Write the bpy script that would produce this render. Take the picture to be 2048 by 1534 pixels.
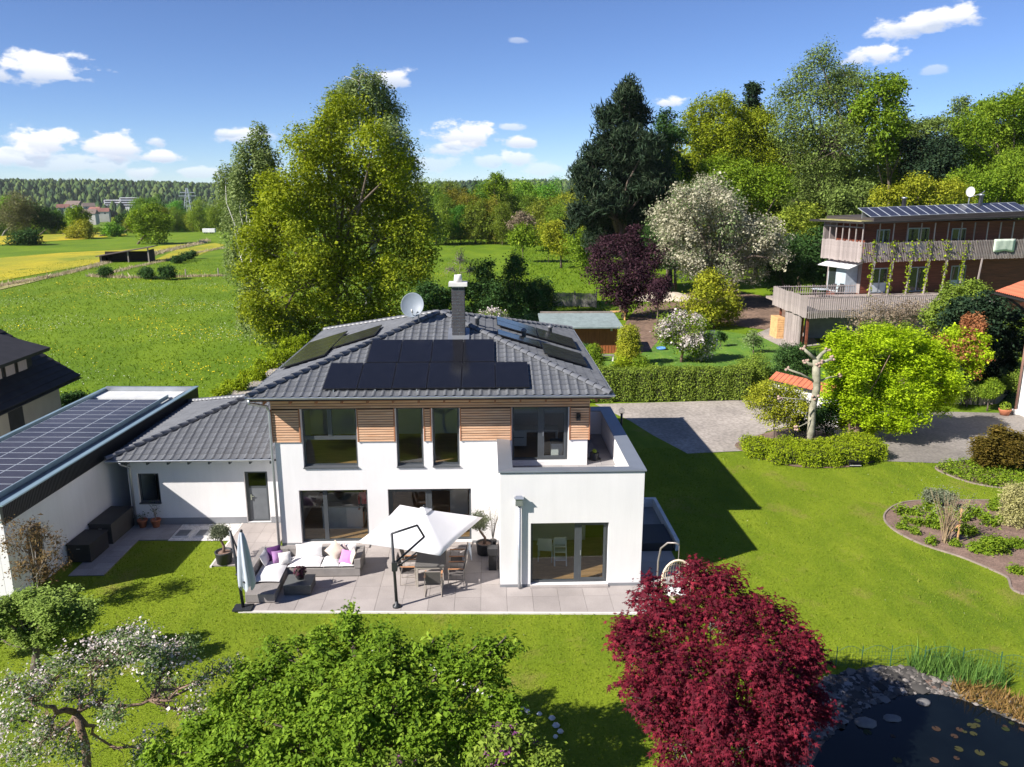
import bpy, bmesh, math, random
import numpy as np
from mathutils import Vector, Matrix

for o in list(bpy.data.objects): bpy.data.objects.remove(o)
scene = bpy.context.scene
COL = scene.collection
R = math.radians
rng = np.random.default_rng(7)
random.seed(7)

# ------------------------------------------------------------------ camera
F_PX, PITCH, YAW, CAM_H = 1577.9, 0.2405, -0.0319, 12.4      # 2048 px wide picture
cam_d = bpy.data.cameras.new('Camera'); cam = bpy.data.objects.new('Camera', cam_d); COL.objects.link(cam)
cam.location = (0, 0, CAM_H); cam.rotation_euler = (math.pi/2 - PITCH, 0, YAW)
cam_d.sensor_width = 36; cam_d.lens = F_PX/2048*36; cam_d.clip_start = 0.1; cam_d.clip_end = 9000
scene.camera = cam

# ------------------------------------------------------------------ light
SUN_EL, SHADOW_DIR = R(37.0), R(28.5)            # shadows run towards +X and a little away (+Y)
world = bpy.data.worlds.new('World'); scene.world = world; world.use_nodes = True
scene.view_settings.view_transform = 'Standard'; scene.view_settings.look = 'None'
scene.view_settings.exposure = 1.0; scene.view_settings.gamma = 1.0
SKY_STRENGTH, SUN_STRENGTH = 0.071, 4.8
sun_d = bpy.data.lights.new('Sun', 'SUN'); sun_d.energy = SUN_STRENGTH; sun_d.angle = R(0.5); sun_d.color = (1, .945, .885)
sun = bpy.data.objects.new('Sun', sun_d); COL.objects.link(sun)
ldir = Vector((math.cos(SHADOW_DIR)*math.cos(SUN_EL), math.sin(SHADOW_DIR)*math.cos(SUN_EL), -math.sin(SUN_EL)))
sun.rotation_euler = ldir.to_track_quat('-Z', 'Y').to_euler(); sun.location = (-40, -20, 60)

def pix_dir(u, v):
    a = (u-1024)/F_PX; b = (v-767)/F_PX
    cp, sp = math.cos(PITCH), math.sin(PITCH)
    y = cp-sp*b; z = -(sp+cp*b); x = a
    c, s = math.cos(YAW), math.sin(YAW)
    return Vector((c*x-s*y, s*x+c*y, z))
def bp(u, v, Z=0.0, Y=None, X=None):
    """photo pixel -> point on the plane z=Z (or y=Y, or x=X)"""
    d = pix_dir(u, v)
    t = Y/d.y if Y is not None else X/d.x if X is not None else (Z-CAM_H)/d.z
    return Vector((d.x*t, d.y*t, CAM_H+d.z*t))
def px_m(u, v, Y):
    """metres per photo pixel at depth Y along the pixel's ray"""
    return Y/pix_dir(u, v).y/F_PX

def make_world():
    nt = world.node_tree; nt.nodes.clear()
    N = nt.nodes.new; L = nt.links.new
    out = N('ShaderNodeOutputWorld'); bg = N('ShaderNodeBackground'); bg.inputs['Strength'].default_value = SKY_STRENGTH
    sky = N('ShaderNodeTexSky'); sky.sky_type = 'NISHITA'; sky.sun_disc = False
    sky.sun_elevation = SUN_EL
    az = math.atan2(-ldir.x, -ldir.y)             # sun position, clockwise from +Y
    sky.sun_rotation = az
    sky.altitude = 450; sky.air_density = 0.7; sky.dust_density = 0.0; sky.ozone_density = 6.0
    tc = N('ShaderNodeTexCoord')
    def noise(scale, det, rough=.55):
        n = N('ShaderNodeTexNoise'); n.inputs['Scale'].default_value = scale; n.inputs['Detail'].default_value = det
        n.inputs['Roughness'].default_value = rough
        mp = N('ShaderNodeMapping'); mp.inputs['Scale'].default_value = (1, 1, 1.9)
        L(tc.outputs['Generated'], mp.inputs[0]); L(mp.outputs[0], n.inputs['Vector'])
        return n.outputs['Fac']
    def math_(op, a, b=None, c=None):
        m = N('ShaderNodeMath'); m.operation = op
        for i, q in enumerate((a, b, c)):
            if q is None: continue
            if isinstance(q, (int, float)): m.inputs[i].default_value = q
            else: L(q, m.inputs[i])
        return m.outputs[0]
    n1 = noise(26, 6); n2 = noise(75, 4)
    nz = math_('ADD', math_('MULTIPLY', n1, 1.55), math_('MULTIPLY', n2, .8))      # about 0.4..1.6
    clouds = [(75,138,88,26,1),(85,285,58,26,1),(225,294,54,24,1),(30,312,50,20,.8),(330,314,45,11,.9),(310,281,28,10,.8),(140,325,110,18,.55),(292,344,34,11,.6),
              (930,272,66,26,1),(900,298,62,14,.75),(1048,283,30,15,.9),(1037,317,34,17,.7),(975,322,36,12,.5),(1030,254,30,9,.6),(1090,338,50,14,.4),(870,325,50,16,.4),
              (1800,58,55,18,.9),(1855,45,60,20,1),(1900,34,48,20,1),(1757,108,50,17,1),(1340,206,36,11,.85),(785,156,42,17,.9),(500,272,52,16,.8),(455,266,22,8,.7),(1868,140,24,8,.35),(1030,80,18,6,.35),(400,345,40,9,.5)]
    dirs = [(pix_dir(a, b).normalized(), rx/F_PX*.98, ry/rx, s) for a, b, rx, ry, s in clouds]
    rr = random.Random(3)
    for k in range(16):                            # the same kind of sky all round
        th = R(55+250*k/15); el = R(rr.uniform(3, 24))
        dirs.append((Vector((math.sin(th)*math.cos(el), math.cos(th)*math.cos(el), math.sin(el))), rr.uniform(.03, .08), rr.uniform(.3, .4), .9))
    tot = None; shade = None
    for d, r, asp, s in dirs:
        sub = N('ShaderNodeVectorMath'); sub.operation = 'SUBTRACT'; L(tc.outputs['Generated'], sub.inputs[0]); sub.inputs[1].default_value = d
        mul = N('ShaderNodeVectorMath'); mul.operation = 'MULTIPLY'; L(sub.outputs[0], mul.inputs[0]); mul.inputs[1].default_value = (1/r, 1/r, 1/(r*asp))
        ln = N('ShaderNodeVectorMath'); ln.operation = 'LENGTH'; L(mul.outputs[0], ln.inputs[0])
        e = math_('SUBTRACT', math_('ADD', math_('MULTIPLY', nz, 1.5), -.72), ln.outputs['Value'])  # >0 inside
        mr = N('ShaderNodeMapRange'); mr.interpolation_type = 'SMOOTHSTEP'
        L(e, mr.inputs['Value']); mr.inputs['From Min'].default_value = -.08; mr.inputs['From Max'].default_value = .5; mr.inputs['To Max'].default_value = s
        sep = N('ShaderNodeSeparateXYZ'); L(mul.outputs[0], sep.inputs[0])
        lit = math_('MULTIPLY', mr.outputs[0], sep.outputs['Z'])
        tot = mr.outputs[0] if tot is None else math_('MAXIMUM', tot, mr.outputs[0])
        shade = lit if shade is None else math_('ADD', shade, lit)
    mixf = N('ShaderNodeMapRange'); L(shade, mixf.inputs['Value']); mixf.inputs['From Min'].default_value = -.7; mixf.inputs['From Max'].default_value = .4
    cc = N('ShaderNodeMix'); cc.data_type = 'RGBA'; L(mixf.outputs[0], cc.inputs[0])
    cc.inputs[6].default_value = (4.6, 5.2, 6.4, 1); cc.inputs[7].default_value = (8.2, 8.2, 8.4, 1)
    hsv = N('ShaderNodeHueSaturation'); hsv.inputs['Hue'].default_value = .508; hsv.inputs['Saturation'].default_value = 1.02; L(sky.outputs[0], hsv.inputs['Color'])
    mx = N('ShaderNodeMix'); mx.data_type = 'RGBA'; L(tot, mx.inputs[0]); L(hsv.outputs[0], mx.inputs[6]); L(cc.outputs[2], mx.inputs[7])
    L(mx.outputs[2], bg.inputs['Color']); L(bg.outputs[0], out.inputs[0])
make_world()

# ------------------------------------------------------------------ materials
MATS = {}
def M(name, col, rough=.7, var=.14, vs=2.5, bump=0., bs=60., metal=0., spec=.4, col2=None, stretch=(1, 1, 1), fine=0., fs=80., ov=0., streak=0.):
    if name in MATS: return MATS[name]
    m = bpy.data.materials.new(name); m.use_nodes = True; nt = m.node_tree
    N = nt.nodes.new; L = nt.links.new
    b = nt.nodes['Principled BSDF']
    b.inputs['Roughness'].default_value = rough; b.inputs['Metallic'].default_value = metal
    b.inputs['Specular IOR Level'].default_value = spec
    tc = N('ShaderNodeTexCoord'); mp = N('ShaderNodeMapping'); mp.inputs['Scale'].default_value = stretch
    L(tc.outputs['Object'], mp.inputs[0])
    n = N('ShaderNodeTexNoise'); n.inputs['Scale'].default_value = vs; n.inputs['Detail'].default_value = 6; L(mp.outputs[0], n.inputs['Vector'])
    rmp = N('ShaderNodeMapRange'); rmp.inputs['From Min'].default_value = .3; rmp.inputs['From Max'].default_value = .7; L(n.outputs['Fac'], rmp.inputs['Value'])
    mx = N('ShaderNodeMix'); mx.data_type = 'RGBA'; L(rmp.outputs[0], mx.inputs[0])
    c2 = col2 or tuple(min(1, c*(1+var)) for c in col)
    c1 = tuple(c*(1-var) for c in col) if col2 is None else col
    mx.inputs[6].default_value = (*c1, 1); mx.inputs[7].default_value = (*c2, 1)
    last = mx.outputs[2]
    if fine:
        n3 = N('ShaderNodeTexNoise'); n3.inputs['Scale'].default_value = fs; n3.inputs['Detail'].default_value = 3; L(mp.outputs[0], n3.inputs['Vector'])
        hs = N('ShaderNodeHueSaturation'); L(last, hs.inputs['Color'])
        r3 = N('ShaderNodeMapRange'); r3.inputs['From Min'].default_value = .3; r3.inputs['From Max'].default_value = .7
        r3.inputs['To Min'].default_value = 1-fine; r3.inputs['To Max'].default_value = 1+fine
        L(n3.outputs['Fac'], r3.inputs['Value']); L(r3.outputs[0], hs.inputs['Value']); last = hs.outputs[0]
    if streak:
        m4 = N('ShaderNodeMapping'); m4.inputs['Scale'].default_value = (2.2, 2.2, .22); L(tc.outputs['Object'], m4.inputs[0])
        n4 = N('ShaderNodeTexNoise'); n4.inputs['Scale'].default_value = 1.6; n4.inputs['Detail'].default_value = 7; n4.inputs['Roughness'].default_value = .7; L(m4.outputs[0], n4.inputs['Vector'])
        h4 = N('ShaderNodeHueSaturation'); L(last, h4.inputs['Color']); r4 = N('ShaderNodeMapRange'); r4.inputs['From Min'].default_value = .35; r4.inputs['From Max'].default_value = .62
        r4.inputs['To Min'].default_value = 1-streak; L(n4.outputs['Fac'], r4.inputs['Value']); L(r4.outputs[0], h4.inputs['Value']); last = h4.outputs[0]
    if ov:
        oi = N('ShaderNodeObjectInfo'); h5 = N('ShaderNodeHueSaturation'); L(last, h5.inputs['Color']); r5 = N('ShaderNodeMapRange'); r5.inputs['To Min'].default_value = 1-ov; r5.inputs['To Max'].default_value = 1+ov
        L(oi.outputs['Random'], r5.inputs['Value']); L(r5.outputs[0], h5.inputs['Value']); last = h5.outputs[0]
    L(last, b.inputs['Base Color'])
    if bump:
        n2 = N('ShaderNodeTexNoise'); n2.inputs['Scale'].default_value = bs; n2.inputs['Detail'].default_value = 4; L(mp.outputs[0], n2.inputs['Vector'])
        bp_ = N('ShaderNodeBump'); bp_.inputs['Strength'].default_value = bump; bp_.inputs['Distance'].default_value = .02
        L(n2.outputs['Fac'], bp_.inputs['Height']); L(bp_.outputs[0], b.inputs['Normal'])
    MATS[name] = m; return m

def LEAF(name, stops, trans=.35, rough=.7, objvar=.0, spec=.14):
    """leaf material: colour by each leaf's own random value, light shines through"""
    if name in MATS: return MATS[name]
    m = bpy.data.materials.new(name); m.use_nodes = True; nt = m.node_tree; nt.nodes.clear()
    N = nt.nodes.new; L = nt.links.new
    out = N('ShaderNodeOutputMaterial'); at = N('ShaderNodeAttribute'); at.attribute_name = 'rnd'
    cr = N('ShaderNodeValToRGB'); el = cr.color_ramp.elements
    while len(el) < len(stops): el.new(.5)
    for e, (p, c) in zip(el, stops): e.position = p; e.color = (*c, 1)
    L(at.outputs['Fac'], cr.inputs[0]); colr = cr.outputs[0]
    if objvar:
        oi = N('ShaderNodeObjectInfo'); hs = N('ShaderNodeHueSaturation'); L(colr, hs.inputs['Color'])
        r1 = N('ShaderNodeMapRange'); L(oi.outputs['Random'], r1.inputs['Value']); r1.inputs['To Min'].default_value = .5-objvar*.14; r1.inputs['To Max'].default_value = .5+objvar*.1
        r2 = N('ShaderNodeMapRange'); ml = N('ShaderNodeMath'); ml.operation = 'MULTIPLY'; ml.inputs[1].default_value = 7.31; L(oi.outputs['Random'], ml.inputs[0])
        fr = N('ShaderNodeMath'); fr.operation = 'FRACT'; L(ml.outputs[0], fr.inputs[0]); L(fr.outputs[0], r2.inputs['Value'])
        r2.inputs['To Min'].default_value = 1-objvar*.55; r2.inputs['To Max'].default_value = 1+objvar*.5
        L(r1.outputs[0], hs.inputs['Hue']); L(r2.outputs[0], hs.inputs['Value']); colr = hs.outputs[0]
    p = N('ShaderNodeBsdfPrincipled'); p.inputs['Roughness'].default_value = rough; p.inputs['Specular IOR Level'].default_value = spec
    L(colr, p.inputs['Base Color'])
    t = N('ShaderNodeBsdfTranslucent')
    hs2 = N('ShaderNodeHueSaturation'); hs2.inputs['Value'].default_value = 1.25; hs2.inputs['Saturation'].default_value = 1.1; L(colr, hs2.inputs['Color']); L(hs2.outputs[0], t.inputs['Color'])
    mx = N('ShaderNodeMixShader'); mx.inputs[0].default_value = trans*.8; L(p.outputs[0], mx.inputs[1]); L(t.outputs[0], mx.inputs[2])
    L(mx.outputs[0], out.inputs[0]); MATS[name] = m; return m

def GLASS(name, tint=(.8, .84, .83), refl=.06, ior=1.52):
    if name in MATS: return MATS[name]
    m = bpy.data.materials.new(name); m.use_nodes = True; nt = m.node_tree; nt.nodes.clear()
    N = nt.nodes.new; L = nt.links.new
    out = N('ShaderNodeOutputMaterial'); tr = N('ShaderNodeBsdfTransparent'); tr.inputs[0].default_value = (*tint, 1)
    gl = N('ShaderNodeBsdfGlossy'); gl.inputs['Roughness'].default_value = .015
    lw = N('ShaderNodeLayerWeight'); lw.inputs['Blend'].default_value = .5
    pw = N('ShaderNodeMath'); pw.operation = 'POWER'; pw.inputs[1].default_value = 5; L(lw.outputs['Facing'], pw.inputs[0])
    ad = N('ShaderNodeMath'); ad.operation = 'MULTIPLY_ADD'; ad.use_clamp = True; ad.inputs[1].default_value = .9; ad.inputs[2].default_value = refl; L(pw.outputs[0], ad.inputs[0])
    n = N('ShaderNodeTexNoise'); n.inputs['Scale'].default_value = 1.3; bu = N('ShaderNodeBump'); bu.inputs['Strength'].default_value = .03; bu.inputs['Distance'].default_value = .05
    L(n.outputs['Fac'], bu.inputs['Height']); L(bu.outputs[0], gl.inputs['Normal'])
    mx = N('ShaderNodeMixShader'); L(ad.outputs[0], mx.inputs[0]); L(tr.outputs[0], mx.inputs[1]); L(gl.outputs[0], mx.inputs[2])
    L(mx.outputs[0], out.inputs[0]); MATS[name] = m; return m

# ------------------------------------------------------------------ mesh helpers
class MB:
    def __init__(s): s.v = []; s.f = []
    def add(s, vs, fs):
        k = len(s.v); s.v += [tuple(p) for p in vs]; s.f += [tuple(i+k for i in f) for f in fs]; return s
    def box(s, x0, x1, y0, y1, z0, z1):
        return s.add([(x0,y0,z0),(x1,y0,z0),(x1,y1,z0),(x0,y1,z0),(x0,y0,z1),(x1,y0,z1),(x1,y1,z1),(x0,y1,z1)],
                     [(0,3,2,1),(4,5,6,7),(0,1,5,4),(1,2,6,5),(2,3,7,6),(3,0,4,7)])
    def bar(s, a, b, w, h=None, up=(0, 0, 1)):
        """square bar from a to b"""
        a, b = Vector(a), Vector(b); h = h or w; d = (b-a).normalized(); u = Vector(up)
        if abs(d.dot(u)) > .98: u = Vector((0, 1, 0))
        sx = d.cross(u).normalized(); sz = sx.cross(d).normalized()
        vs = [p+sx*i*w/2+sz*j*h/2 for p in (a, b) for i, j in ((-1,-1),(1,-1),(1,1),(-1,1))]
        return s.add(vs, [(0,3,2,1),(4,5,6,7),(0,1,5,4),(1,2,6,5),(2,3,7,6),(3,0,4,7)])
    def tube(s, pts, rad, n=6, cap=True):
        pts = [Vector(p) for p in pts]; rr = rad if isinstance(rad, (list, tuple)) else [rad]*len(pts)
        k = len(s.v); prev = None
        for i, p in enumerate(pts):
            d = (pts[min(i+1, len(pts)-1)]-pts[max(i-1, 0)])
            d = d.normalized() if d.length > 1e-9 else Vector((0, 0, 1))
            u = Vector((1, 0, 0)) if abs(d.x) < .8 else Vector((0, 1, 0))
            if prev is not None: u = prev
            a = (u-d*u.dot(d)).normalized(); b = d.cross(a); prev = a
            for j in range(n):
                t = 2*math.pi*j/n; s.v.append(tuple(p+(a*math.cos(t)+b*math.sin(t))*rr[i]))
        for i in range(len(pts)-1):
            for j in range(n):
                q = k+i*n; s.f.append((q+j, q+(j+1) % n, q+n+(j+1) % n, q+n+j))
        if cap:
            s.f.append(tuple(k+j for j in range(n))[::-1]); e = k+(len(pts)-1)*n; s.f.append(tuple(e+j for j in range(n)))
        return s
    def lathe(s, prof, n=20, c=(0, 0, 0)):
        """prof = [(r, z)...] round the z axis at c"""
        k = len(s.v)
        for r, z in prof:
            for j in range(n):
                t = 2*math.pi*j/n; s.v.append((c[0]+r*math.cos(t), c[1]+r*math.sin(t), c[2]+z))
        for i in range(len(prof)-1):
            for j in range(n):
                q = k+i*n; s.f.append((q+j, q+(j+1) % n, q+n+(j+1) % n, q+n+j))
        s.f.append(tuple(k+j for j in range(n))[::-1]); e = k+(len(prof)-1)*n; s.f.append(tuple(e+j for j in range(n)))
        return s
    def prism(s, poly, z0, z1):
        n = len(poly); k = len(s.v)
        s.v += [(p[0], p[1], z0) for p in poly]+[(p[0], p[1], z1) for p in poly]
        s.f.append(tuple(k+i for i in range(n))[::-1]); s.f.append(tuple(k+n+i for i in range(n)))
        for i in range(n): s.f.append((k+i, k+(i+1) % n, k+n+(i+1) % n, k+n+i))
        return s
    def slab(s, quad, t):
        """four corners (counter-clockwise from outside), pushed t along the negative normal"""
        q = [Vector(p) for p in quad]; nrm = (q[1]-q[0]).cross(q[-1]-q[0]).normalized(); n = len(q)
        k = len(s.v); s.v += [tuple(p) for p in q]+[tuple(p-nrm*t) for p in q]
        s.f.append(tuple(k+i for i in range(n))); s.f.append(tuple(k+n+i for i in range(n))[::-1])
        for i in range(n): s.f.append((k+i, k+n+i, k+n+(i+1) % n, k+(i+1) % n))
        return s
    def cushion(s, c, sx, sy, sz, rot=None, n=7, p=.55):
        """soft pillow: swollen rounded box"""
        k = len(s.v); rot = rot or Matrix.Identity(3); c = Vector(c)
        for side in (1, -1):
            for i in range(n):
                for j in range(n):
                    a = -1+2*i/(n-1); b = -1+2*j/(n-1)
                    h = max(0., (1-abs(a)**2.6)*(1-abs(b)**2.6))**p
                    q = Vector((a*sx/2*(1-.05*(1-b*b)), b*sy/2*(1-.05*(1-a*a)), side*sz/2*h))
                    s.v.append(tuple(c+rot @ q))
        for side in (0, 1):
            for i in range(n-1):
                for j in range(n-1):
                    o = k+side*n*n; f = (o+i*n+j, o+(i+1)*n+j, o+(i+1)*n+j+1, o+i*n+j+1)
                    s.f.append(f if side == 0 else f[::-1])
        return s
    def mesh(s, name, mat, smooth=False):
        me = bpy.data.meshes.new(name); me.from_pydata(s.v, [], s.f); me.materials.append(mat)
        if smooth: me.polygons.foreach_set('use_smooth', [True]*len(me.polygons))
        me.update(); return me
    def build(s, name, mat, parent=None, smooth=False, loc=None, bevel=0, clean=False):
        me = s.mesh(name, mat, smooth)
        if clean:
            bm = bmesh.new(); bm.from_mesh(me); bmesh.ops.remove_doubles(bm, verts=bm.verts, dist=1e-4); bm.to_mesh(me); bm.free()
        o = link(me, name, parent, loc)
        if bevel:
            md = o.modifiers.new('Bevel', 'BEVEL'); md.width = bevel; md.segments = 2; md.limit_method = 'ANGLE'
        return o

def link(me, name, parent=None, loc=None, rot=None):
    o = bpy.data.objects.new(name, me); COL.objects.link(o)
    if parent is not None:
        o.parent = parent
        if parent.get('_abs'): o.matrix_parent_inverse = Matrix.Translation(-Vector(parent['_base']))
    if loc is not None: o.location = loc
    if rot is not None: o.rotation_euler = rot
    return o
def tag(o, label, cat, group=None, kind=None):
    o['label'] = label
    if cat: o['category'] = cat
    if group: o['group'] = group
    if kind: o['kind'] = kind
    return o
def struct(o, kind='structure', label=None, cat=None):
    o['kind'] = kind
    if label: o['label'] = label
    if cat: o['category'] = cat
    return o
ROOTS = []
def thing(name, label, cat, loc=(0, 0, 0), rz=0, group=None, absolute=False):
    """Empty at a thing's base. absolute: its parts are given in world coordinates"""
    o = bpy.data.objects.new(name, None); COL.objects.link(o); o.location = loc; o.rotation_euler = (0, 0, rz)
    o.empty_display_size = .2
    if absolute: o['_abs'] = 1; o['_base'] = tuple(loc); ROOTS.append(o)
    return tag(o, label, cat, group)
def sub(o, parent):
    """make mesh object o (built in world coordinates) a piece of part `parent`, whose own frame is the world's"""
    o.parent = parent; return o
def copy_tree(o, loc=None, rz=None, scale=None, label=None, group=None, parent=None):
    c = o.copy(); COL.objects.link(c)
    if parent is not None: c.parent = parent
    if loc is not None: c.location = loc
    if rz is not None: c.rotation_euler = (c.rotation_euler.x, c.rotation_euler.y, rz)
    if scale is not None: c.scale = scale if hasattr(scale, '__len__') else (scale,)*3
    if label: c['label'] = label
    if group: c['group'] = group
    for ch in list(o.children): copy_tree(ch, parent=c)
    return c
def npmesh(name, verts, faces, mat, rnd=None, smooth=False):
    """verts (N,3); faces (K,3) triangles; rnd (K,) one value per face"""
    me = bpy.data.meshes.new(name); nv = len(verts); nf = len(faces); fn = faces.shape[1]
    me.vertices.add(nv); me.vertices.foreach_set('co', np.asarray(verts, np.float32).ravel())
    me.loops.add(nf*fn); me.loops.foreach_set('vertex_index', np.asarray(faces, np.int32).ravel())
    me.polygons.add(nf); me.polygons.foreach_set('loop_start', np.arange(0, nf*fn, fn, dtype=np.int32))
    if rnd is not None:
        a = me.attributes.new('rnd', 'FLOAT', 'FACE'); a.data.foreach_set('value', np.asarray(rnd, np.float32))
    me.materials.append(mat); me.update(calc_edges=True)
    if smooth: me.polygons.foreach_set('use_smooth', np.ones(nf, bool))
    return me

# ------------------------------------------------------------------ foliage
def unit(v): return v/np.maximum(np.linalg.norm(v, axis=-1, keepdims=True), 1e-9)
def leaf_faces(P, Nn, size, shape='leaf', T=None, rnd=None, width=.55, r=rng):
    """one small real leaf at each point P with normal about Nn"""
    n = len(P); Nn = unit(Nn)
    if T is None: T = r.normal(size=(n, 3))
    T = T-Nn*(T*Nn).sum(1, keepdims=True); T = unit(T); B = np.cross(Nn, T)
    sz = (size*np.exp(r.normal(0, .32, n)))[:, None]
    if rnd is None: rnd = r.random(n)
    if shape == 'leaf':
        w = width/2
        V = np.stack([P-T*sz*.5, P+B*sz*w+Nn*sz*.10, P+T*sz*.5-Nn*sz*.06, P-B*sz*w+Nn*sz*.10], 1).reshape(-1, 3)
        k = (np.arange(n)*4)[:, None]; Fc = np.concatenate([k+np.array([[0, 1, 2]]), k+np.array([[0, 2, 3]])], 1).reshape(-1, 3)
        return V, Fc, np.repeat(rnd, 2)
    if shape == 'maple':                          # five slim lobes
        ang = [-1.95, -.95, 0, .95, 1.95]; ln = [.62, .9, 1.05, .9, .62]
        vs = [P-T*sz*.12]
        for a, l in zip(ang, ln):
            d = T*math.cos(a)+B*math.sin(a); c = T*math.cos(a+.48)+B*math.sin(a+.48); e = T*math.cos(a-.48)+B*math.sin(a-.48)
            vs += [P+e*sz*.26, P+d*sz*l*.78-Nn*sz*.26*l, P+c*sz*.26]
        V = np.stack(vs, 1).reshape(-1, 3); k = (np.arange(n)*16)[:, None]; fs = []
        for q in range(5): fs += [k+np.array([[0, 1+3*q, 2+3*q]]), k+np.array([[0, 2+3*q, 3+3*q]])]
        return V, np.concatenate(fs, 1).reshape(-1, 3), np.repeat(rnd, 10)
    if shape == 'blade':
        V = np.stack([P-B*sz*width*.5, P+B*sz*width*.5, P+T*sz], 1).reshape(-1, 3)
        return V, np.arange(3*n).reshape(-1, 3), rnd
def sphere_dirs(n, r=rng): return unit(r.normal(size=(n, 3)))
def sub_lobes(Lb, r, m=9, lo=.27, hi=.46):
    """break each lobe into smaller boughs sitting on its outside"""
    out = [np.column_stack([Lb[:, :3], Lb[:, 3]*.62])]
    for c in Lb:
        d = sphere_dirs(m, r); d[:, 2] += .2; d = unit(d); q = c[3]*r.uniform(lo, hi, m)
        out.append(np.column_stack([c[:3]+d*(c[3]*r.uniform(.62, .98, m)-q*.25)[:, None], q]))
    return np.concatenate(out)
def crown_points(lobes, n, k, rc, r=rng, shell=.55, squash=1., keep_in=.3, rag=.14, boughs=9):
    """n clumps of k leaves spread through the lobes, mostly near the outside"""
    Lb = np.array(lobes, float)
    if boughs: Lb = sub_lobes(Lb, r, boughs) if boughs < 12 else sub_lobes(Lb, r, boughs, .16, .32)
    pr = Lb[:, 3]**2; pr /= pr.sum()
    C = np.zeros((0, 3)); O = np.zeros((0, 3))
    while len(C) < n:
        i = r.choice(len(Lb), n, p=pr); d = sphere_dirs(n, r)
        if boughs: d[:, 2] += .3; d = unit(d)
        rad = Lb[i, 3]*(shell+(1-shell)*np.sqrt(r.random(n)))*(1+r.normal(0, rag, n))
        p = Lb[i, :3]+d*rad[:, None]*np.array([1, 1, squash])
        D = np.linalg.norm((p[:, None, :]-Lb[None, :, :3])/np.array([1, 1, squash]), axis=2)/Lb[None, :, 3]
        ok = (D.min(1) > .68) | (r.random(n) < keep_in)
        C = np.concatenate([C, p[ok]]); O = np.concatenate([O, d[ok]])
    C = C[:n]; O = O[:n]
    cv = np.repeat(r.random(n), k)                # each clump a little lighter or darker
    P = np.repeat(C, k, 0)+r.normal(0, 1, (n*k, 3))*rc*np.array([1, 1, .75])
    return C, O, P, np.repeat(O, k, 0), cv
def branches(base, lobes, tr, C, ntw=40, r=rng, bend=.12, trunk_top=None, sides=7, twig=.018, limbs=True):
    mb = MB(); base = Vector(base); Lb = [Vector(l[:3]) for l in lobes]; rad = [l[3] for l in lobes]
    top = Vector(trunk_top) if trunk_top else sum(Lb, Vector())/len(Lb)
    H = (top-base).length
    pts = []; rr = []
    for i in range(6):
        t = i/5; p = base.lerp(top, t); p += Vector((r.normal()*bend*tr*4, r.normal()*bend*tr*4, 0))*(0 if i == 0 else 1)
        pts.append(p); rr.append(tr*(1.25 if i == 0 else 1)*(1-.72*t))
    mb.tube(pts, rr, sides)
    for l, q in zip(Lb, rad) if limbs else ():
        t = min(.9, max(.3, .45+.4*r.random())); s = pts[int(t*5)]
        if (l-s).length < .05: continue
        m = s.lerp(l, .5)+Vector((r.normal(), r.normal(), abs(r.normal())))*.08*(l-s).length
        e = l+Vector((0, 0, q*.3))
        w = tr*.42
        mb.tube([s, m, l, e], [w, w*.7, w*.42, w*.15], 5)
    if ntw and len(C):
        A = np.array([tuple(l) for l in Lb])
        for i in r.choice(len(C), min(ntw, len(C)), replace=False):
            p = C[i]; j = int(np.argmin(np.linalg.norm(A-p, axis=1))); a = Vector(A[j])+Vector(r.normal(size=3))*rad[j]*.15; b = Vector(p)
            m = a.lerp(b, .55)+Vector(r.normal(size=3))*(b-a).length*.12
            w = max(twig, tr*.11); mb.tube([a, m, b], [w, w*.6, w*.25], 4, cap=False)
    return mb
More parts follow.
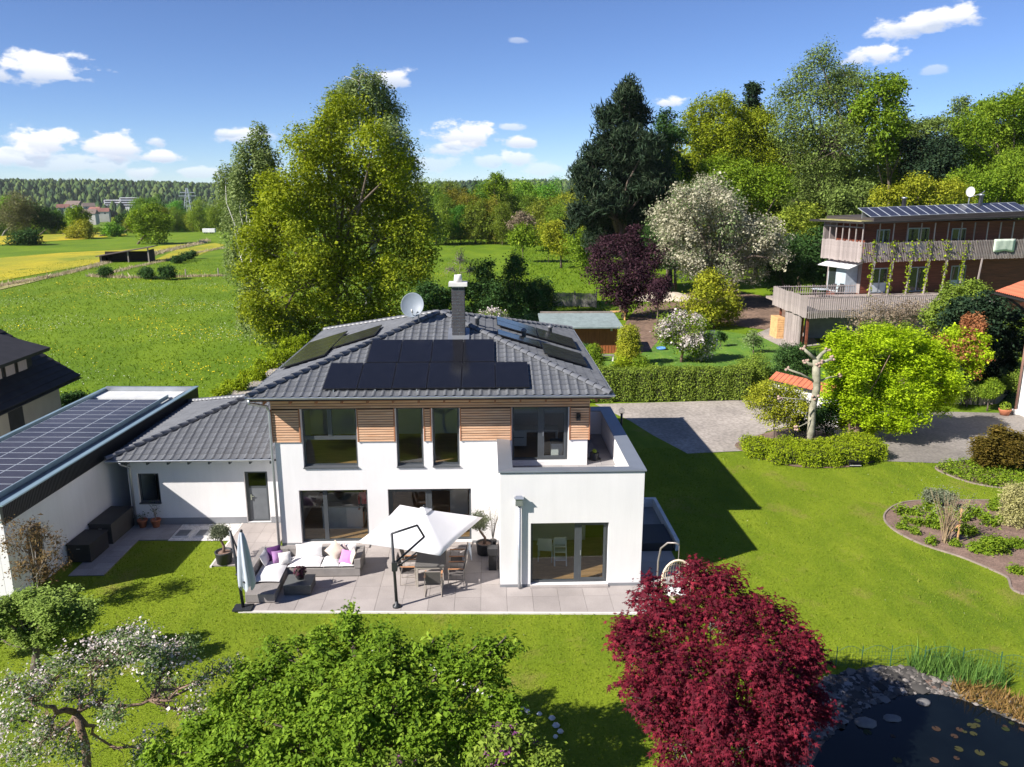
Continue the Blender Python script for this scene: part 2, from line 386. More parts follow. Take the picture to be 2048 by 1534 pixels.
def tree(name, label, cat, base, lobes, leaf, bark, n, k, size, rc, tr, group=None, shape='leaf', up=.65, hang=0., ntw=40, seed=1,
         keep_in=.3, rag=.14, squash=1., shell=.55, trunk_top=None, width=.55, petals=None, twig=.018, flat=0., fan=0., boughs=9, limbs=True):
    r = np.random.default_rng(seed)
    base = Vector(base); lo = [(l[0]-base.x, l[1]-base.y, l[2]-base.z, l[3]) for l in lobes]
    root = thing(name, label, cat, base, 0, group)
    C, O, P, Nn, cv = crown_points(lo, n, k, rc, r, shell, squash, keep_in, rag, boughs)
    tt = None if trunk_top is None else Vector(trunk_top)-base
    branches((0, 0, 0), lo, tr, C, ntw, r, trunk_top=tt, twig=twig, limbs=limbs).build('trunk', bark, root, True)
    if hang:                                      # weeping: leaves strung down hanging twigs
        P = np.repeat(C, k, 0).copy(); t = np.tile(np.linspace(0, 1, k), n)
        ln = np.repeat(hang*(.4+r.random(n)), k)
        P += r.normal(0, rc*.35, P.shape); P[:, 2] -= t*ln; P[:, :2] += (np.repeat(O, k, 0)[:, :2])*(t*.25*ln)[:, None]
        P = P[P[:, 2] > .15] if False else P
    nz = unit(r.normal(size=P.shape)); Nv = nz*.75+Nn*.55+np.array([0, 0, up])
    T = None
    if flat: Nv = nz*(1-flat)+np.array([0, 0, 1.6*flat])
    if fan: T = Nn*fan+r.normal(size=P.shape)*.6+np.array([0, 0, -.35*fan]); Nv = nz*.5+np.array([0, 0, .8])+Nn*.35
    if shape == 'needle':
        T = unit(Nn*.8+np.array([0, 0, .9])+r.normal(size=P.shape)*.6); Nv = r.normal(size=P.shape)
    rv = np.clip(.6*cv+.4*r.random(len(P)), 0, 1)
    V, Fc, rd = leaf_faces(P, Nv, size, 'leaf' if shape == 'needle' else shape, T, rv, width, r)
    link(npmesh('crown', V, Fc, leaf, rd), 'crown', root)
    if petals:                                    # blossom: small petal clusters along the outside
        pm, pn, pk, ps, prc = petals
        C2, O2, P2, N2, cv2 = crown_points(lo, pn, pk, prc, r, .7, squash, .12, rag, boughs)
        V, Fc, rd = leaf_faces(P2, unit(r.normal(size=P2.shape))*.7+N2*.5+np.array([0, 0, .5]), ps, 'leaf', None, None, .9, r)
        link(npmesh('blossom', V, Fc, pm, rd), 'blossom', root)
    return root
def pxl(items, Y, jit=0., seed=3, sq=1.):
    """lobes given as photo circles (u, v, r[, dY]) at depth Y"""
    r = random.Random(seed); out = []
    for it in items:
        u, v, q = it[:3]; y = Y+(it[3] if len(it) > 3 else r.uniform(-jit, jit))
        c = bp(u, v, Y=y); out.append((c.x, c.y, c.z, q*px_m(u, v, y)))
    return out
def in_poly(x, y, poly):
    c = np.zeros(len(x), bool); n = len(poly)
    for i in range(n):
        x1, y1 = poly[i][:2]; x2, y2 = poly[(i+1) % n][:2]
        if y1 == y2: continue
        c ^= ((y1 > y) != (y2 > y)) & (x < (x2-x1)*(y-y1)/(y2-y1)+x1)
    return c
def sheet(name, poly, z, mat, zf=None):
    me = bpy.data.meshes.new(name); bm = bmesh.new()
    vs = [bm.verts.new((p[0], p[1], z)) for p in poly]; f = bm.faces.new(vs)
    if f.normal.z < 0: f.normal_flip()
    bmesh.ops.triangulate(bm, faces=bm.faces); bm.normal_update()
    for g in bm.faces:
        if g.normal.z < 0: g.normal_flip()
    bm.to_mesh(me); bm.free(); me.materials.append(mat)
    return struct(link(me, name))
def smooth_poly(pts, n=8):
    """closed Catmull-Rom curve through the points"""
    out = []; m = len(pts)
    for i in range(m):
        p0, p1, p2, p3 = [np.array(pts[(i+j) % m][:2], float) for j in (-1, 0, 1, 2)]
        for t in np.linspace(0, 1, n, endpoint=False):
            out.append(tuple(.5*((2*p1)+(-p0+p2)*t+(2*p0-5*p1+4*p2-p3)*t*t+(-p0+3*p1-3*p2+p3)*t**3)))
    return out
# ================================================================== ground and setting
GZ = -.05                                          # garden level just below the paving
def sstep(a, b, x): t = np.clip((x-a)/(b-a), 0, 1); return t*t*(3-2*t)
def terr(x, y):
    x = np.asarray(x, float); y = np.asarray(y, float)
    d = np.hypot(x, y)
    z = -24*sstep(240, 620, d)+40*sstep(700, 1900, d)
    z = z+sstep(95, 170, y+.5*x)*sstep(26, 80, x)*3.2*(1-sstep(200, 300, d))
    z = z+sstep(700, 1300, d)*(5*np.sin(x/310.)+4*np.sin(x/123.+1.3)+3*np.sin(y/190.))
    return z+GZ-.02
def grass_mat(name, base, light, dark, dry, s1=.12, s2=1.1, s3=14., drylo=.6, fleck=None, fthr=.67, fsc=9.):
    m = bpy.data.materials.new(name); m.use_nodes = True; nt = m.node_tree; N = nt.nodes.new; L = nt.links.new
    b = nt.nodes['Principled BSDF']; b.inputs['Roughness'].default_value = .85; b.inputs['Specular IOR Level'].default_value = .2
    tc = N('ShaderNodeTexCoord')
    def noise(s, d, mp=None, r=.55):
        n = N('ShaderNodeTexNoise'); n.inputs['Scale'].default_value = s; n.inputs['Detail'].default_value = d; n.inputs['Roughness'].default_value = r
        if mp:
            q = N('ShaderNodeMapping'); q.inputs['Scale'].default_value = mp; L(tc.outputs['Object'], q.inputs[0]); L(q.outputs[0], n.inputs['Vector'])
        else: L(tc.outputs['Object'], n.inputs['Vector'])
        return n.outputs['Fac']
    def ramp(v, a, c, t0=0, t1=1):
        r = N('ShaderNodeMapRange'); L(v, r.inputs['Value']); r.inputs['From Min'].default_value = a; r.inputs['From Max'].default_value = c
        r.inputs['To Min'].default_value = t0; r.inputs['To Max'].default_value = t1; return r.outputs[0]
    def mix(f, a, c):
        x = N('ShaderNodeMix'); x.data_type = 'RGBA'; L(f, x.inputs[0])
        for i, q in ((6, a), (7, c)):
            if isinstance(q, tuple): x.inputs[i].default_value = (*q, 1)
            else: L(q, x.inputs[i])
        return x.outputs[2]
    c = mix(ramp(noise(s1, 5), .35, .65), dark, base)
    c = mix(ramp(noise(s2, 6, (1, .45, 1)), .42, .72), c, light)
    c = mix(ramp(noise(s1*2.7, 7, None, .65), drylo, drylo+.14, 0, .75), c, dry)
    if fleck: c = mix(ramp(noise(fsc, 3, None, .7), fthr, fthr+.05), c, fleck)
    hs = N('ShaderNodeHueSaturation'); L(c, hs.inputs['Color']); L(ramp(noise(s3, 4, None, .7), .25, .75, .74, 1.26), hs.inputs['Value']); L(hs.outputs[0], b.inputs['Base Color'])
    bu = N('ShaderNodeBump'); bu.inputs['Strength'].default_value = .8; bu.inputs['Distance'].default_value = .06; L(noise(s3*1.3, 5, None, .7), bu.inputs['Height']); L(bu.outputs[0], b.inputs['Normal'])
    MATS[name] = m; return m
m_meadow = grass_mat('meadow_grass', (.112,.185,.004), (.15,.225,.006), (.082,.15,.004), (.17,.205,.01), .03, .22, 3.5, .58)
m_lawn = grass_mat('lawn_grass', (.162,.224,.008), (.205,.262,.013), (.108,.17,.006), (.235,.2,.05), .16, .9, 16., .56)
m_garden2 = grass_mat('neighbour_grass', (.10,.21,.025), (.15,.25,.03), (.07,.15,.02), (.17,.2,.05), .3, 1.3, 9., .6, (.6,.62,.55), .68, 4.)
m_yellow = grass_mat('flower_meadow', (.38,.31,.02), (.46,.37,.02), (.22,.25,.02), (.13,.19,.02), .05, .12, 2.2, .5)
m_dryfield = grass_mat('dry_grass', (.33,.28,.12), (.42,.36,.19), (.2,.22,.06), (.2,.24,.05), .1, .6, 5., .55)
m_soil = M('garden_soil', (.19,.125,.095), .95, .25, 2.2, .8, 30, fine=.3, fs=18)
m_track = M('bare_earth', (.17,.11,.075), .95, .35, .5, .6, 8, fine=.35, fs=3)
m_asph = M('driveway_paving', (.31,.275,.24), .9, .24, .35, .5, 25, fine=.25, fs=6)
m_asph2 = M('yard_paving', (.2,.18,.16), .9, .24, .4, .5, 25, fine=.22, fs=8)  # base colour darkened to carry part of the lime tree's shade
m_gravel = M('gravel_white', (.62,.6,.57), .9, .15, 8, .9, 45, fine=.3, fs=35)
m_slab = M('paving_slab', (.33,.295,.275), .75, .12, 1.1, .15, 90, fine=.10, fs=30, ov=.09)
m_slab2 = M('paving_slab_grey', (.30,.285,.28), .8, .14, 1.4, .2, 90, fine=.1, fs=30, ov=.1)
m_curb = M('kerb_stone', (.62,.58,.54), .8, .1, 2)
m_water = M('pond_water', (.003,.005,.006), .05, .3, 1.2, .12, 7, spec=.28)

# terrain: one sheet to the horizon
xs = np.unique(np.concatenate([np.linspace(-2600, 2600, 53), np.linspace(-300, 300, 61)]))
ys = np.unique(np.concatenate([np.linspace(-400, 2600, 61), np.linspace(-20, 320, 69)]))
gx, gy = np.meshgrid(xs, ys); gz = terr(gx, gy); nx, ny = len(xs), len(ys)
V = np.stack([gx.ravel(), gy.ravel(), gz.ravel()], 1); ii = np.arange(nx*ny).reshape(ny, nx)
Fq = np.stack([ii[:-1, :-1].ravel(), ii[:-1, 1:].ravel(), ii[1:, 1:].ravel(), ii[1:, :-1].ravel()], 1)
struct(link(npmesh('ground', V, Fq, m_meadow, None, True), 'ground'))

garden = [(-26,2),(40,2),(40,30),(28,34),(21,34.4),(18,34.9),(13,36.3),(9.7,36.2),(7.9,41.8),(6.6,45.2),(-7,46),(-13,44),(-19,40),(-26,33)]
lawn = sheet('lawn', garden, GZ, m_lawn)
sheet('neighbour_garden', [(6,46.2),(17.5,46.6),(25,52),(26.5,60),(24,67),(20,72),(12,66),(5,62)], GZ+.004, m_garden2)
drive = [(6.4,45.4),(15.4,46.0),(19,44.8),(17.6,41.2),(14.75,39.6),(12.7,36.5),(9.7,36.15),(8.6,39.2),(7.9,41.8)]
sheet('driveway', drive, GZ+.008, m_asph)
yard = [(16.8,36.2),(18.0,34.85),(21.1,34.4),(24.5,35.2),(28.5,36),(36,37.5),(36,46),(29.6,42.7),(23.5,43.4),(18,42.4),(16.6,39.5)]
sheet('yard', yard, GZ+.012, m_asph2)
track = [bp(u, v, Z=GZ+.01) for u, v in ((1225,690),(1255,640),(1275,612),(1330,598),(1400,580),(1500,560),(1640,560),(1660,600),(1600,640),(1560,650),(1535,660),(1400,642),(1335,660),(1300,700),(1262,712))]
sheet('earth_track', track, GZ+.014, m_track)
sheet('terrace_pad', [bp(u, v, Z=GZ) for u, v in ((1510,668),(1555,650),(1620,668),(1640,690),(1572,698))], GZ+.018, m_asph)
sheet('meadow_path', [bp(u, v, Z=GZ) for u, v in ((404,800),(450,786),(520,757),(556,722),(582,726),(560,760),(500,800))], GZ+.012, m_asph)

# fields far left
def field(name, pts, mat, dz=.03): return sheet(name, [bp(u, v, Z=GZ) for u, v in pts], GZ+dz, mat)
field('yellow_field', ((-60,524),(0,516),(120,506),(240,500),(352,489),(430,486),(372,489),(338,497),(250,515),(150,535),(60,551),(0,562),(-60,571)), m_yellow)
field('yellow_field_far', ((-40,474),(60,470),(150,466),(240,463),(255,470),(180,478),(90,483),(0,490),(-40,494)), m_yellow, .05)
field('yellow_field_side', ((352,500),(430,486),(450,490),(400,510),(350,516),(300,524)), m_yellow, .04)
field('dry_field', ((-60,583),(0,570),(60,556),(120,551),(60,566),(0,580),(-60,592)), m_dryfield, .05)

# beds and pond
bed = smooth_poly([(15.53,28.39),(16.7,29.55),(18,29.9),(20,29.85),(23,29.6),(27,28.6),(27,21.5),(17.6,21.9),(17.1,23.4),(16.5,24.7),(15.65,25.8),(15.25,27.1)])
sheet('flower_bed', bed, GZ+.012, m_soil)
bed2 = smooth_poly([(20.85,34.0),(20.75,32.5),(21.5,31.45),(23,30.9),(26.5,30.3),(29,32),(28.5,35.6),(24.5,34.9)])
sheet('shrub_bed', bed2, GZ+.020, m_soil)
hedge_bed = smooth_poly([(12.4,37.4),(12.9,35.5),(14.2,34.1),(16.2,33.9),(17.8,34.4),(18.9,35.6),(18.6,38),(16.8,40.2),(14.5,39.2)])
sheet('hedge_bed', hedge_bed, GZ+.030, m_soil)
def ring(name, poly, w, h, mat):                    # low edging kerb following a bed's outline
    mb = MB(); n = len(poly)
    for i in range(n):
        a, b = poly[i], poly[(i+1) % n]; mb.bar((a[0], a[1], GZ+h/2), (b[0], b[1], GZ+h/2), w, h)
    return struct(mb.build(name, mat))
m_edge = M('edging_stone', (.24,.19,.155), .9, .2, 3)
ring('bed_edging', bed, .06, .05, m_edge); ring('shrub_bed_edging', bed2, .06, .05, m_edge)
pond = smooth_poly([(6.3,13.2),(7.3,15.0),(8.5,16.2),(9.6,16.9),(10.9,17.25),(11.9,16.9),(12.8,15.9),(14.2,14.6),(14.8,12),(12,9.5),(8,9.8)])
sheet('pond_water', pond, GZ+.045, m_water)
shore = smooth_poly([(5.6,13.2),(6.8,15.6),(8.0,17.3),(9.3,18.15),(11,18.4),(12.1,18.0),(13.6,16.6),(15.5,14.8),(16,11.5),(12,8.5),(7.5,9)])
sheet('pond_shore', shore, GZ+.036, m_soil)
# pebbles round the pond: too many to count
def pebbles(name, poly, hole, n, size, mat, z, box, seed=5, bias=None):
    r = np.random.default_rng(seed); P = np.zeros((0, 2))
    while len(P) < n:
        q = r.uniform((box[0], box[2]), (box[1], box[3]), (n*3, 2)); ok = in_poly(q[:, 0], q[:, 1], poly)
        if hole: ok &= ~in_poly(q[:, 0], q[:, 1], hole)
        if bias is not None: ok &= r.random(len(q)) < bias(q)
        P = np.concatenate([P, q[ok]])
    P = P[:n]; ico = np.array([(1,0,0),(-1,0,0),(0,1,0),(0,-1,0),(0,0,1),(.7,.7,.4),(-.7,.7,.4),(-.7,-.7,.4),(.7,-.7,.4)], float)
    tri = np.array([(0,5,4),(5,2,4),(2,6,4),(6,1,4),(1,7,4),(7,3,4),(3,8,4),(8,0,4)])
    s = size*np.exp(r.normal(0, .45, n)); a = r.uniform(0, 6.28, n); c, sn = np.cos(a), np.sin(a)
    L_ = ico[None]*np.stack([s, s*r.uniform(.6, 1, n), s*r.uniform(.4, .8, n)], 1)[:, None, :]
    X = L_[..., 0]*c[:, None]-L_[..., 1]*sn[:, None]+P[:, :1]; Yv = L_[..., 0]*sn[:, None]+L_[..., 1]*c[:, None]+P[:, 1:2]
    V = np.stack([X, Yv, L_[..., 2]+z], 2).reshape(-1, 3); Fc = (tri[None]+(np.arange(n)*9)[:, None, None]).reshape(-1, 3)
    return struct(link(npmesh(name, V, Fc, mat, np.repeat(r.random(n), 8)), name), 'stuff')
m_peb = LEAF('pebble_stone', [(0, (.035,.034,.032)), (.5, (.09,.083,.075)), (1, (.30,.27,.24))], 0., .8)  # stone colours lowered to include the shade over the pond
pebbles('pond_pebbles', shore, pond, 2400, .055, m_peb, GZ+.04, (7, 12.6, 15.6, 18.5), 5, lambda q: np.where((q[:, 0] < 11.3), 1, .15))
pebbles('pond_gravel', shore, pond, 1500, .035, m_peb, GZ+.04, (10, 14, 15.5, 18.5), 6)

# paving: every slab an object
def slab_grid(name, cells, mat, root_mat, t=.045, jit=.003):
    """cells: list of 4-corner polygons (world xy)"""
    r = random.Random(4)
    k = MB()
    xs = [p[0] for c in cells for p in c]; ys_ = [p[1] for c in cells for p in c]
    root = None
    for c in cells:
        q = MB(); cx = sum(p[0] for p in c)/len(c); cy = sum(p[1] for p in c)/len(c); g = .006
        poly = []
        for p in c:
            dx, dy = p[0]-cx, p[1]-cy; l = math.hypot(dx, dy); poly.append((p[0]-dx/l*g, p[1]-dy/l*g))
        q.prism(poly, -t, r.uniform(-jit, 0))
        yield q
def paving(name, cells, mat, bed_poly, label=None, z=0.):
    base = MB().prism(bed_poly, GZ+.001+z, -.02+z).build(name, M('joint_sand', (.16,.15,.14), .95)); struct(base)
    for q in slab_grid(name, cells, mat, None):
        if z: q.v = [(a, b, c+z) for a, b, c in q.v]
        o = q.build('paving_slab', mat, base)
    return base
def fy(x): return 21.88-.0405*(x+7.53)             # front edge of the terrace
cells = []
S = .81; x0 = -7.55; cols = [x0+S*i for i in range(17)]; cols[-1] = min(cols[-1], 5.4)
rows = [22.45+S*j for j in range(6)]; rows[-1] = 26.40
for i in range(16):
    xa, xb = cols[i], cols[i+1]
    if xa > 5.2: continue
    cells.append([(xa, fy(xa)), (xb, fy(xb)), (xb, 22.45), (xa, 22.45)])
    for j in range(5):
        ya, yb = rows[j], rows[j+1]
        if xa >= .3 and ya > 23.0: continue          # under the front block of the house
        if xa >= .3 and yb > 23.06: yb = 23.06
        if yb > ya+.02: cells.append([(xa, ya), (xb, ya), (xb, yb), (xa, yb)])
paving('patio', cells, m_slab, [(x0, fy(x0)), (5.41, fy(5.41)), (5.41, 26.4), (x0, 26.4)])
struct(MB().bar((x0-.05, fy(x0)-.04, -.02), (5.41, fy(5.41)-.04, -.02), .07, .05).build('patio_kerb', m_curb))
cells = [[(4.95+.75*i, 23.12+.8*j), (5.7+.75*i, 23.12+.8*j), (5.7+.75*i, 23.92+.8*j), (4.95+.75*i, 23.92+.8*j)] for i in range(2) for j in range(3)]
paving('side_patio', cells, m_slab, [(4.95,23.12),(6.45,23.12),(6.45,25.52),(4.95,25.52)])
cells = [[(-9.4+.46*i, 24.9+.88*j), (-8.94+.46*i, 24.9+.88*j), (-8.94+.46*i, 25.78+.88*j), (-9.4+.46*i, 25.78+.88*j)] for i in range(4) for j in range(4)]
paving('door_patio', cells, m_slab, [(-9.4,24.9),(-7.56,24.9),(-7.56,28.42),(-9.4,28.42)])
struct(MB().box(-9.47,-9.405,24.83,28.42,-.05,.004).build('door_patio_kerb', m_curb))
cells = []
for j in range(9):
    ya = 24.36+.45*j; lim = -12.8 if ya < 26.85 else -11.72; xa = -13.95
    while xa < lim-.05:
        xb = min(xa+.58, lim)
        if lim-xb < .2: xb = lim
        cells.append([(xa, ya), (xb, ya), (xb, ya+.45), (xa, ya+.45)]); xa = xb
paving('garage_path', cells, m_slab2, [(-13.96,24.36),(-12.79,24.36),(-12.79,27.05),(-11.71,27.05),(-11.71,28.42),(-13.96,28.42)], z=-.012)
sheet('gravel_strip', [(-11.7,26.95),(-9.5,26.9),(-9.5,28.42),(-11.7,28.42)], GZ+.03, m_gravel)
for i, xg in enumerate((-11.35, -10.6)):
    g = thing('drain_grate', ('grey drain grate in the white gravel strip, nearer the wall window', 'grey drain grate in the white gravel strip, nearer the potted olive tree')[i], 'drain grate', (xg, 27.55, GZ+.03), absolute=False)
    MB().box(-.3,.3,-.32,.32,0,.03).build('frame', M('grate_frame', (.55,.54,.52), .8), g)
    mb = MB()
    for q in range(9): mb.box(-.22,.22,-.25+.06*q,-.22+.06*q,.031,.045)
    mb.build('grate', M('grate_metal', (.25,.26,.27), .5, metal=.6), g)
# ------------------------------------------------------------------ grass blades and flowers
def scatter(n, box, inside, outs, seed):
    r = np.random.default_rng(seed); q = r.uniform((box[0], box[2]), (box[1], box[3]), (n, 2)); ok = np.ones(n, bool)
    if inside is not None: ok &= in_poly(q[:, 0], q[:, 1], inside)
    for o in outs: ok &= ~in_poly(q[:, 0], q[:, 1], o)
    return q[ok], r
def blades(name, q, r, z, h, w, mat, lean=.5):
    n = len(q); P = np.column_stack([q, np.full(n, z) if np.isscalar(z) else z])
    T = np.column_stack([r.normal(0, lean, (n, 2)), np.ones(n)]); Nn = np.cross(T, r.normal(size=(n, 3)))
    V, Fc, rd = leaf_faces(P, Nn, h, 'blade', T, None, w, r)
    return struct(link(npmesh(name, V, Fc, mat, rd), name), 'stuff')
m_blade = LEAF('grass_blade', [(0, (.128,.19,.009)), (.5, (.165,.235,.013)), (.85, (.2,.262,.02)), (1, (.23,.235,.05))], .3, .7)
m_blade2 = LEAF('meadow_blade', [(0, (.073,.137,.005)), (.6, (.12,.195,.008)), (1, (.16,.232,.018))], .3, .7)
house_fp = [(-18.6,22.3),(-13.8,22.3),(-13.8,24.3),(-12.78,24.3),(-12.78,26.9),(-9.5,26.85),(-9.5,24.8),(-7.6,24.8),(-7.6,21.85),(5.45,21.35),(5.45,23.1),(6.5,23.1),(7,31),(3.6,38),(-7.4,38),(-7.5,36.5),(-14,37),(-18.6,37)]
outs = [house_fp, drive, bed, bed2, hedge_bed, shore]
q, r = scatter(420000, (-22, 26, 11.5, 37), garden, outs, 11)
q = q[(q[:, 0] > -.78*q[:, 1]-3) & (q[:, 0] < .85*q[:, 1]+3)]
blades('lawn_blades', q, r, GZ, .045, .34, m_blade, .8)
q, r = scatter(170000, (-75, 0, 40, 150), None, [house_fp, garden, [(6,40),(40,40),(40,80),(6,80)]], 12)
q = q[(q[:, 0] > -.64*q[:, 1]-4) & (r.random(len(q)) < 70/(q[:, 1]+20))]
blades('meadow_blades', q, r, terr(q[:, 0], q[:, 1]), .16, .3, m_blade2, .8)
q, r = scatter(9000, (5, 24, 78, 175), None, [], 13)
blades('back_meadow_blades', q, r, terr(q[:, 0], q[:, 1]), .3, .4, m_blade2, .8)
def petals(name, q, r, z, s, mat):
    P = np.column_stack([q, z+r.uniform(.04, .14, len(q))]); Nn = np.column_stack([r.normal(0, .35, (len(q), 2))+np.array([-.2, -.5]), np.ones(len(q))])
    V, Fc, rd = leaf_faces(P, Nn, s, 'leaf', None, None, 1., r)
    return struct(link(npmesh(name, V, Fc, mat, rd), name), 'stuff')
m_dand = LEAF('dandelion_yellow', [(0, (.55,.42,.01)), (1, (.8,.62,.02))], .2, .7)
m_daisy = LEAF('daisy_white', [(0, (.45,.46,.38)), (1, (.62,.62,.55))], .2, .7)
def clumpy(q, r, sc, thr):                          # flowers come in drifts
    return np.sin(q[:, 0]*sc+2*np.sin(q[:, 1]*sc*.7))+np.sin(q[:, 1]*sc*1.3+1.7*np.sin(q[:, 0]*sc*.6))+r.normal(0, .6, len(q)) > thr
q, r = scatter(15000, (-60, -6, 44, 130), None, [house_fp], 14); q = q[clumpy(q, r, .35, .7)]
petals('meadow_dandelions', q, r, terr(q[:, 0], q[:, 1]), .075, m_dand)
q, r = scatter(15000, (-60, -6, 44, 110), None, [house_fp], 15); q = q[clumpy(q, r, .28, .5)]
petals('meadow_daisies', q, r, terr(q[:, 0], q[:, 1]), .05, m_daisy)
q, r = scatter(70, (-18, 22, 14, 36), garden, outs, 16)
petals('lawn_daisies', q, r, GZ, .026, m_daisy)

# rough grass along the field ditches
def ditch(name, pts, w, h, n, mat, seed):
    P = [bp(u, v, Z=GZ) for u, v in pts]; r = np.random.default_rng(seed); Q = []
    L_ = [(P[i+1]-P[i]).length for i in range(len(P)-1)]; tot = sum(L_)
    for i in range(len(P)-1):
        m = int(n*L_[i]/tot); t = r.random(m)[:, None]; a = np.array(P[i])[None]; b = np.array(P[i+1])[None]
        Q.append((a+(b-a)*t)[:, :2]+r.normal(0, w/2, (m, 2)))
    Q = np.concatenate(Q); return blades(name, Q, r, GZ, h, .3, mat, .35)
m_straw = LEAF('dry_reed', [(0, (.30,.25,.13)), (.5, (.46,.38,.24)), (1, (.58,.5,.36))], .3, .8)
ditch('ditch_reeds', ((-40,582),(0,572),(60,562),(120,550),(180,535),(215,525)), .8, .3, 4200, m_straw, 21)
ditch('ditch_reeds_upper', ((288,515),(330,503),(370,494),(400,487),(412,481)), 1.0, .4, 3000, m_straw, 22)
ditch('ditch_reeds_side', ((178,552),(215,548),(262,536),(330,522),(400,505),(448,496)), .6, .3, 2600, m_straw, 23)
ditch('ditch_reeds_lower', ((180,553),(240,556),(310,556),(372,554),(450,552)), .5, .35, 1400, m_straw, 24)
# ================================================================== buildings
m_white = M('white_render', (.70,.685,.675), .9, .03, .8, .15, 160, fine=.025, fs=50, streak=.05)
m_plinth = M('plinth_grey', (.21,.215,.225), .85, .1, 2)
m_larch = M('larch_wood', (.49,.265,.145), .7, .30, 1.4, .25, 20, stretch=(1.2, 1, 16), col2=(.62,.405,.265), ov=.12)
m_larch_d = M('larch_trim', (.33,.14,.065), .7, .2, 3)
m_back = M('cladding_backing', (.03,.02,.015), .9)
m_alu = M('window_frame_anthracite', (.055,.062,.068), .45, .08, 3, spec=.5)
m_sill = M('window_sill_metal', (.07,.077,.085), .55, .06, 2)
m_zinc = M('zinc_sheet', (.42,.44,.46), .42, .10, 2, metal=.75)
m_coping = M('coping_metal', (.29,.32,.36), .42, .05, 1.5, metal=.55)
m_tile = M('roof_tile_grey', (.125,.13,.137), .45, .2, 2.2, .1, 60, spec=.45, fine=.12, fs=25, ov=.1)
m_tile_c = M('ridge_tile_grey', (.125,.13,.14), .45, .1, 2, spec=.5)
m_under = M('roof_underlay', (.03,.03,.035), .9)
m_pv = M('solar_cell_black', (.0085,.009,.0125), .16, .15, 3, spec=.45)
m_pvf = M('solar_frame_black', (.012,.012,.014), .4)
m_glass = GLASS('window_glass', (.88,.91,.9), .045, 1.5)
m_int = M('interior_white', (.7,.7,.68), .8, .04)
m_floor = M('oak_floor', (.36,.20,.085), .45, .2, 1.5, stretch=(1, 7, 1), fine=.15, fs=6)
m_dark = M('interior_dark', (.05,.035,.028), .7)
m_brick = M('chimney_brick', (.05,.047,.052), .7, .2, 9)
m_mortar = M('mortar_grey', (.45,.44,.42), .9)
m_conc = M('concrete_pale', (.62,.6,.57), .85, .1, 3)

def wall_open(mb, xa, xb, za, zb, ya, yb, ops):
    """wall in the x-z plane between y=ya (front) and y=yb, with openings (x0,x1,z0,z1)"""
    X = sorted({xa, xb, *[o[0] for o in ops], *[o[1] for o in ops]}); Zs = sorted({za, zb, *[o[2] for o in ops], *[o[3] for o in ops]})
    solid = {}
    for i in range(len(X)-1):
        for j in range(len(Zs)-1):
            cx = (X[i]+X[i+1])/2; cz = (Zs[j]+Zs[j+1])/2
            solid[i, j] = not any(o[0] < cx < o[1] and o[2] < cz < o[3] for o in ops)
    for (i, j), s in solid.items():
        if not s: continue
        x0, x1, z0, z1 = X[i], X[i+1], Zs[j], Zs[j+1]
        mb.add([(x0,ya,z0),(x1,ya,z0),(x1,ya,z1),(x0,ya,z1)], [(0,1,2,3)]); mb.add([(x0,yb,z0),(x1,yb,z0),(x1,yb,z1),(x0,yb,z1)], [(3,2,1,0)])
        if not solid.get((i-1, j)): mb.add([(x0,ya,z0),(x0,yb,z0),(x0,yb,z1),(x0,ya,z1)], [(3,2,1,0)])
        if not solid.get((i+1, j)): mb.add([(x1,ya,z0),(x1,yb,z0),(x1,yb,z1),(x1,ya,z1)], [(0,1,2,3)])
        if not solid.get((i, j-1)): mb.add([(x0,ya,z0),(x1,ya,z0),(x1,yb,z0),(x0,yb,z0)], [(3,2,1,0)])
        if not solid.get((i, j+1)): mb.add([(x0,ya,z1),(x1,ya,z1),(x1,yb,z1),(x0,yb,z1)], [(0,1,2,3)])
    return mb
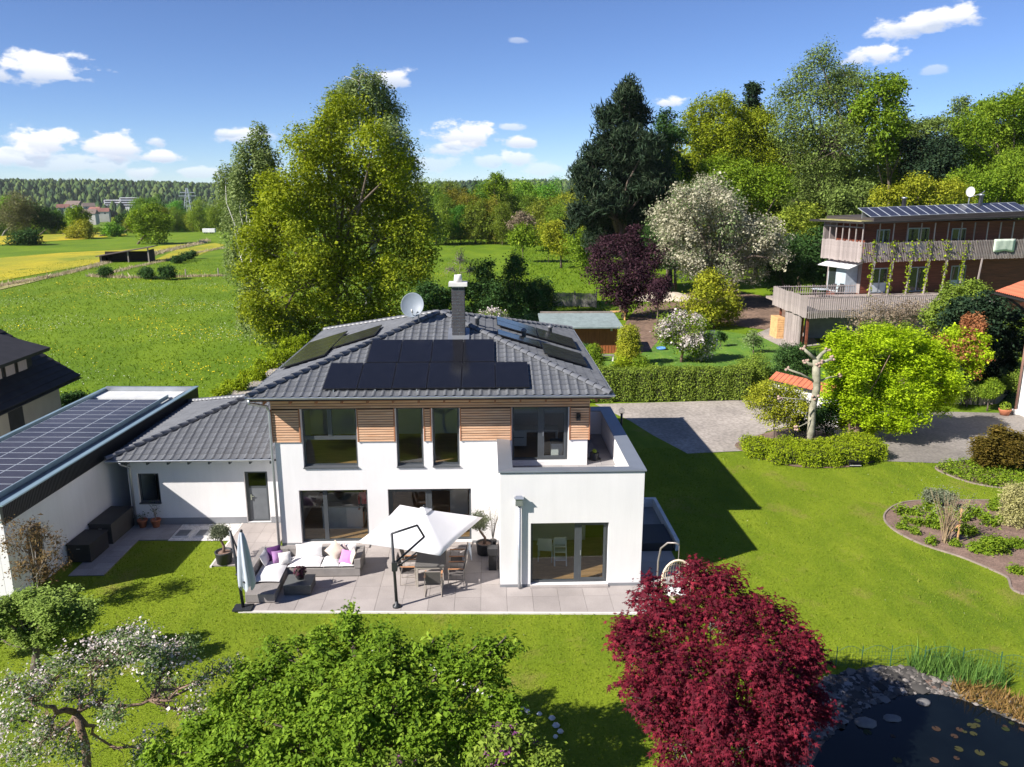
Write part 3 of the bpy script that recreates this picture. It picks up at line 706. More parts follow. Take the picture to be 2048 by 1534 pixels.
def window(root, x0, x1, z0, z1, y, mull=(), trans=None, depth=.16, fw=.07, name='window', sill=True, handle=None, sash=()):
    """frame set `depth` back in an opening whose outer face is y; glass behind the frame's front"""
    ya, yb = y+depth, y+depth+.07; f = MB()
    f.box(x0, x0+fw, ya, yb, z0, z1); f.box(x1-fw, x1, ya, yb, z0, z1); f.box(x0+fw, x1-fw, ya, yb, z0, z0+fw+.01); f.box(x0+fw, x1-fw, ya, yb, z1-fw, z1)
    zt = z1-fw
    if trans:
        f.box(x0+fw, x1-fw, ya+.002, yb-.002, trans-.07, trans+.07)
    for m in mull:
        f.box(m-.075, m+.075, ya-.012, yb-.004, (trans+.07 if trans else z0+fw+.01), zt)
    for sx0, sx1 in sash:                           # raised sash
        g = .075
        f.box(sx0, sx0+g, ya-.02, ya-.001, z0+fw+.011, zt); f.box(sx1-g, sx1, ya-.02, ya-.001, z0+fw+.011, zt)
        f.box(sx0+g, sx1-g, ya-.02, ya-.001, z0+fw+.011, z0+fw+.1); f.box(sx0+g, sx1-g, ya-.02, ya-.001, zt-g, zt)
    w = f.build(name, m_alu, root)
    es = [x0+fw]+[q for m in sorted(mull) for q in (m-.075, m+.075)]+[x1-fw]
    for a, b in zip(es[::2], es[1::2]):
        if trans:
            link(MB().box(a, b, ya+.025, ya+.045, trans+.07, zt).mesh('pane', m_glass), 'pane', w)
        else: link(MB().box(a, b, ya+.025, ya+.045, z0+fw+.01, zt).mesh('pane', m_glass), 'pane', w)
    if trans: link(MB().box(x0+fw, x1-fw, ya+.025, ya+.045, z0+fw+.01, trans-.07).mesh('pane', m_glass), 'pane', w)
    if sill: link(MB().slab([(x0-.012, y-.06, z0+.012), (x1+.012, y-.06, z0+.012), (x1+.012, ya-.001, z0+.034), (x0-.012, ya-.001, z0+.034)], .035).mesh('sill', m_sill), 'sill', w)
    if handle: link(MB().box(handle-.012, handle+.012, ya-.05, ya-.024, (z0+z1)/2-.1, (z0+z1)/2+.06).mesh('handle', m_zinc), 'handle', w)
    return w

# ------------------------------------------------------------------ tiled hip roofs
TW, TC = .30, .345
def tile_mesh(name='roof_tile'):
    """one pan tile: flat pan, raised roll, lip at the lower edge; x across, y up-slope"""
    prof = [(0, .012), (.055, .0), (.17, .0), (.205, .022), (.245, .040), (.285, .026), (.302, .012)]
    mb = MB(); n = len(prof); yl = TC+.03
    rise = .022                                     # upper end sits under the next tile
    vs = [(x, 0, z+rise) for x, z in prof]+[(x, yl, z) for x, z in prof]+[(x, 0, z+rise-.018) for x, z in prof]
    fs = [(i, i+1, n+i+1, n+i) for i in range(n-1)]+[(2*n+i, 2*n+i+1, i+1, i) for i in range(n-1)]
    mb.add(vs, fs); return mb
TILE = tile_mesh()
def roof_face(o, u, w, L_, H_, tri, skip=None, hips=()):
    """o: eave start; u along the eave, w up the slope (unit); tri(s, t) > 0 inside; returns tile placements"""
    res = []
    nrm = u.cross(w).normalized()
    for j in range(int(H_/TC)+1):
        for i in range(-1, int(L_/TW)+1):
            s, t = i*TW+.02, j*TC-.03
            cs = [(s, t), (s+TW, t), (s, t+TC), (s+TW, t+TC)]
            inside = [tri(a, b) for a, b in cs]
            if max(inside) <= 0: continue
            res.append((i, j, s, t, min(inside) > .02, Matrix((( u.x, w.x, nrm.x, 0), (u.y, w.y, nrm.y, 0), (u.z, w.z, nrm.z, 0), (0, 0, 0, 1)))))
    return res
def tile_roof(root, name, faces, roof_part, limit=300):
    """faces: (o,u,w,L,H,tri,clip planes [(co,no)], priority). The nearest tiles are objects, the rest one mesh"""
    cand = []
    for fi, (o, u, w, L_, H_, tri, clips, pr) in enumerate(faces):
        for (i, j, s, t, whole, Mx) in roof_face(o, u, w, L_, H_, tri): cand.append((pr+j*.02 if whole else 99, fi, s, t, Mx))
    cand.sort(key=lambda c: c[0])
    me = TILE.mesh('roof_tile', m_tile); k = 0; rest = {}
    for c in cand:
        o, u, w = faces[c[1]][:3]; p = o+u*c[2]+w*c[3]
        if k < limit and c[0] < 50:
            ob = link(me, 'roof_tile', roof_part); ob.matrix_basis = Matrix.Translation(p) @ c[4]; k += 1
        else: rest.setdefault(c[1], []).append((p, c[4]))
    for fi, lst in rest.items():
        mb = MB()
        for p, Mx in lst: mb.add([tuple(Mx.to_3x3() @ Vector(v)+p) for v in TILE.v], TILE.f)
        m2 = mb.mesh('roof_tiles', m_tile); bm = bmesh.new(); bm.from_mesh(m2)
        for co, no in faces[fi][6]:
            bmesh.ops.bisect_plane(bm, geom=bm.verts[:]+bm.edges[:]+bm.faces[:], plane_co=co, plane_no=no, clear_outer=True)
        bm.to_mesh(m2); bm.free()
        ob = link(m2, 'roof_tiles', roof_part); ob['kind'] = 'stuff'
def hip_caps(roof_part, a, b, step=.36, r=.115, lift=.03, up=None, rot=0):
    """overlapping half-round caps from a (low) to b (high)"""
    a, b = Vector(a), Vector(b); d = (b-a); L_ = d.length; d.normalize(); n = int(L_/step)
    mb = MB(); N_ = 7; vs = []; fs = []
    for y, rr in ((-.03, r*1.12), (step*.98, r*.92)):
        for q in range(N_): t = math.pi*q/(N_-1); vs.append((rr*math.cos(t), y, rr*math.sin(t)*.85+(.012 if y < 0 else 0)))
    fs = [(q, q+1, N_+q+1, N_+q) for q in range(N_-1)]+[tuple(range(N_))[::-1]]
    mb.add(vs, [f[::-1] if len(f) == 4 else f for f in fs]); me = mb.mesh('ridge_tile', m_tile_c, True)
    x = d.cross(Vector((0, 0, 1))).normalized(); z = x.cross(d).normalized()
    Mx = Matrix(((x.x, d.x, z.x, 0), (x.y, d.y, z.y, 0), (x.z, d.z, z.z, 0), (0, 0, 0, 1)))
    for i in range(n):
        ob = link(me, 'ridge_tile', roof_part); ob.matrix_basis = Matrix.Translation(a+d*(i*step+.03)+Vector((0, 0, lift))) @ Mx
def pv_panel(root, quad, t=.04, cells=(6, 0), frame=.018, name='solar_panel', mat=None, fm=None):
    """framed panel from four corners (counter-clockwise seen from above)"""
    q = [Vector(p) for p in quad]; c = sum(q, Vector())/4
    f = MB().slab(q, t).build(name, fm or m_pvf, root)
    nrm = (q[1]-q[0]).cross(q[3]-q[0]).normalized()
    e1 = (q[1]-q[0]); e2 = (q[3]-q[0]); a, b = frame/e1.length, frame/e2.length
    def P(s, t_): return q[0]+e1*s+e2*t_+(q[2]-q[1]-e2)*s*t_+nrm*.002
    mb = MB(); nx_, ny_ = cells
    link(MB().add([P(a, b), P(1-a, b), P(1-a, 1-b), P(a, 1-b)], [(0, 1, 2, 3)]).mesh('cell_sheet', mat or m_pv), 'cell_sheet', f)
    return f

# ================================================================== main house
XL, XR, YF, YB = -7.41, 3.50, 26.40, 37.97
EX0, EX1, EY0, EY1, EZ = -7.99, 4.17, 25.69, 38.68, 5.69
APX = Vector((-1.91, 32.18, 7.53))
house = thing('family_house', 'white two-storey house with larch cladding and black solar panels on its grey hip roof', 'house', (-1.9, 31, 0), absolute=True)
ZW, ZT, ZS, ZG = 3.88, 5.07, 2.93, 2.09
W1, W2, W3, W4 = (-6.46, -4.56), (-3.2, -2.26), (-1.94, -1.0), (.85, 2.82)
AX0_ = .34; G1, G2 = (-6.70, -4.29), (-3.57, -.62)
ops = [(*W1, ZS, ZT), (*W2, ZS, ZT), (*W3, ZS, ZT), (*W4, 3.08, ZT), (*G1, .06, ZG), (*G2, .06, ZG)]
mb = wall_open(MB(), XL, XR, .0, 5.55, YF, YF+.34, ops)
mb.box(XL, XL+.34, YF+.34, YB, 0, 5.55); mb.box(XR-.34, XR, YF+.34, YB, 0, 5.55); mb.box(XL+.34, XR-.34, YB-.34, YB, 0, 5.55)
mb.build('wall', m_white, house)
for a, b in ((XL-.005, G1[0]-.03), (G1[1]+.03, G2[0]-.03), (G2[1]+.03, AX0_)): MB().box(a, b, YF-.006, YF-.0005, -.05, .09).build('plinth', m_plinth, house)
# storeys inside
MB().box(XL+.34, XR-.34, YF+.25, YB-.34, .0, .055).build('room_floor', m_floor, house)
MB().box(XL+.34, XR-.34, YF+.341, YB-.34, 2.5, 2.86).build('ceiling', m_int, house)
MB().box(XL+.34, XR-.34, YF+.341, YB-.34, 2.86, 2.90).build('room_floor', m_floor, house)
MB().box(XL+.34, XR-.34, YF+.341, YB-.34, 5.35, 5.5).build('ceiling', m_int, house)
MB().box(XL+.34, XR-.34, YF+5.0, YF+5.15, .056, 2.499).build('room_wall', m_int, house)
MB().box(XL+.34, XR-.34, YF+4.0, YF+4.15, 2.901, 5.349).build('room_wall', m_int, house)
for xw in (-3.85,): MB().box(xw-.06, xw+.06, YF+.36, YF+3.99, 2.901, 5.349).build('room_wall', m_int, house)
MB().box(.2, .32, YF+.36, YF+3.99, 2.901, 5.349).build('room_wall', m_int, house)
MB().box(-3.98, -3.86, YF+2.6, YF+4.99, .056, 2.499).build('room_wall', m_dark, house)
# windows
window(house, *W1, ZS, ZT, YF, mull=((W1[0]+W1[1])/2,), trans=3.98, sash=((W1[0]+.07, (W1[0]+W1[1])/2-.075), ((W1[0]+W1[1])/2+.075, W1[1]-.07)) and ())
window(house, *W2, ZS, ZT, YF); window(house, *W3, ZS, ZT, YF)
window(house, *W4, 3.08, ZT, YF, mull=((W4[0]+W4[1])/2,), sill=False, name='balcony_door', sash=(((W4[0]+W4[1])/2+.075, W4[1]-.07),), handle=(W4[0]+W4[1])/2+.11)
window(house, *G1, .06, ZG, YF, mull=(-5.82,), sill=False, name='terrace_door')
window(house, *G2, .06, ZG, YF, mull=(-2.1,), sill=False, name='terrace_door', sash=((G2[0]+.07, -2.175),))
for a, b in (G1, G2): MB().box(a-.02, b+.02, YF-.32, YF+.15, -.03, .045).build('door_step', m_slab, house)
# larch cladding: every slat
clad = MB().box(XL-.02, XR+.02, YF-.012, YF-.001, ZW+.01, 5.54)
fields = [(XL-.05, W1[0]-.045), (W1[1]+.045, W2[0]-.045), (W2[1]+.045, W3[0]-.045), (W3[1]+.045, W4[0]-.045), (W4[1]+.045, XR+.05)]
mb = MB()
for a, b in fields: mb.box(a+.02, b-.02, YF-.02, YF-.002, ZW, ZT)
mb.box(XL-.02, XR+.02, YF-.02, YF-.002, ZT+.002, 5.6)
cl = mb.build('cladding', m_back, house)
mb2 = MB().box(XL-.022, XL-.002, YF-.02, YF+2, ZW, 5.6); mb2.build('cladding', m_back, house)
P_ = .0885; rr = random.Random(8)
def slat(a, b, z, y=YF):
    t = rr.uniform(-.003, .003)
    link(MB().slab([(a, y-.052+t, z), (b, y-.052+t, z), (b, y-.046+t, z+.066), (a, y-.046+t, z+.066)], .026).mesh('slat', m_larch), 'slat', cl)
for a, b in fields:
    for j in range(13): slat(a+.002, b-.002, ZW+.012+j*P_*1.02)
for j in range(5):
    cuts = sorted(rr.uniform(XL+1, XR-1) for _ in range(2)); xs_ = [XL-.05]+cuts+[XR+.05]
    for a, b in zip(xs_[:-1], xs_[1:]): slat(a+.002, b-.002, ZT+.03+j*P_*1.02)
for a, b in fields:
    for x in (a, b): MB().box(x-.022, x+.022, YF-.062, YF-.003, ZW, ZT).build('corner_board', m_larch_d, house)
for j in range(19):                                  # return of the cladding on the two sides
    z = ZW+.012+j*P_*1.01
    link(MB().box(XL-.055, XL-.024, YF-.02, YF+2.2, z, z+.066).mesh('slat', m_larch), 'slat', cl)
    link(MB().box(XR+.024, XR+.055, YF-.02, YF+4.6, z, z+.066).mesh('slat', m_larch), 'slat', cl)
# roof
FL, FR, BR, BL = Vector((EX0, EY0, EZ)), Vector((EX1, EY0, EZ)), Vector((EX1, EY1, EZ)), Vector((EX0, EY1, EZ))
mb = MB(); dz = Vector((0, 0, -.02))
mb.add([FL+dz, FR+dz, BR+dz, BL+dz, APX+dz], [(0, 1, 4), (1, 2, 4), (2, 3, 4), (3, 0, 4)])
mb.add([p+Vector((0, 0, -.14)) for p in (FL, FR, BR, BL)], [(3, 2, 1, 0)])
for a, b in ((FL, FR), (FR, BR), (BR, BL), (BL, FL)): mb.add([a+Vector((0,0,-.14)), b+Vector((0,0,-.14)), b+dz, a+dz], [(0, 1, 2, 3)])
roof = mb.build('roof', m_under, house)
soff = MB().box(EX0+.03, EX1-.03, EY0+.03, EY1-.03, EZ-.17, EZ-.145).build('soffit', m_larch_d, house)
def face_def(A, B, top, pr, clips):
    u = (B-A).normalized(); L_ = (B-A).length; foot = A+u*((top-A).dot(u)); w = (top-foot).normalized(); H_ = (top-foot).length; s0 = (top-A).dot(u)
    def tri(s, t):
        return min(s-s0*t/H_, (L_-s)-(L_-s0)*t/H_, H_-t)
    return (A, u, w, L_, H_, tri, clips, pr)
def vplane(a, b, inside):
    d = (b-a); d.z = 0; n = Vector((d.y, -d.x, 0)).normalized()
    if n.dot(inside-a) > 0: n = -n
    return (a.copy(), n)
ctr = Vector((0, 0, 0))
fF = face_def(FL, FR, APX, 0, [vplane(FL, APX, Vector((-1.9, 26, 0))), vplane(FR, APX, Vector((-1.9, 26, 0)))])
fR = face_def(FR, BR, APX, 3, [vplane(FR, APX, Vector((4, 32, 0))), vplane(BR, APX, Vector((4, 32, 0)))])
fB = face_def(BR, BL, APX, 60, [vplane(BR, APX, Vector((-1.9, 38, 0))), vplane(BL, APX, Vector((-1.9, 38, 0)))])
fL = face_def(BL, FL, APX, 4, [vplane(BL, APX, Vector((-7.9, 32, 0))), vplane(FL, APX, Vector((-7.9, 32, 0)))])
tile_roof(house, 'roof', [fF, fR, fB, fL], roof)
for c in (FL, FR, BR, BL): hip_caps(roof, c, APX)
# gutters
def gutter(root, a, b, r=.065, mat=None, name='gutter'):
    a, b = Vector(a), Vector(b); d = (b-a).normalized(); x = d.cross(Vector((0, 0, 1))).normalized(); mb = MB(); n = 7; vs = []
    for p in (a, b):
        for rr_ in (r, r-.01):
            for q in range(n): t = math.pi*q/(n-1); vs.append(p+x*rr_*math.cos(t)-Vector((0, 0, rr_*math.sin(t))))
    fs = []
    for q in range(n-1): fs += [(q, q+1, 2*n+q+1, 2*n+q), (n+q+1, n+q, 3*n+q, 3*n+q+1)]
    fs += [(0, n, 3*n, 2*n), (n-1, 2*n-1, 4*n-1, 3*n-1)][::1]
    for q in range(n-1): fs += [(q, n+q, n+q+1, q+1), (2*n+q, 2*n+q+1, 3*n+q+1, 3*n+q)]
    mb.add(vs, fs); return mb.build(name, mat or m_zinc, root)
gutter(house, (EX0-.03, EY0-.07, EZ-.01), (EX1+.1, EY0-.07, EZ-.01)); gutter(house, (EX1+.07, EY0-.1, EZ-.01), (EX1+.07, EY1, EZ-.01)); gutter(house, (EX0-.07, EY1, EZ-.01), (EX0-.07, EY0-.0, EZ-.01))
for i in range(14):
    x = EX0+.5+i*.86; MB().box(x-.03, x+.03, EY0+.01, EY0+.55, EZ-.26, EZ-.172).build('rafter_end', m_larch_d, house)
def pipe(root, pts, r=.045, mat=None, name='downpipe'): return MB().tube(pts, r, 10).build(name, mat or m_zinc, root, True)
pipe(house, [(-7.95, EY0-.07, EZ-.07), (-7.95, EY0-.07, EZ-.2), (-7.58, YF-.09, 5.2), (-7.5, YF-.09, 5.0), (-7.5, YF-.09, 2.6), (-7.5, YF-.09, .0)], .05)
# solar panels on the front slope
kf = (APX.z-EZ)/(APX.y-EY0)
def zf(y): return EZ+kf*(y-EY0)+.13
for i in range(6):
    xa = -5.57+i*1.17; pv_panel(house, [(xa, 25.97, zf(25.97)), (xa+1.15, 25.97, zf(25.97)), (xa+1.15, 27.73, zf(27.73)), (xa, 27.73, zf(27.73))])
for i in range(4):
    xa = -4.33+i*1.15; pv_panel(house, [(xa, 27.77, zf(27.77)), (xa+1.13, 27.77, zf(27.77)), (xa+1.13, 29.5, zf(29.5)), (xa, 29.5, zf(29.5))])
ks = (APX.z-EZ)/(APX.x-EX0)
def zl(x): return EZ+ks*(x-EX0)+.15
def zr(x): return EZ+ks*(EX1-x)+.15
m_pv2 = M('solar_cell_brown', (.032,.031,.022), .2, .2, 3, spec=.5)
for i in range(5):
    ya = 29.25+i*1.03; pv_panel(house, [(-7.8, ya+1.02, zl(-7.8)), (-7.8, ya, zl(-7.8)), (-6.12, ya, zl(-6.12)), (-6.12, ya+1.02, zl(-6.12))], mat=m_pv2)
for i in range(2):
    ya = 30.55+i*1.15; pv_panel(house, [(-6.08, ya+1.14, zl(-6.08)), (-6.08, ya, zl(-6.08)), (-4.4, ya, zl(-4.4)), (-4.4, ya+1.14, zl(-4.4))], mat=m_pv2)
for xa, xb in ((.42, 2.12), (2.16, 3.8)):
    for ya in (32.45, 33.6): pv_panel(house, [(xa, ya, zr(xa)), (xb, ya, zr(xb)), (xb, ya+1.12, zr(xb)), (xa, ya+1.12, zr(xa))], mat=m_pv2)
for xa, xb, ya in ((.42, 2.12, 30.2), (2.16, 3.8, 30.2), (2.16, 3.8, 29.05)): pv_panel(house, [(xa, ya, zr(xa)), (xb, ya, zr(xb)), (xb, ya+1.12, zr(xb)), (xa, ya+1.12, zr(xa))], mat=m_pv2)
for xa, ya in ((2.83, 34.95), (-.4, 31.5), (1.5, 31.8)):
    zz = zr(xa)-.15; MB().lathe([(.09, -.05), (.09, .28), (.12, .29), (.12, .36), (.05, .42)], 12, (xa, ya, zz)).build('roof_vent', m_tile_c, house, True)
# mounting feet under the panels
for p in [(-5.2+1.4*i, 25.99) for i in range(5)]: MB().box(p[0]-.02, p[0]+.02, p[1]-.02, p[1]+.03, zf(p[1])-.13, zf(p[1])-.045).build('panel_bracket', m_zinc, house)
# chimney
cx0, cx1, cy0, cy1 = -1.345, -.845, 29.95, 30.45
ch = MB().box(cx0+.012, cx1-.012, cy0+.012, cy1-.012, 6.6, 8.86).build('chimney', m_mortar, house)
bh, bl = .105, .235; k = 0; z = 6.98
while z < 8.80:
    off = 0 if k % 2 == 0 else .5
    for face in range(4):
        ax = (cx0, cx1) if face in (0, 1) else (cy0, cy1); Lw = ax[1]-ax[0]
        segs = [(0, .56), (.56, 1)] if (k+face) % 2 == 0 else [(0, .44), (.44, 1)]
        for a, b in segs:
            s, e = ax[0]+Lw*a+.008, ax[0]+Lw*b-.008
            mb = MB()
            if face == 0: mb.box(s, e, cy0, cy0+.05, z, z+bh)
            if face == 1: mb.box(s, e, cy1-.05, cy1, z, z+bh)
            if face == 2: mb.box(cx0, cx0+.05, max(s, cy0+.051), min(e, cy1-.051), z, z+bh)
            if face == 3: mb.box(cx1-.05, cx1, max(s, cy0+.051), min(e, cy1-.051), z, z+bh)
            link(mb.mesh('brick', m_brick), 'brick', ch)
    z += bh+.018; k += 1
link(MB().box(cx0-.1, cx1+.1, cy0-.1, cy1+.1, 8.86, 8.99).mesh('chimney_cap', m_conc), 'chimney_cap', ch)
link(MB().lathe([(.17, 8.99), (.135, 9.27), (.11, 9.27), (.11, 9.1)], 18, ((cx0+cx1)/2, (cy0+cy1)/2, 0)).mesh('chimney_pot', m_conc, True), 'chimney_pot', ch)
link(MB().slab([(cx0-.16, 29.6, zf(29.6)-.06), (cx1+.16, 29.6, zf(29.6)-.06), (cx1+.16, 30.6, zf(30.6)-.06), (cx0-.16, 30.6, zf(30.6)-.06)], .02).mesh('lead_flashing', m_zinc), 'lead_flashing', ch)
link(MB().box(cx0-.015, cx1+.015, cy0-.015, cy1+.015, 6.7, 6.965).mesh('lead_collar', m_zinc), 'lead_collar', ch)
# satellite dish
db = Vector((-2.72, 31.15, 7.33)); dish_m = M('dish_grey', (.17,.2,.235), .5, .05, 3)
dd = Vector((-.12, -.93, .36)).normalized(); dc = db+Vector((-.22, .1, .62))
mb = MB(); n = 28; prof = [(0, 0), (.12, .006), (.24, .026), (.34, .055), (.42, .09), (.45, .108), (.465, .108), (.455, .085), (.34, .03), (.2, -.02), (.05, -.035)]
mb.lathe([(max(r_, .002), z_) for r_, z_ in prof], n)
me = mb.mesh('satellite_dish', dish_m, True); ds = link(me, 'satellite_dish', house)
ds.matrix_basis = Matrix.Translation(dc) @ dd.to_track_quat('Z', 'Y').to_matrix().to_4x4() @ Matrix.Diagonal((1, 1.08, 1, 1))
MB().tube([db, db+Vector((0, .04, .45)), dc-dd*.03], .03, 8).build('dish_mast', m_zinc, house, True)
MB().tube([dc+Vector((.03, -.02, -.47)), dc+dd*.33+Vector((.05, 0, -.42)), dc+dd*.42+Vector((.05, 0, -.32))], .018, 8).tube([dc+dd*.36+Vector((.05,0,-.36)), dc+dd*.47+Vector((.05,0,-.27))], .035, 8).build('dish_arm', m_conc, house, True)
MB().bar(dc+Vector((-.02, -.1, -.5)), dc+Vector((.2, -.22, -.2)), .03).build('dish_bracket', m_zinc, house)

# front block with roof terrace
AX0, AX1, AY0, AZ = .36, 4.88, 23.08, 3.86
A1 = (1.33, 3.81); TY = 30.4
mb = wall_open(MB(), AX0, AX1, 0, AZ, AY0, AY0+.36, [(*A1, .06, 2.19)])
mb.box(AX0, AX0+.36, AY0+.36, YF-.003, 0, AZ); mb.box(AX1-.36, AX1, AY0+.36, TY, 0, AZ); mb.box(XR+.002, AX1-.36, TY-.36, TY, 0, AZ)
ann = mb.build('terrace_block_wall', m_white, house)
for bx_ in ((AX0-.005, A1[0]-.03, AY0-.006, AY0-.0005), (A1[1]+.03, AX1+.005, AY0-.006, AY0-.0005), (AX0-.006, AX0-.0005, AY0, YF-.02), (AX1+.0005, AX1+.006, AY0, TY)): MB().box(*bx_, -.05, .09).build('plinth', m_plinth, house)
MB().box(AX0+.36, AX1-.36, AY0+.25, YF+.2, 0, .055).build('room_floor', m_floor, house)
MB().box(AX0+.361, AX1-.361, AY0+.361, YF-.002, 2.5, 2.9).build('terrace_slab', m_int, house)
MB().box(XR+.003, AX1-.361, YF-.002, TY-.361, 2.5, 2.9).build('terrace_slab', m_int, house)
for i in range(6):
    for j in range(5):
        xa = AX0+.37+.62*i; ya = AY0+.37+.6*j
        if xa+.6 < AX1-.36: link(MB().box(xa, min(xa+.61, AX1-.362), ya, min(ya+.59, YF-.01), 2.902, 2.93).mesh('terrace_tile', m_slab2), 'terrace_tile', ann)
for j in range(6):
    for i in range(2):
        xa = XR+.06+.48*i; ya = YF+.02+.6*j
        link(MB().box(xa, min(xa+.47, AX1-.363), ya, min(ya+.59, TY-.37), 2.902, 2.93).mesh('terrace_tile', m_slab2), 'terrace_tile', ann)
window(house, *A1, .06, 2.19, AY0, mull=(2.82,), sill=False, name='terrace_door', sash=((2.895, 3.74),), handle=2.94)
MB().box(A1[0]-.02, A1[1]+.02, AY0-.14, AY0+.15, -.03, .045).build('door_step', m_slab, house)
# coping with a small fall, mitred sheets
def cope(quad, name='coping'): return MB().slab(quad, .045).build(name, m_coping, house)
z0, z1 = AZ+.05, AZ+.09; o_ = .05
cope([(AX0-o_, AY0-o_, z1), (AX1+o_, AY0-o_, z1), (AX1-.41, AY0+.41, z0), (AX0+.41, AY0+.41, z0)])
cope([(AX1+o_, AY0-o_, z1), (AX1+o_, 26.6, z1), (AX1-.41, 26.6, z0), (AX1-.41, AY0+.41, z0)])
cope([(AX1+o_, 26.605, z1), (AX1+o_, TY+o_, z1), (AX1-.41, TY-.41, z0), (AX1-.41, 26.605, z0)])
cope([(AX1+o_, TY+o_, z1), (XR+.06, TY+o_, z1), (XR+.06, TY-.41, z0), (AX1-.41, TY-.41, z0)])
cope([(AX0-o_, YF-.065, z1), (AX0-o_, AY0-o_, z1), (AX0+.41, AY0+.41, z0), (AX0+.41, YF-.065, z0)])
# rain head and pipe on the front block
MB().box(.84, 1.06, AY0-.2, AY0-.002, 2.86, 3.1).build('rain_head', m_zinc, house)
MB().add([(.80,AY0-.24,3.1),(1.10,AY0-.24,3.1),(1.10,AY0-.002,3.1),(.80,AY0-.002,3.1),(.86,AY0-.18,3.2),(1.04,AY0-.18,3.2)], [(0,1,2,3),(0,4,5,1)]).build('rain_spout', m_zinc, house)
pipe(house, [(.96, AY0-.1, 2.88), (.96, AY0-.1, .25), (.98, AY0-.12, .02)], .05)
# wall lamp, terrace pot, cable drum
MB().box(3.08, 3.22, YF-.19, YF-.056, 4.62, 4.86).box(3.1, 3.2, YF-.25, YF-.19, 4.66, 4.74).build('wall_lamp', m_pvf, house)

# ================================================================== side wing
wing = thing('side_wing', 'low white wing with grey tiled hip roof between house and garage', 'building', (-10.6, 31, 0), absolute=True)
WY, WX0, WX1 = 28.45, -13.55, -7.42
mb = wall_open(MB(), WX0, WX1, 0, 2.72, WY, WY+.3, [(-13.22, -12.42, .85, 2.04), (-9.24, -8.36, .02, 2.07)])
mb.box(WX0, WX0+.3, WY+.3, 35.9, 0, 2.72); mb.box(WX0+.3, WX1, 35.6, 35.9, 0, 2.72); mb.build('wall', m_white, wing)
for a, b in ((WX0, -9.26), (-8.34, WX1)): MB().box(a, b, WY-.008, WY-.0005, -.05, .24).build('plinth', m_plinth, wing)
MB().box(WX0+.3, WX1, WY+1.6, WY+1.7, 0, 2.7).build('room_wall', m_dark, wing)
window(wing, -13.22, -12.42, .85, 2.04, WY, depth=.1)
d = MB().box(-9.24, -9.13, WY+.1, WY+.18, .02, 2.07).box(-8.46, -8.36, WY+.1, WY+.18, .02, 2.07).box(-9.13, -8.46, WY+.1, WY+.18, 1.98, 2.07).box(-9.13, -8.46, WY+.1, WY+.18, .02, .09).build('door', m_alu, wing)
link(MB().box(-9.13, -8.46, WY+.12, WY+.165, .09, 1.36).mesh('door_leaf', M('door_grey', (.12,.13,.14), .45)), 'door_leaf', d)
link(MB().box(-9.13, -8.46, WY+.14, WY+.155, 1.44, 1.98).mesh('pane', m_glass), 'pane', d)
link(MB().box(-9.13, -8.46, WY+.115, WY+.168, 1.361, 1.439).mesh('rail', m_alu), 'rail', d)
link(MB().box(-9.07, -9.03, WY+.07, WY+.118, .9, 1.12).box(-9.07, -8.95, WY+.06, WY+.075, 1.03, 1.06).mesh('handle', M('handle_steel', (.6,.6,.6), .3, metal=.9)), 'handle', d)
WE = 2.77; wk = .315
wA, wB = Vector((-14.02, 27.9, WE)), Vector((-7.43, 27.9, WE)); hip = Vector((-9.92, 32.0, WE+4.1*wk)); rB = Vector((-7.43, 32.0, hip.z)); wC = Vector((-14.02, 36.1, WE)); wD = Vector((-7.43, 36.1, WE))
mb = MB(); mb.add([p+dz for p in (wA, wB, rB, hip, wC, wD)], [(0, 1, 2, 3), (4, 0, 3), (5, 4, 3, 2)])
mb.add([wA+Vector((0,0,-.1)), wB+Vector((0,0,-.1)), wD+Vector((0,0,-.1)), wC+Vector((0,0,-.1))], [(3, 2, 1, 0)])
mb.add([wA+Vector((0,0,-.1)), wB+Vector((0,0,-.1)), wB+dz, wA+dz], [(0, 1, 2, 3)])
wroof = mb.build('roof', m_under, wing)
u = Vector((1, 0, 0)); w_ = (Vector((0, 1, wk))).normalized(); Hs = 4.1*math.hypot(1, wk)
def triF(s, t): return min(s-4.1*t/Hs, (wB-wA).length-s, Hs-t)
fW = (wA, u, w_, (wB-wA).length, Hs, triF, [vplane(wA, hip, Vector((-9, 28, 0))), (Vector((-7.43, 0, 0)), Vector((1, 0, 0)))], 0)
uL = Vector((0, -1, 0)); wL = Vector((1, 0, wk)).normalized()
def triL(s, t): return min(s-4.1*t/Hs, (8.2-s)-4.1*t/Hs, Hs-t)
fL2 = (wC, uL, wL, 8.2, Hs, triL, [vplane(wA, hip, Vector((-14, 32, 0))), vplane(wC, hip, Vector((-14, 32, 0)))], 3)
tile_roof(wing, 'roof', [fW, fL2], wroof)
hip_caps(wroof, wA, hip); hip_caps(wroof, wC, hip); hip_caps(wroof, hip, rB)
gutter(wing, (-14.05, 27.83, WE-.01), (-7.9, 27.83, WE-.01))
for i in range(8): MB().box(-13.3+i*.75-.03, -13.3+i*.75+.03, 27.9, WY, WE-.2, WE-.101).build('rafter_end', m_alu, wing)
pipe(wing, [(-13.5, 27.83, WE-.08), (-13.5, 27.86, WE-.16), (-13.42, 28.36, WE-.45), (-13.42, 28.36, WE-.6), (-13.42, 28.36, 0)], .045)

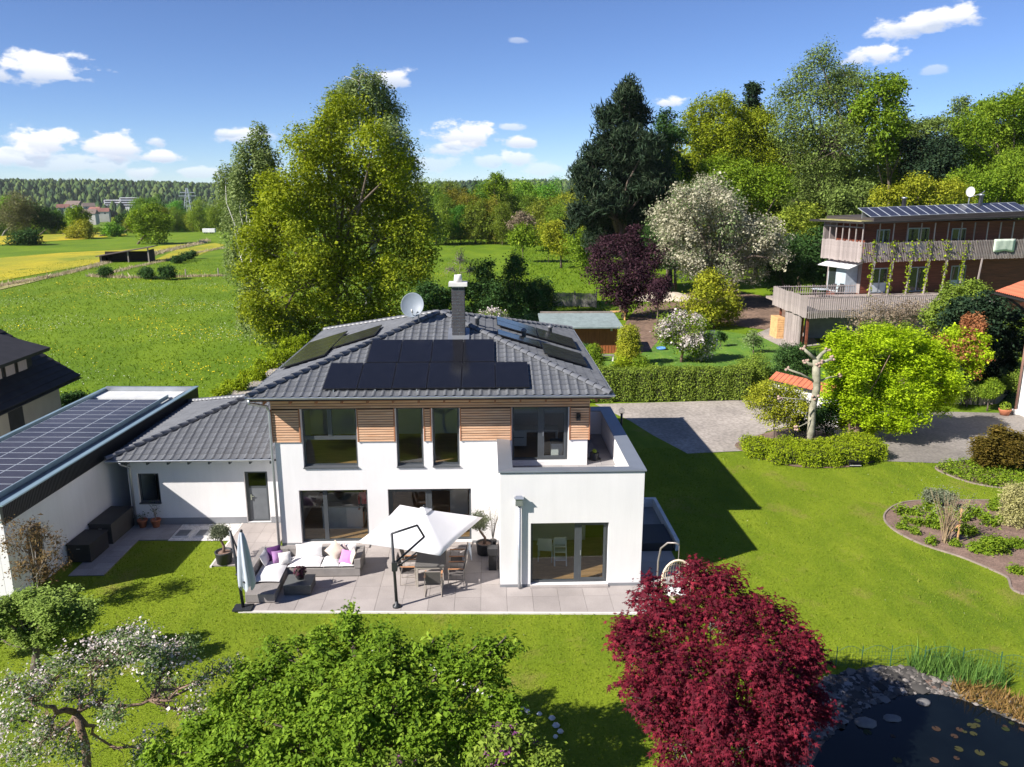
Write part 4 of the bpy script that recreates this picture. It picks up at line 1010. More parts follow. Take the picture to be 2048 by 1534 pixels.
# ================================================================== garage with flat solar roof
gar = thing('garage', 'long white garage with flat solar roof and black ribbed fascia', 'garage', (-16.2, 30, 0), absolute=True)
GA, GB = Vector((-13.82, 37.1, 0)), Vector((-14.45, 22.4, 0))     # outer face of the fascia
gd = (GA-GB).normalized(); gl = Vector((-gd.y, gd.x, 0))           # gl points left
def G(s, t, z): p = GB+gd*s+gl*t; return Vector((p.x, p.y, z))     # s along from the front, t to the left
GLn = (GA-GB).length; GW = 4.55
def gbox(mb, s0, s1, t0, t1, z0, z1):
    vs = [G(s0,t0,z0),G(s1,t0,z0),G(s1,t1,z0),G(s0,t1,z0),G(s0,t0,z1),G(s1,t0,z1),G(s1,t1,z1),G(s0,t1,z1)]
    return mb.add(vs, [(0,1,2,3),(7,6,5,4),(4,5,1,0),(5,6,2,1),(6,7,3,2),(7,4,0,3)])
mb = MB(); gbox(mb, .05, GLn-.05, .12, .36, 0, 2.75); gbox(mb, .05, GLn-.05, GW-.4, GW-.15, 0, 2.75); gbox(mb, .05, .3, .37, GW-.41, 0, 2.75); gbox(mb, GLn-.3, GLn-.05, .37, GW-.41, 0, 2.75)
mb.build('wall', m_white, gar)
m_fasc = M('fascia_black_metal', (.016,.018,.020), .5, .1, 3)
mb = MB(); gbox(mb, 0, GLn, .06, .11, 2.66, 3.24)
fas = mb.build('fascia', m_fasc, gar); mb = MB()
for i in range(int(GLn/.075)): gbox(mb, i*.075, i*.075+.045, .03, .06, 2.665, 3.235)
o = mb.build('fascia_ribs', m_fasc, gar); o['kind'] = 'stuff'
mb = MB(); gbox(mb, 0, GLn, .111, GW, 2.76, 2.98); mb.build('roof_deck', M('roof_membrane', (.30,.31,.31), .8, .15, 1.5, fine=.2, fs=8), gar)
m_trim = M('edge_trim_bluegrey', (.26,.36,.39), .35, .1, 1.5, metal=.4)
mb = MB(); gbox(mb, -.02, GLn+.02, .0, .2, 3.245, 3.29); mb.build('edge_trim', m_trim, gar)
mb = MB(); gbox(mb, 0, GLn, .2, .62, 2.985, 3.02); mb.build('box_gutter', m_zinc, gar)
for i in range(58):
    mb = MB(); gbox(mb, .1+i*.25, .1+i*.25+.16, .24, .52, 3.03, 3.055); link(mb.mesh('gutter_sheet', m_zinc), 'gutter_sheet', gar.children[-1])
mb = MB(); gbox(mb, -.02, GLn+.02, GW-.12, GW+.02, 2.985, 3.2); mb.build('edge_trim', m_trim, gar)
mb = MB(); gbox(mb, GLn-.12, GLn+.02, .2, GW-.12, 2.985, 3.27); mb.build('edge_trim', m_zinc, gar)
mb = MB(); gbox(mb, GLn-1.3, GLn-.15, .65, GW-.15, 2.985, 3.06); mb.build('roof_sheet', M('roof_sheet_pale', (.55,.56,.55), .6, .1, 2), gar)
m_pv3 = M('solar_cell_violet', (.045,.040,.043), .25, .35, .25, spec=.25, fine=.1, fs=5); m_pvf3 = M('solar_frame_silver', (.62,.66,.68), .35, metal=.5)
for c in range(3):
    t0 = .95+c*1.07
    for i in range(20):
        s0 = .15+i*.62
        pv_panel(gar, [G(s0, t0+1.05, 3.19+.0*c), G(s0, t0, 3.19), G(s0+.605, t0, 3.19), G(s0+.605, t0+1.05, 3.19)], .035, mat=m_pv3, fm=m_pvf3, frame=.016)
mb = MB(); gbox(mb, .15, GLn-1.3, .9, .93, 3.02, 3.2); mb.build('panel_rail', m_trim, gar)
# dark shutter and pipe on the garage wall
mb = MB(); gbox(mb, 1.0, 1.75, .1, .13, .0, 2.0); mb.build('side_door', m_fasc, gar)

# ================================================================== dark neighbouring house at far left
dh = thing('neighbour_house', 'dark roofed neighbouring house with a dormer window behind the garage', 'house', (-26, 36, 0), absolute=True)
m_droof = M('dark_roof_tile', (.022,.021,.024), .75, .25, 2, .2, 20)
m_dwall = M('neighbour_wall_beige', (.36,.32,.26), .9, .1, 1)
ex, ez = -22.1, 2.6; gy0, gy1 = 28.5, 42.45; rise = .66
mb = MB().box(-31, ex-.75, gy0+.6, gy1-.9, -.05, 2.55); mb.build('wall', m_dwall, dh)
MB().box(ex-.76, ex-.735, 36.9, 38.1, 0, 2.1).build('door', m_droof, dh)
rt_ = Vector((ex-4.3, 0, ez+4.3*rise))
mb = MB()
mb.slab([(ex, gy0, ez), (ex, gy1, ez), (rt_.x, gy1, rt_.z), (rt_.x, gy0, rt_.z)], .16)
mb.slab([(rt_.x, gy0, rt_.z), (rt_.x, gy1, rt_.z), (rt_.x-4.3, gy1, ez), (rt_.x-4.3, gy0, ez)], .16)
dro = mb.build('roof', m_droof, dh)
mb = MB()
for j in range(13):                                # tile courses on the visible slope
    t = j/13; xa = ex-4.3*t; link(MB().slab([(xa+.02, gy0-.02, ez+4.3*rise*t+.05), (xa+.02, gy1+.03, ez+4.3*rise*t+.05), (xa-.36, gy1+.03, ez+4.3*rise*t+.30*rise+.055), (xa-.36, gy0-.02, ez+4.3*rise*t+.30*rise+.055)], .03).mesh('tile_course', m_droof), 'tile_course', dro)
MB().box(-23.6, -23.5, 34.2, 40.6, 3.3, 4.45).box(-25.2, -23.6, 40.5, 40.6, 3.0, 4.45).build('dormer_wall', m_droof, dh)
MB().slab([(-22.75, 33.8, 4.45), (-22.75, 41.1, 4.45), (-26.2, 41.1, 5.45), (-26.2, 33.8, 5.45)], .18).build('dormer_roof', m_droof, dh)
m_curt = M('curtain_pale', (.46,.36,.32), .9, .2, 9, stretch=(1, 9, .3))
for ya in (37.05, 38.15, 39.2):
    w = MB().box(-23.5, -23.46, ya, ya+.92, 3.42, 4.36).build('window', M('dark_wood_frame', (.03,.02,.016), .6), dh)
    link(MB().box(-23.459, -23.45, ya+.09, ya+.83, 3.5, 4.28).mesh('pane', m_curt), 'pane', w)
gutter(dh, (ex+.07, gy0, ez-.06), (ex+.07, gy1, ez-.06), .06, m_droof)
# ================================================================== wooden house on the right
m_grey = M('weathered_board', (.30,.255,.235), .85, .25, 1.5, stretch=(6, 6, .6), fine=.2, fs=12, ov=.2)
m_redw = M('red_brown_boards', (.155,.042,.022), .7, .35, 1.2, stretch=(.6, .6, 9), fine=.2, fs=6)
m_deck = M('deck_floor', (.30,.25,.22), .85, .2, 2)
m_wroof = M('roof_edge_dark', (.03,.028,.027), .9, .2, 2, spec=.15)
m_dimglass = GLASS('dark_glass', (.4, .45, .45), .08)
wh = thing('timber_house', 'red-brown timber house with grey slatted balconies and solar panels on its flat roof', 'house', (40, 74, 0), absolute=True)
WO = Vector((33.4, 70.0, 0)); wu = Vector((math.cos(R(14)), math.sin(R(14)), 0)); wv = Vector((-wu.y, wu.x, 0))
def Wp(s, t, z): p = WO+wu*s+wv*t; return Vector((p.x, p.y, z))   # s right along the front, t into the house
def wbox(mb, s0, s1, t0, t1, z0, z1, dz1=0.):
    vs = [Wp(s0,t0,z0),Wp(s1,t0,z0+dz1),Wp(s1,t1,z0+dz1),Wp(s0,t1,z0),Wp(s0,t0,z1),Wp(s1,t0,z1+dz1),Wp(s1,t1,z1+dz1),Wp(s0,t1,z1)]
    return mb.add(vs, [(0,3,2,1),(4,5,6,7),(0,1,5,4),(1,2,6,5),(2,3,7,6),(3,0,4,7)])
def wb(name, mat, parent, *a, **k):
    return link(wbox(MB(), *a, **k).mesh(name, mat), name, parent)
GH = .3; SL = 22
wb('wall', m_redw, wh, 1.4, SL, 1.5, 6.2, GH, 6.5); wb('wall', m_redw, wh, 1.4, SL, 1.5, 6.0, 6.52, 9.5)
# board joints as proud boards on the visible front
for k in range(9): wb('board', m_redw, wh.children[0], 1.42, SL, 1.47, 1.499, 3.15+k*.36, 3.15+k*.36+.33)
for k in range(8): wb('board', m_redw, wh.children[1], 1.42, SL, 1.47, 1.499, 6.7+k*.36, 6.7+k*.36+.33)
wb('side_cladding', m_grey, wh, 1.36, 1.399, 1.46, 6.2, 3.1, 6.5)
m_wf = M('window_frame_grey', (.38,.42,.45), .5)
def wwin(s0, s1, z0, z1, n=2, white=True):
    f = wbox(MB(), s0, s1, 1.40, 1.46, z0, z1); w = f.build('window', m_wf, wh); d_ = (s1-s0)/n
    for q in range(n):
        link(wbox(MB(), s0+d_*q+.08, s0+d_*(q+1)-.05, 1.385, 1.398, z0+.08, z1-.08).mesh('pane', M('window_pane_dark', (.02,.025,.03), .08, spec=.8)), 'pane', w)
        if white: link(wbox(MB(), s0+d_*q+.1, s0+d_*(q+1)-.07, 1.375, 1.384, z0+.1, z0+.95).mesh('blind', M('blind_pale', (.5,.55,.57), .7)), 'blind', w)
wwin(2.5, 4.2, 3.1, 5.4); wwin(6.6, 8.6, 3.1, 5.4, white=False); wwin(11.5, 13.2, 3.1, 5.4)
wwin(2.6, 4.0, 6.7, 8.9); wwin(6.0, 8.4, 6.7, 9.0); wwin(11.0, 12.6, 6.7, 8.9, white=False)
f = wbox(MB(), .1, 1.35, 1.9, 4.4, 3.1, 5.7).build('side_window', m_wf, wh)
link(wbox(MB(), .085, .099, 2.0, 3.2, 3.3, 5.5).mesh('pane', M('window_pane_pale', (.42,.5,.53), .15)), 'pane', f)
link(wbox(MB(), .085, .099, 3.3, 4.3, 3.3, 5.5).mesh('pane', M('window_pane_dark', (.02,.025,.03), .08)), 'pane', f)
# awning
m_awn = M('awning_white', (.62,.62,.61), .8)
MB().slab([Wp(-.55, .8, 5.5), Wp(-.55, 5.2, 5.5), Wp(.9, 5.2, 6.0), Wp(.9, .8, 6.0)][::-1], .05).build('awning', m_awn, wh)
# upper balcony
UB, UT, UF = 6.1, 7.87, 6.55
wb('balcony_floor', m_deck, wh, .05, SL, .05, 1.39, UF-.18, UF)
rail = wb('balcony_rail', m_grey, wh, 0, SL, .0, .06, UT-.13, UT-.07)
wb('rail_bar', m_grey, rail, 0, SL, .0, .06, UB+.35, UB+.42)
me_s = MB().box(-.045, .045, -.025, .0, 0, UT-UB).mesh('baluster', m_grey)
rv = random.Random(2)
for i in range(int(20/.19)):
    o = link(me_s, 'baluster', rail); p = Wp(.03+i*.19, -.005, UB+rv.uniform(-.03, .03)); o.location = p; o.rotation_euler = (0, 0, R(14))
side = wb('balcony_side', m_grey, wh, .0, .06, .06, 5.6, UT-.13, UT-.07)
me_w = MB().box(-.085, .085, -.03, .0, 0, UT-UB+.05).mesh('side_board', m_grey)
for i in range(31):
    o = link(me_w, 'side_board', side); o.location = Wp(-.01, .09+i*.18, UB+rv.uniform(-.05, .05)); o.rotation_euler = (0, 0, R(14)-math.pi/2)
for i in range(7): wb('pavilion_post', m_grey, wh, .02, .1, .12+i*.9, .2+i*.9, UT, 9.45)
wb('pavilion_beam', m_grey, wh, .02, .1, .1, 5.6, 9.1, 9.2)
wb('pavilion_back', m_grey, wh, .12, 1.38, 5.5, 5.6, UF, 9.45)
for i in range(12):
    s = 1.7+i*1.5
    MB().bar(Wp(s, .07, UF), Wp(s+.02, .07, 9.5), .09).build('balcony_post', m_grey, wh)
# roof
RZ = 9.5
mb = MB(); wbox(mb, -.6, SL+1, -.6, 7, RZ, RZ+.16, .55); wr = mb.build('roof', m_wroof, wh)
mb = MB(); wbox(mb, 1.0, SL+1, .1, 6.6, RZ+.165, RZ+.5, .55); link(mb.mesh('roof_upstand', M('roof_boards_dark', (.06,.052,.048), .9, .3, 1.5, stretch=(.4, .4, 9), spec=.15)), 'roof_upstand', wr)
mb = MB(); wbox(mb, -.2, 1.6, .2, 6, RZ+.17, RZ+.24); link(mb.mesh('green_roof', m_dryfield), 'green_roof', wr)
m_pv4 = M('solar_cell_blue', (.035,.038,.06), .2, .2, 3, spec=.6, stretch=(7, 1, 1))
for i in range(17):
    s = .9+i*1.05; hz = RZ+.56+.024*(s)
    pv_panel(wh, [Wp(s, .35, hz), Wp(s+1.0, .35, hz+.025), Wp(s+.72, 1.85, hz+.78), Wp(s-.28, 1.85, hz+.755)], .04, mat=m_pv4, fm=m_pvf3, frame=.04)
mb = MB(); wbox(mb, .95, SL, 1.6, 1.66, RZ+.4, RZ+1.2, .4); mb.build('panel_stand', m_zinc, wh)
d = MB().lathe([(max(r_*1.15, .002), z_*1.15) for r_, z_ in prof], 22); o = link(d.mesh('satellite_dish', M('dish_white', (.5,.5,.5), .5), True), 'satellite_dish', wh)
dp = bp(1941, 384, Y=75.5); o.matrix_basis = Matrix.Translation(dp) @ Vector((-.5, -.8, .25)).to_track_quat('Z', 'Y').to_matrix().to_4x4() @ Matrix.Diagonal((.7, .9, .8, 1))
MB().tube([dp+Vector((0, .1, -1.6)), dp+Vector((0, .05, 0))], .05, 8).tube([dp+Vector((-.1, -.1, -.5)), dp+Vector((.6, -.9, -.1)), dp+Vector((.8, -.9, .1))], .03, 6).build('dish_mast', m_zinc, wh)
for px_, py_ in ((1808, 404), (1962, 398)):
    c = bp(px_, py_, Y=75); MB().lathe([(.18, -1), (.18, .3), (.24, .3), (.24, .45)], 12, c).build('roof_flue', m_zinc, wh, True)
# lower deck
DB, DT, DF = 2.54, 4.2, 3.05
dA, dL, dR = Vector((25.3, 61.1, 0)), Vector((25.35, 68.9, 0)), Vector((36.6, 62.6, 0))
MB().prism([(dA.x+.05, dA.y+.05), (dR.x, dR.y+.05), (44, 66), (44, 73), Wp(1.4, 1.5, 0)[:2], (dL.x+.05, dL.y+2)], DF-.2, DF).build('deck_floor', m_deck, wh)
def rail_run(a, b, step, wd, z0, z1, root_name, name, off=0.):
    d_ = b-a; L_ = d_.length; d_.normalize(); an = math.atan2(d_.y, d_.x)
    r_ = MB().bar(Vector((a.x, a.y, z1-.1)), Vector((b.x, b.y, z1-.1)), .05, .06).bar(Vector((a.x, a.y, z0+.45)), Vector((b.x, b.y, z0+.45)), .05, .06).build(root_name, m_grey, wh)
    me = MB().box(-wd/2, wd/2, -.055, -.027, 0, z1-z0).mesh(name, m_grey)
    for i in range(int(L_/step)):
        o = link(me, name, r_); p = a+d_*(i*step+step/2); o.location = (p.x, p.y, z0+rv.uniform(-.05, .04)); o.rotation_euler = (0, 0, an)
rail_run(dL, dA, .2, .185, DB, DT, 'deck_side', 'side_board')
rail_run(dA, dR, .18, .085, DB, DT, 'deck_rail', 'baluster')
rail_run(Vector((33.0, 69.6, 0)), dL, .22, .06, DF, DT, 'deck_back_rail', 'baluster')
for i in range(7):
    s = 1.2+i*2.0; b0 = Wp(s, -.15, DF); 
    MB().bar((b0.x-.1, b0.y, DF), Wp(s+.25, -.05, UB+.1), .11).build('climbing_post', m_grey, wh)
for p in ((25.6, 61.6), (25.75, 63.0), (30, 61.8), (33.5, 62.4), (25.9, 68.3)):
    MB().bar((p[0], p[1], GH-.4), (p[0], p[1], DF-.2), .16).build('deck_post', m_redw, wh)
# lattice shed wall and wood stack under the deck
mbs = MB().box(25.5, 25.58, 62.8, 66.0, -.1, 2.5).build('lattice_wall', m_grey, wh)
for i in range(16):
    link(MB().box(25.44, 25.495, 62.85+.2*i, 62.85+.2*i+.17, -.08, 2.52).mesh('lattice_board', m_grey), 'lattice_board', mbs)
MB().box(27.5, 38, 66.5, 66.8, -.1, 2.6).build('ground_floor_wall', M('ground_floor_render', (.3,.3,.3), .9), wh)
wp = thing('woodpile', 'pale orange stack of sawn timber beside the grey lattice wall', 'woodpile', (25.3, 66.9, GZ), absolute=True)
m_tim = M('fresh_timber', (.62,.36,.16), .8, .2, 4)
for i in range(9): MB().box(24.9, 25.6, 66.2, 67.9, GZ+.02+i*.2, GZ+.02+i*.2+.18).build('timber_board', m_tim, wp)
# on the deck
def simple_chair(name, label, loc, rz, mat, group=None, fabric=None):
    c = thing(name, label, 'chair', loc, rz, group); fm = fabric or mat
    MB().box(-.24, .24, -.22, .24, .42, .46).build('seat', fm, c)
    MB().slab([(-.24, .22, .46), (.24, .22, .46), (.24, .36, .95), (-.24, .36, .95)], .03).build('backrest', fm, c)
    for x in (-.23, .23):
        for y in (-.2, .22): MB().bar((x, y, 0), (x, y, .42), .03).build('leg', mat, c)
    for x in (-.26, .26): MB().bar((x, -.22, .63), (x, .28, .65), .04, .025).bar((x, -.2, .42), (x, -.2, .63), .025).build('armrest', mat, c)
    return c
m_chb = M('chair_dark', (.03,.03,.033), .6)
tp = bp(1640, 578, Z=DF+.72)
t = thing('deck_table', 'pale round table on the timber house deck', 'table', (tp.x, tp.y, DF))
MB().lathe([(.72, .70), (.74, .72), (.74, .74), (.72, .745)], 24).build('tabletop', M('table_pale', (.42,.48,.5), .5), t, True)
for a in range(4): MB().bar((.45*math.cos(a*1.57+.5), .45*math.sin(a*1.57+.5), 0), (.4*math.cos(a*1.57+.5), .4*math.sin(a*1.57+.5), .7), .04).build('leg', m_chb, t)
for i, (px_, lab) in enumerate(((1662, 'dark folding chair nearest the round table on the timber deck'), (1676, 'dark folding chair nearest the wall on the timber deck'))):
    c = bp(px_, 588, Z=DF); simple_chair('deck_chair', lab, (c.x, c.y, DF), R(-70), m_chb, 'chairs on the timber deck')
tw = thing('towel', 'pale green towel hung over the upper balcony rail', 'towel', (0, 0, 0), absolute=True)
mb = MB(); a = bp(1977, 478, Y=1); n_ = 9; s0, s1 = 14.55, 17.0
vs = []; fs = []
for i in range(n_):
    for j in range(6):
        s = s0+(s1-s0)*i/(n_-1); z = UT+.06-(1.15+.06*math.sin(i*1.1))*j/5; tt = -.10+.03*math.sin(i*2.1+j*.5); vs.append(Wp(s, tt, z))
fs = [(i*6+j, i*6+j+1, (i+1)*6+j+1, (i+1)*6+j) for i in range(n_-1) for j in range(5)]
k = len(vs)
for i in range(n_): vs.append(Wp(s0+(s1-s0)*i/(n_-1), .08, UT-.1))
fs += [(k+i, i*6, (i+1)*6, k+i+1) for i in range(n_-1)]
mb.add(vs, fs); o = mb.build('cloth', M('towel_green', (.55,.62,.50), .95, .08, 6), tw, True); md = o.modifiers.new('S', 'SOLIDIFY'); md.thickness = .02

# ================================================================== white house at the right edge
rh = thing('white_house_corner', 'white house with red tiled eave at the right edge', 'house', (31, 43, 0), absolute=True)
MB().prism([(30.25, 42.6), (30.6, 30), (44, 30), (44, 43.5)], GZ, 6.4).build('wall', m_white, rh)
m_red = M('red_roof_tile', (.46,.13,.065), .75, .2, 2.5)
e0 = bp(1990, 584, Z=6.75); e1 = bp(2062, 602, Z=6.75); eu = (e1-e0).normalized(); en = Vector((-eu.y, eu.x, 0))
if en.x < 0: en = -en
ew = (en+Vector((0, 0, .42))).normalized(); e2 = e0+eu*9
rb = MB().slab([e0, e2, e2+ew*7, e0+ew*7], .14).build('roof', m_wroof, rh)
tm = MB(); tmv = [(x_, y_, .05+.045*math.sin(x_/.22*math.pi)) for y_ in (0, .38) for x_ in np.linspace(0, .22, 6)]
tm.add(tmv, [(i, i+1, 7+i, 6+i) for i in range(5)]); tme = tm.mesh('roof_tile', m_red, True); ezn = eu.cross(ew)
Mx_ = Matrix(((eu.x, ew.x, ezn.x, 0), (eu.y, ew.y, ezn.y, 0), (eu.z, ew.z, ezn.z, 0), (0, 0, 0, 1)))
for j in range(14):
    for i in range(18):
        o = link(tme, 'roof_tile', rb); p = e0+eu*(i*.22+.02)+ew*(j*.34-.02)+ezn*(.004+.01*(j % 2)); o.matrix_basis = Matrix.Translation(p) @ Mx_
gutter(rh, e0-en*.08-Vector((0, 0, .06)), e2-en*.08-Vector((0, 0, .06)), .07, m_wroof)
MB().bar(e0+eu*.9+en*.3-Vector((0, 0, .2)), (30.4, 42.5, 5.5), .14).build('eave_brace', m_wroof, rh)
pipe(rh, [(30.1, 42.45, 6.3), (30.1, 42.45, .1)], .06, M('downpipe_brown', (.3,.17,.13), .5, metal=.4))
MB().box(29.95, 30.25, 42.3, 42.55, GZ, .25).build('pipe_base', m_conc, rh)

# ================================================================== garden shed, fence, little walls
sh = thing('garden_shed', 'orange-brown board shed with grey-green felt roof beyond the hedge', 'shed', (8.2, 60.5, GZ), absolute=True)
m_shed = M('shed_boards', (.30,.095,.03), .75, .3, 1.2, stretch=(7, 7, .7), fine=.15, fs=8)
sx0, sx1, sy0, sy1 = 4.4, 10.15, 60.4, 62.8
sw = MB().box(sx0, sx1, sy0, sy1, GZ, 2.12).build('wall', m_back, sh)
for i in range(24):
    xa = sx0+i*.24; link(MB().box(xa+.008, min(xa+.232, sx1), sy0-.03, sy0-.001, GZ, 2.1).mesh('board', m_shed), 'board', sw)
for i in range(24):
    xa = sx0+i*.24; link(MB().box(xa-.03, xa+.03, sy0-.05, sy0-.031, GZ, 2.1).mesh('cover_strip', m_shed), 'cover_strip', sw)
for i in range(10): link(MB().box(sx1+.001, sx1+.03, sy0+i*.24, sy0+i*.24+.232, GZ, 2.1).mesh('board', m_shed), 'board', sw)
MB().slab([(sx0-.3, sy0-1.0, 2.2), (sx1+.3, sy0-1.0, 2.2), (sx1+.1, sy1+.2, 2.75), (sx0-.3, sy1+.2, 2.75)], .1).build('roof', M('roof_felt', (.20,.245,.24), .85, .12, 1.5, fine=.12, fs=4), sh)
MB().box(sx0-.1, sx1+.0, sy1+.2, sy1+.5, 2.5, 2.85).build('roof_ridge_boards', M('old_timber', (.24,.2,.17), .9, .3, 2), sh)
MB().box(9.6, 9.75, sy0-.12, sy0-.055, 1.75, 1.95).build('wall_lamp', m_conc, sh)
# board fence beyond
fn = thing('board_fence', 'grey vertical board fence at the edge of the back meadow', 'fence', (9.4, 85.8, GZ), absolute=True)
m_fence = M('fence_board', (.20,.19,.17), .9, .25, 1.5)
fa, fb = Vector((7.3, 86.2, 0)), Vector((11.9, 85.2, 0))
for zr_ in (.35, 1.2): MB().bar(fa+Vector((0, 0, zr_)), fb+Vector((0, 0, zr_)), .05, .09).build('rail', m_fence, fn)
for i in range(28):
    p = fa.lerp(fb, (i+.5)/28); MB().box(p.x-.072, p.x+.072, p.y-.06, p.y-.035, .02, 1.5+rv.uniform(-.03, .03)).build('board', m_fence, fn)
for t_ in (0, .5, 1):
    p = fa.lerp(fb, t_); MB().box(p.x-.06, p.x+.06, p.y-.02, p.y+.1, GZ, 1.7).build('post', m_fence, fn)
# white wall with red tiled top, behind the pollard
gw = thing('garden_wall', 'white garden wall with sloping red tiled top behind the pollarded tree', 'wall', (17.5, 42.5, GZ), absolute=True)
ga, gb_ = Vector((16.4, 44.0, 0)), Vector((19.1, 40.3, 0)); gdn = (gb_-ga).normalized(); gn = Vector((gdn.y, -gdn.x, 0))
if gn.y > 0: gn = -gn
mb = MB(); mb.bar(ga+Vector((0, 0, .85)), gb_+Vector((0, 0, .7)), .25, 1.7); mb.build('wall', m_white, gw)
tr_ = MB().slab([ga+gn*.3+Vector((0, 0, 1.72)), gb_+gn*.3+Vector((0, 0, 1.58)), gb_-gn*.55+Vector((0, 0, 2.0)), ga-gn*.55+Vector((0, 0, 2.15))], .07).build('coping', m_wroof, gw)
for i in range(15):
    a = ga.lerp(gb_, i/15+.004); b = ga.lerp(gb_, (i+1)/15-.004); z_ = 1.72-.14*i/15
    link(MB().slab([a+gn*.2+Vector((0, 0, z_+.06)), b+gn*.2+Vector((0, 0, z_+.05)), b-gn*.5+Vector((0, 0, z_+.41)), a-gn*.5+Vector((0, 0, z_+.42))], .04).mesh('coping_tile', m_red), 'coping_tile', tr_)
# palisade wall by the yard
pw = thing('palisade_wall', 'low wall of upright concrete palisades at the back of the yard', 'wall', (26, 43.4, GZ), absolute=True)
m_pal = M('palisade_concrete', (.40,.33,.28), .9, .15, 4)
pts = [bp(u_, v_, Z=0) for u_, v_ in ((1890,806),(1930,806),(1960,808),(1990,806),(2004,795),(2016,780),(2040,778))]
k = 0
for i in range(len(pts)-1):
    n_ = max(2, int((pts[i+1]-pts[i]).length/.24))
    for j in range(n_):
        p = pts[i].lerp(pts[i+1], j/n_); h_ = .75+.12*math.sin(k*.3)+rv.uniform(-.03, .03); k += 1
        MB().lathe([(.105, GZ-p.z), (.105, h_-.03), (.09, h_)], 8, p).build('palisade', m_pal, pw)
# light well beside the terrace block
lw = thing('light_well', 'white walled light well with a dark planter beside the terrace block', 'light well', (5.9, 27.2, GZ), absolute=True)
m_lw = M('light_well_white', (.6,.61,.63), .85)
MB().box(4.9, 6.75, 29.5, 29.65, GZ, .35).box(6.62, 6.75, 25.6, 29.5, GZ, .35).build('well_wall', m_lw, lw)
sheet_lw = MB().box(4.9, 6.62, 27.3, 29.5, GZ-.0, GZ+.04).build('well_floor', m_plinth, lw)
pb = MB().box(4.95, 6.55, 25.62, 27.25, GZ, .25).build('planter', M('planter_dark', (.025,.026,.03), .6), lw)

# ================================================================== furniture on the terrace
m_rat = M('rattan_grey', (.235,.215,.20), .8, .12, 3, .6, 70, fine=.18, fs=60)
m_cush = M('cushion_white', (.70,.68,.67), .95, .04, 3, .15, 9)
sofa = thing('corner_sofa', 'grey rattan corner sofa with white cushions on the terrace', 'sofa', (-6, 24, 0), absolute=True)
# back run along the house, left run towards the lawn
sy = 24.75
MB().box(-7.5, -4.25, 23.95, sy, .02, .30).build('base', m_rat, sofa, bevel=.012)
MB().box(-7.52, -4.22, sy+.001, sy+.18, .02, .66).build('backrest', m_rat, sofa, bevel=.012)
MB().box(-4.43, -4.22, 23.93, sy, .31, .62).build('armrest', m_rat, sofa, bevel=.012)
MB().box(-7.52, -6.62, 22.3, 23.949, .02, .30).build('base', m_rat, sofa, bevel=.012)
MB().box(-7.7, -7.53, 22.85, sy+.18, .02, .66).build('backrest', m_rat, sofa, bevel=.012)
def seat_c(x0, x1, y0, y1): MB().cushion(((x0+x1)/2, (y0+y1)/2, .375), x1-x0, y1-y0, .17, p=.22).build('seat_cushion', m_cush, sofa, True)
seat_c(-6.62, -5.55, 23.95, 24.72); seat_c(-5.54, -4.95, 23.95, 24.72); seat_c(-4.94, -4.44, 23.95, 24.72); seat_c(-7.5, -6.63, 22.95, 24.72)
RX = lambda a, b=0, c=0: (Matrix.Rotation(R(c), 3, 'Z') @ Matrix.Rotation(R(b), 3, 'Y') @ Matrix.Rotation(R(a), 3, 'X'))
for x0, x1 in ((-6.5, -5.6), (-5.0, -4.46)): MB().cushion(((x0+x1)/2, 24.66, .62), x1-x0, .42, .17, RX(72), p=.3).build('back_cushion', m_cush, sofa, True)
MB().cushion((-7.38, 24.2, .62), .44, .75, .17, RX(0, 68), p=.3).build('back_cushion', m_cush, sofa, True)
def pillow(label, c, s, rot, col, name):
    o = MB().cushion((0, 0, 0), s, s, .16, rot).build('throw_pillow', M(name, col, .95, .08, 8, .15, 30), None, True, c)
    return tag(o, label, 'pillow', 'throw pillows on the sofa')
pillow('dark purple throw pillow in the corner of the sofa', (-7.13, 24.42, .66), .46, RX(65, 0, 35), (.10,.028,.13), 'pillow_purple')
pillow('lilac throw pillow in front of the dark purple one', (-6.98, 24.22, .62), .40, RX(60, 10, 40), (.42,.22,.44), 'pillow_lilac')
pillow('small cream throw pillow beside the lilac one', (-6.72, 24.12, .62), .40, RX(55, 0, 22), (.68,.65,.62), 'pillow_cream')
pillow('large beige throw pillow standing on its corner mid sofa', (-5.13, 24.42, .72), .50, RX(72) @ Matrix.Rotation(R(45), 3, 'Z'), (.62,.52,.43), 'pillow_beige')
pillow('pale pink throw pillow behind the large beige pillow', (-4.93, 24.55, .64), .42, RX(70) @ Matrix.Rotation(R(30), 3, 'Z'), (.60,.47,.45), 'pillow_blush')
pillow('bright pink throw pillow near the right sofa arm', (-4.72, 24.2, .60), .44, RX(50, 0, -18), (.55,.22,.46), 'pillow_pink')
pillow('grey-beige throw pillow leaning on the right sofa arm', (-4.50, 24.15, .64), .44, RX(70, 0, -75), (.50,.45,.38), 'pillow_sand')
tb = thing('coffee_table', 'low square dark rattan coffee table in front of the corner sofa', 'table', (-6.03, 23.1, 0))
m_rat2 = M('rattan_dark', (.085,.083,.08), .7, .15, 3, .6, 70, fine=.2, fs=60)
MB().box(-.42, .42, -.36, .38, .02, .32).build('base', m_rat2, tb, bevel=.012); MB().box(-.43, .43, -.37, .39, .322, .345).build('tabletop', M('table_slate', (.10,.105,.10), .5, .1, 3), tb)
fb_ = thing('flower_pot', 'dark pot of burgundy flowers on the coffee table', 'potted plant', (-6.02, 23.18, .346))
MB().lathe([(.07, 0), (.11, .02), (.13, .15), (.12, .16)], 16).build('pot', m_pvf, fb_, True)
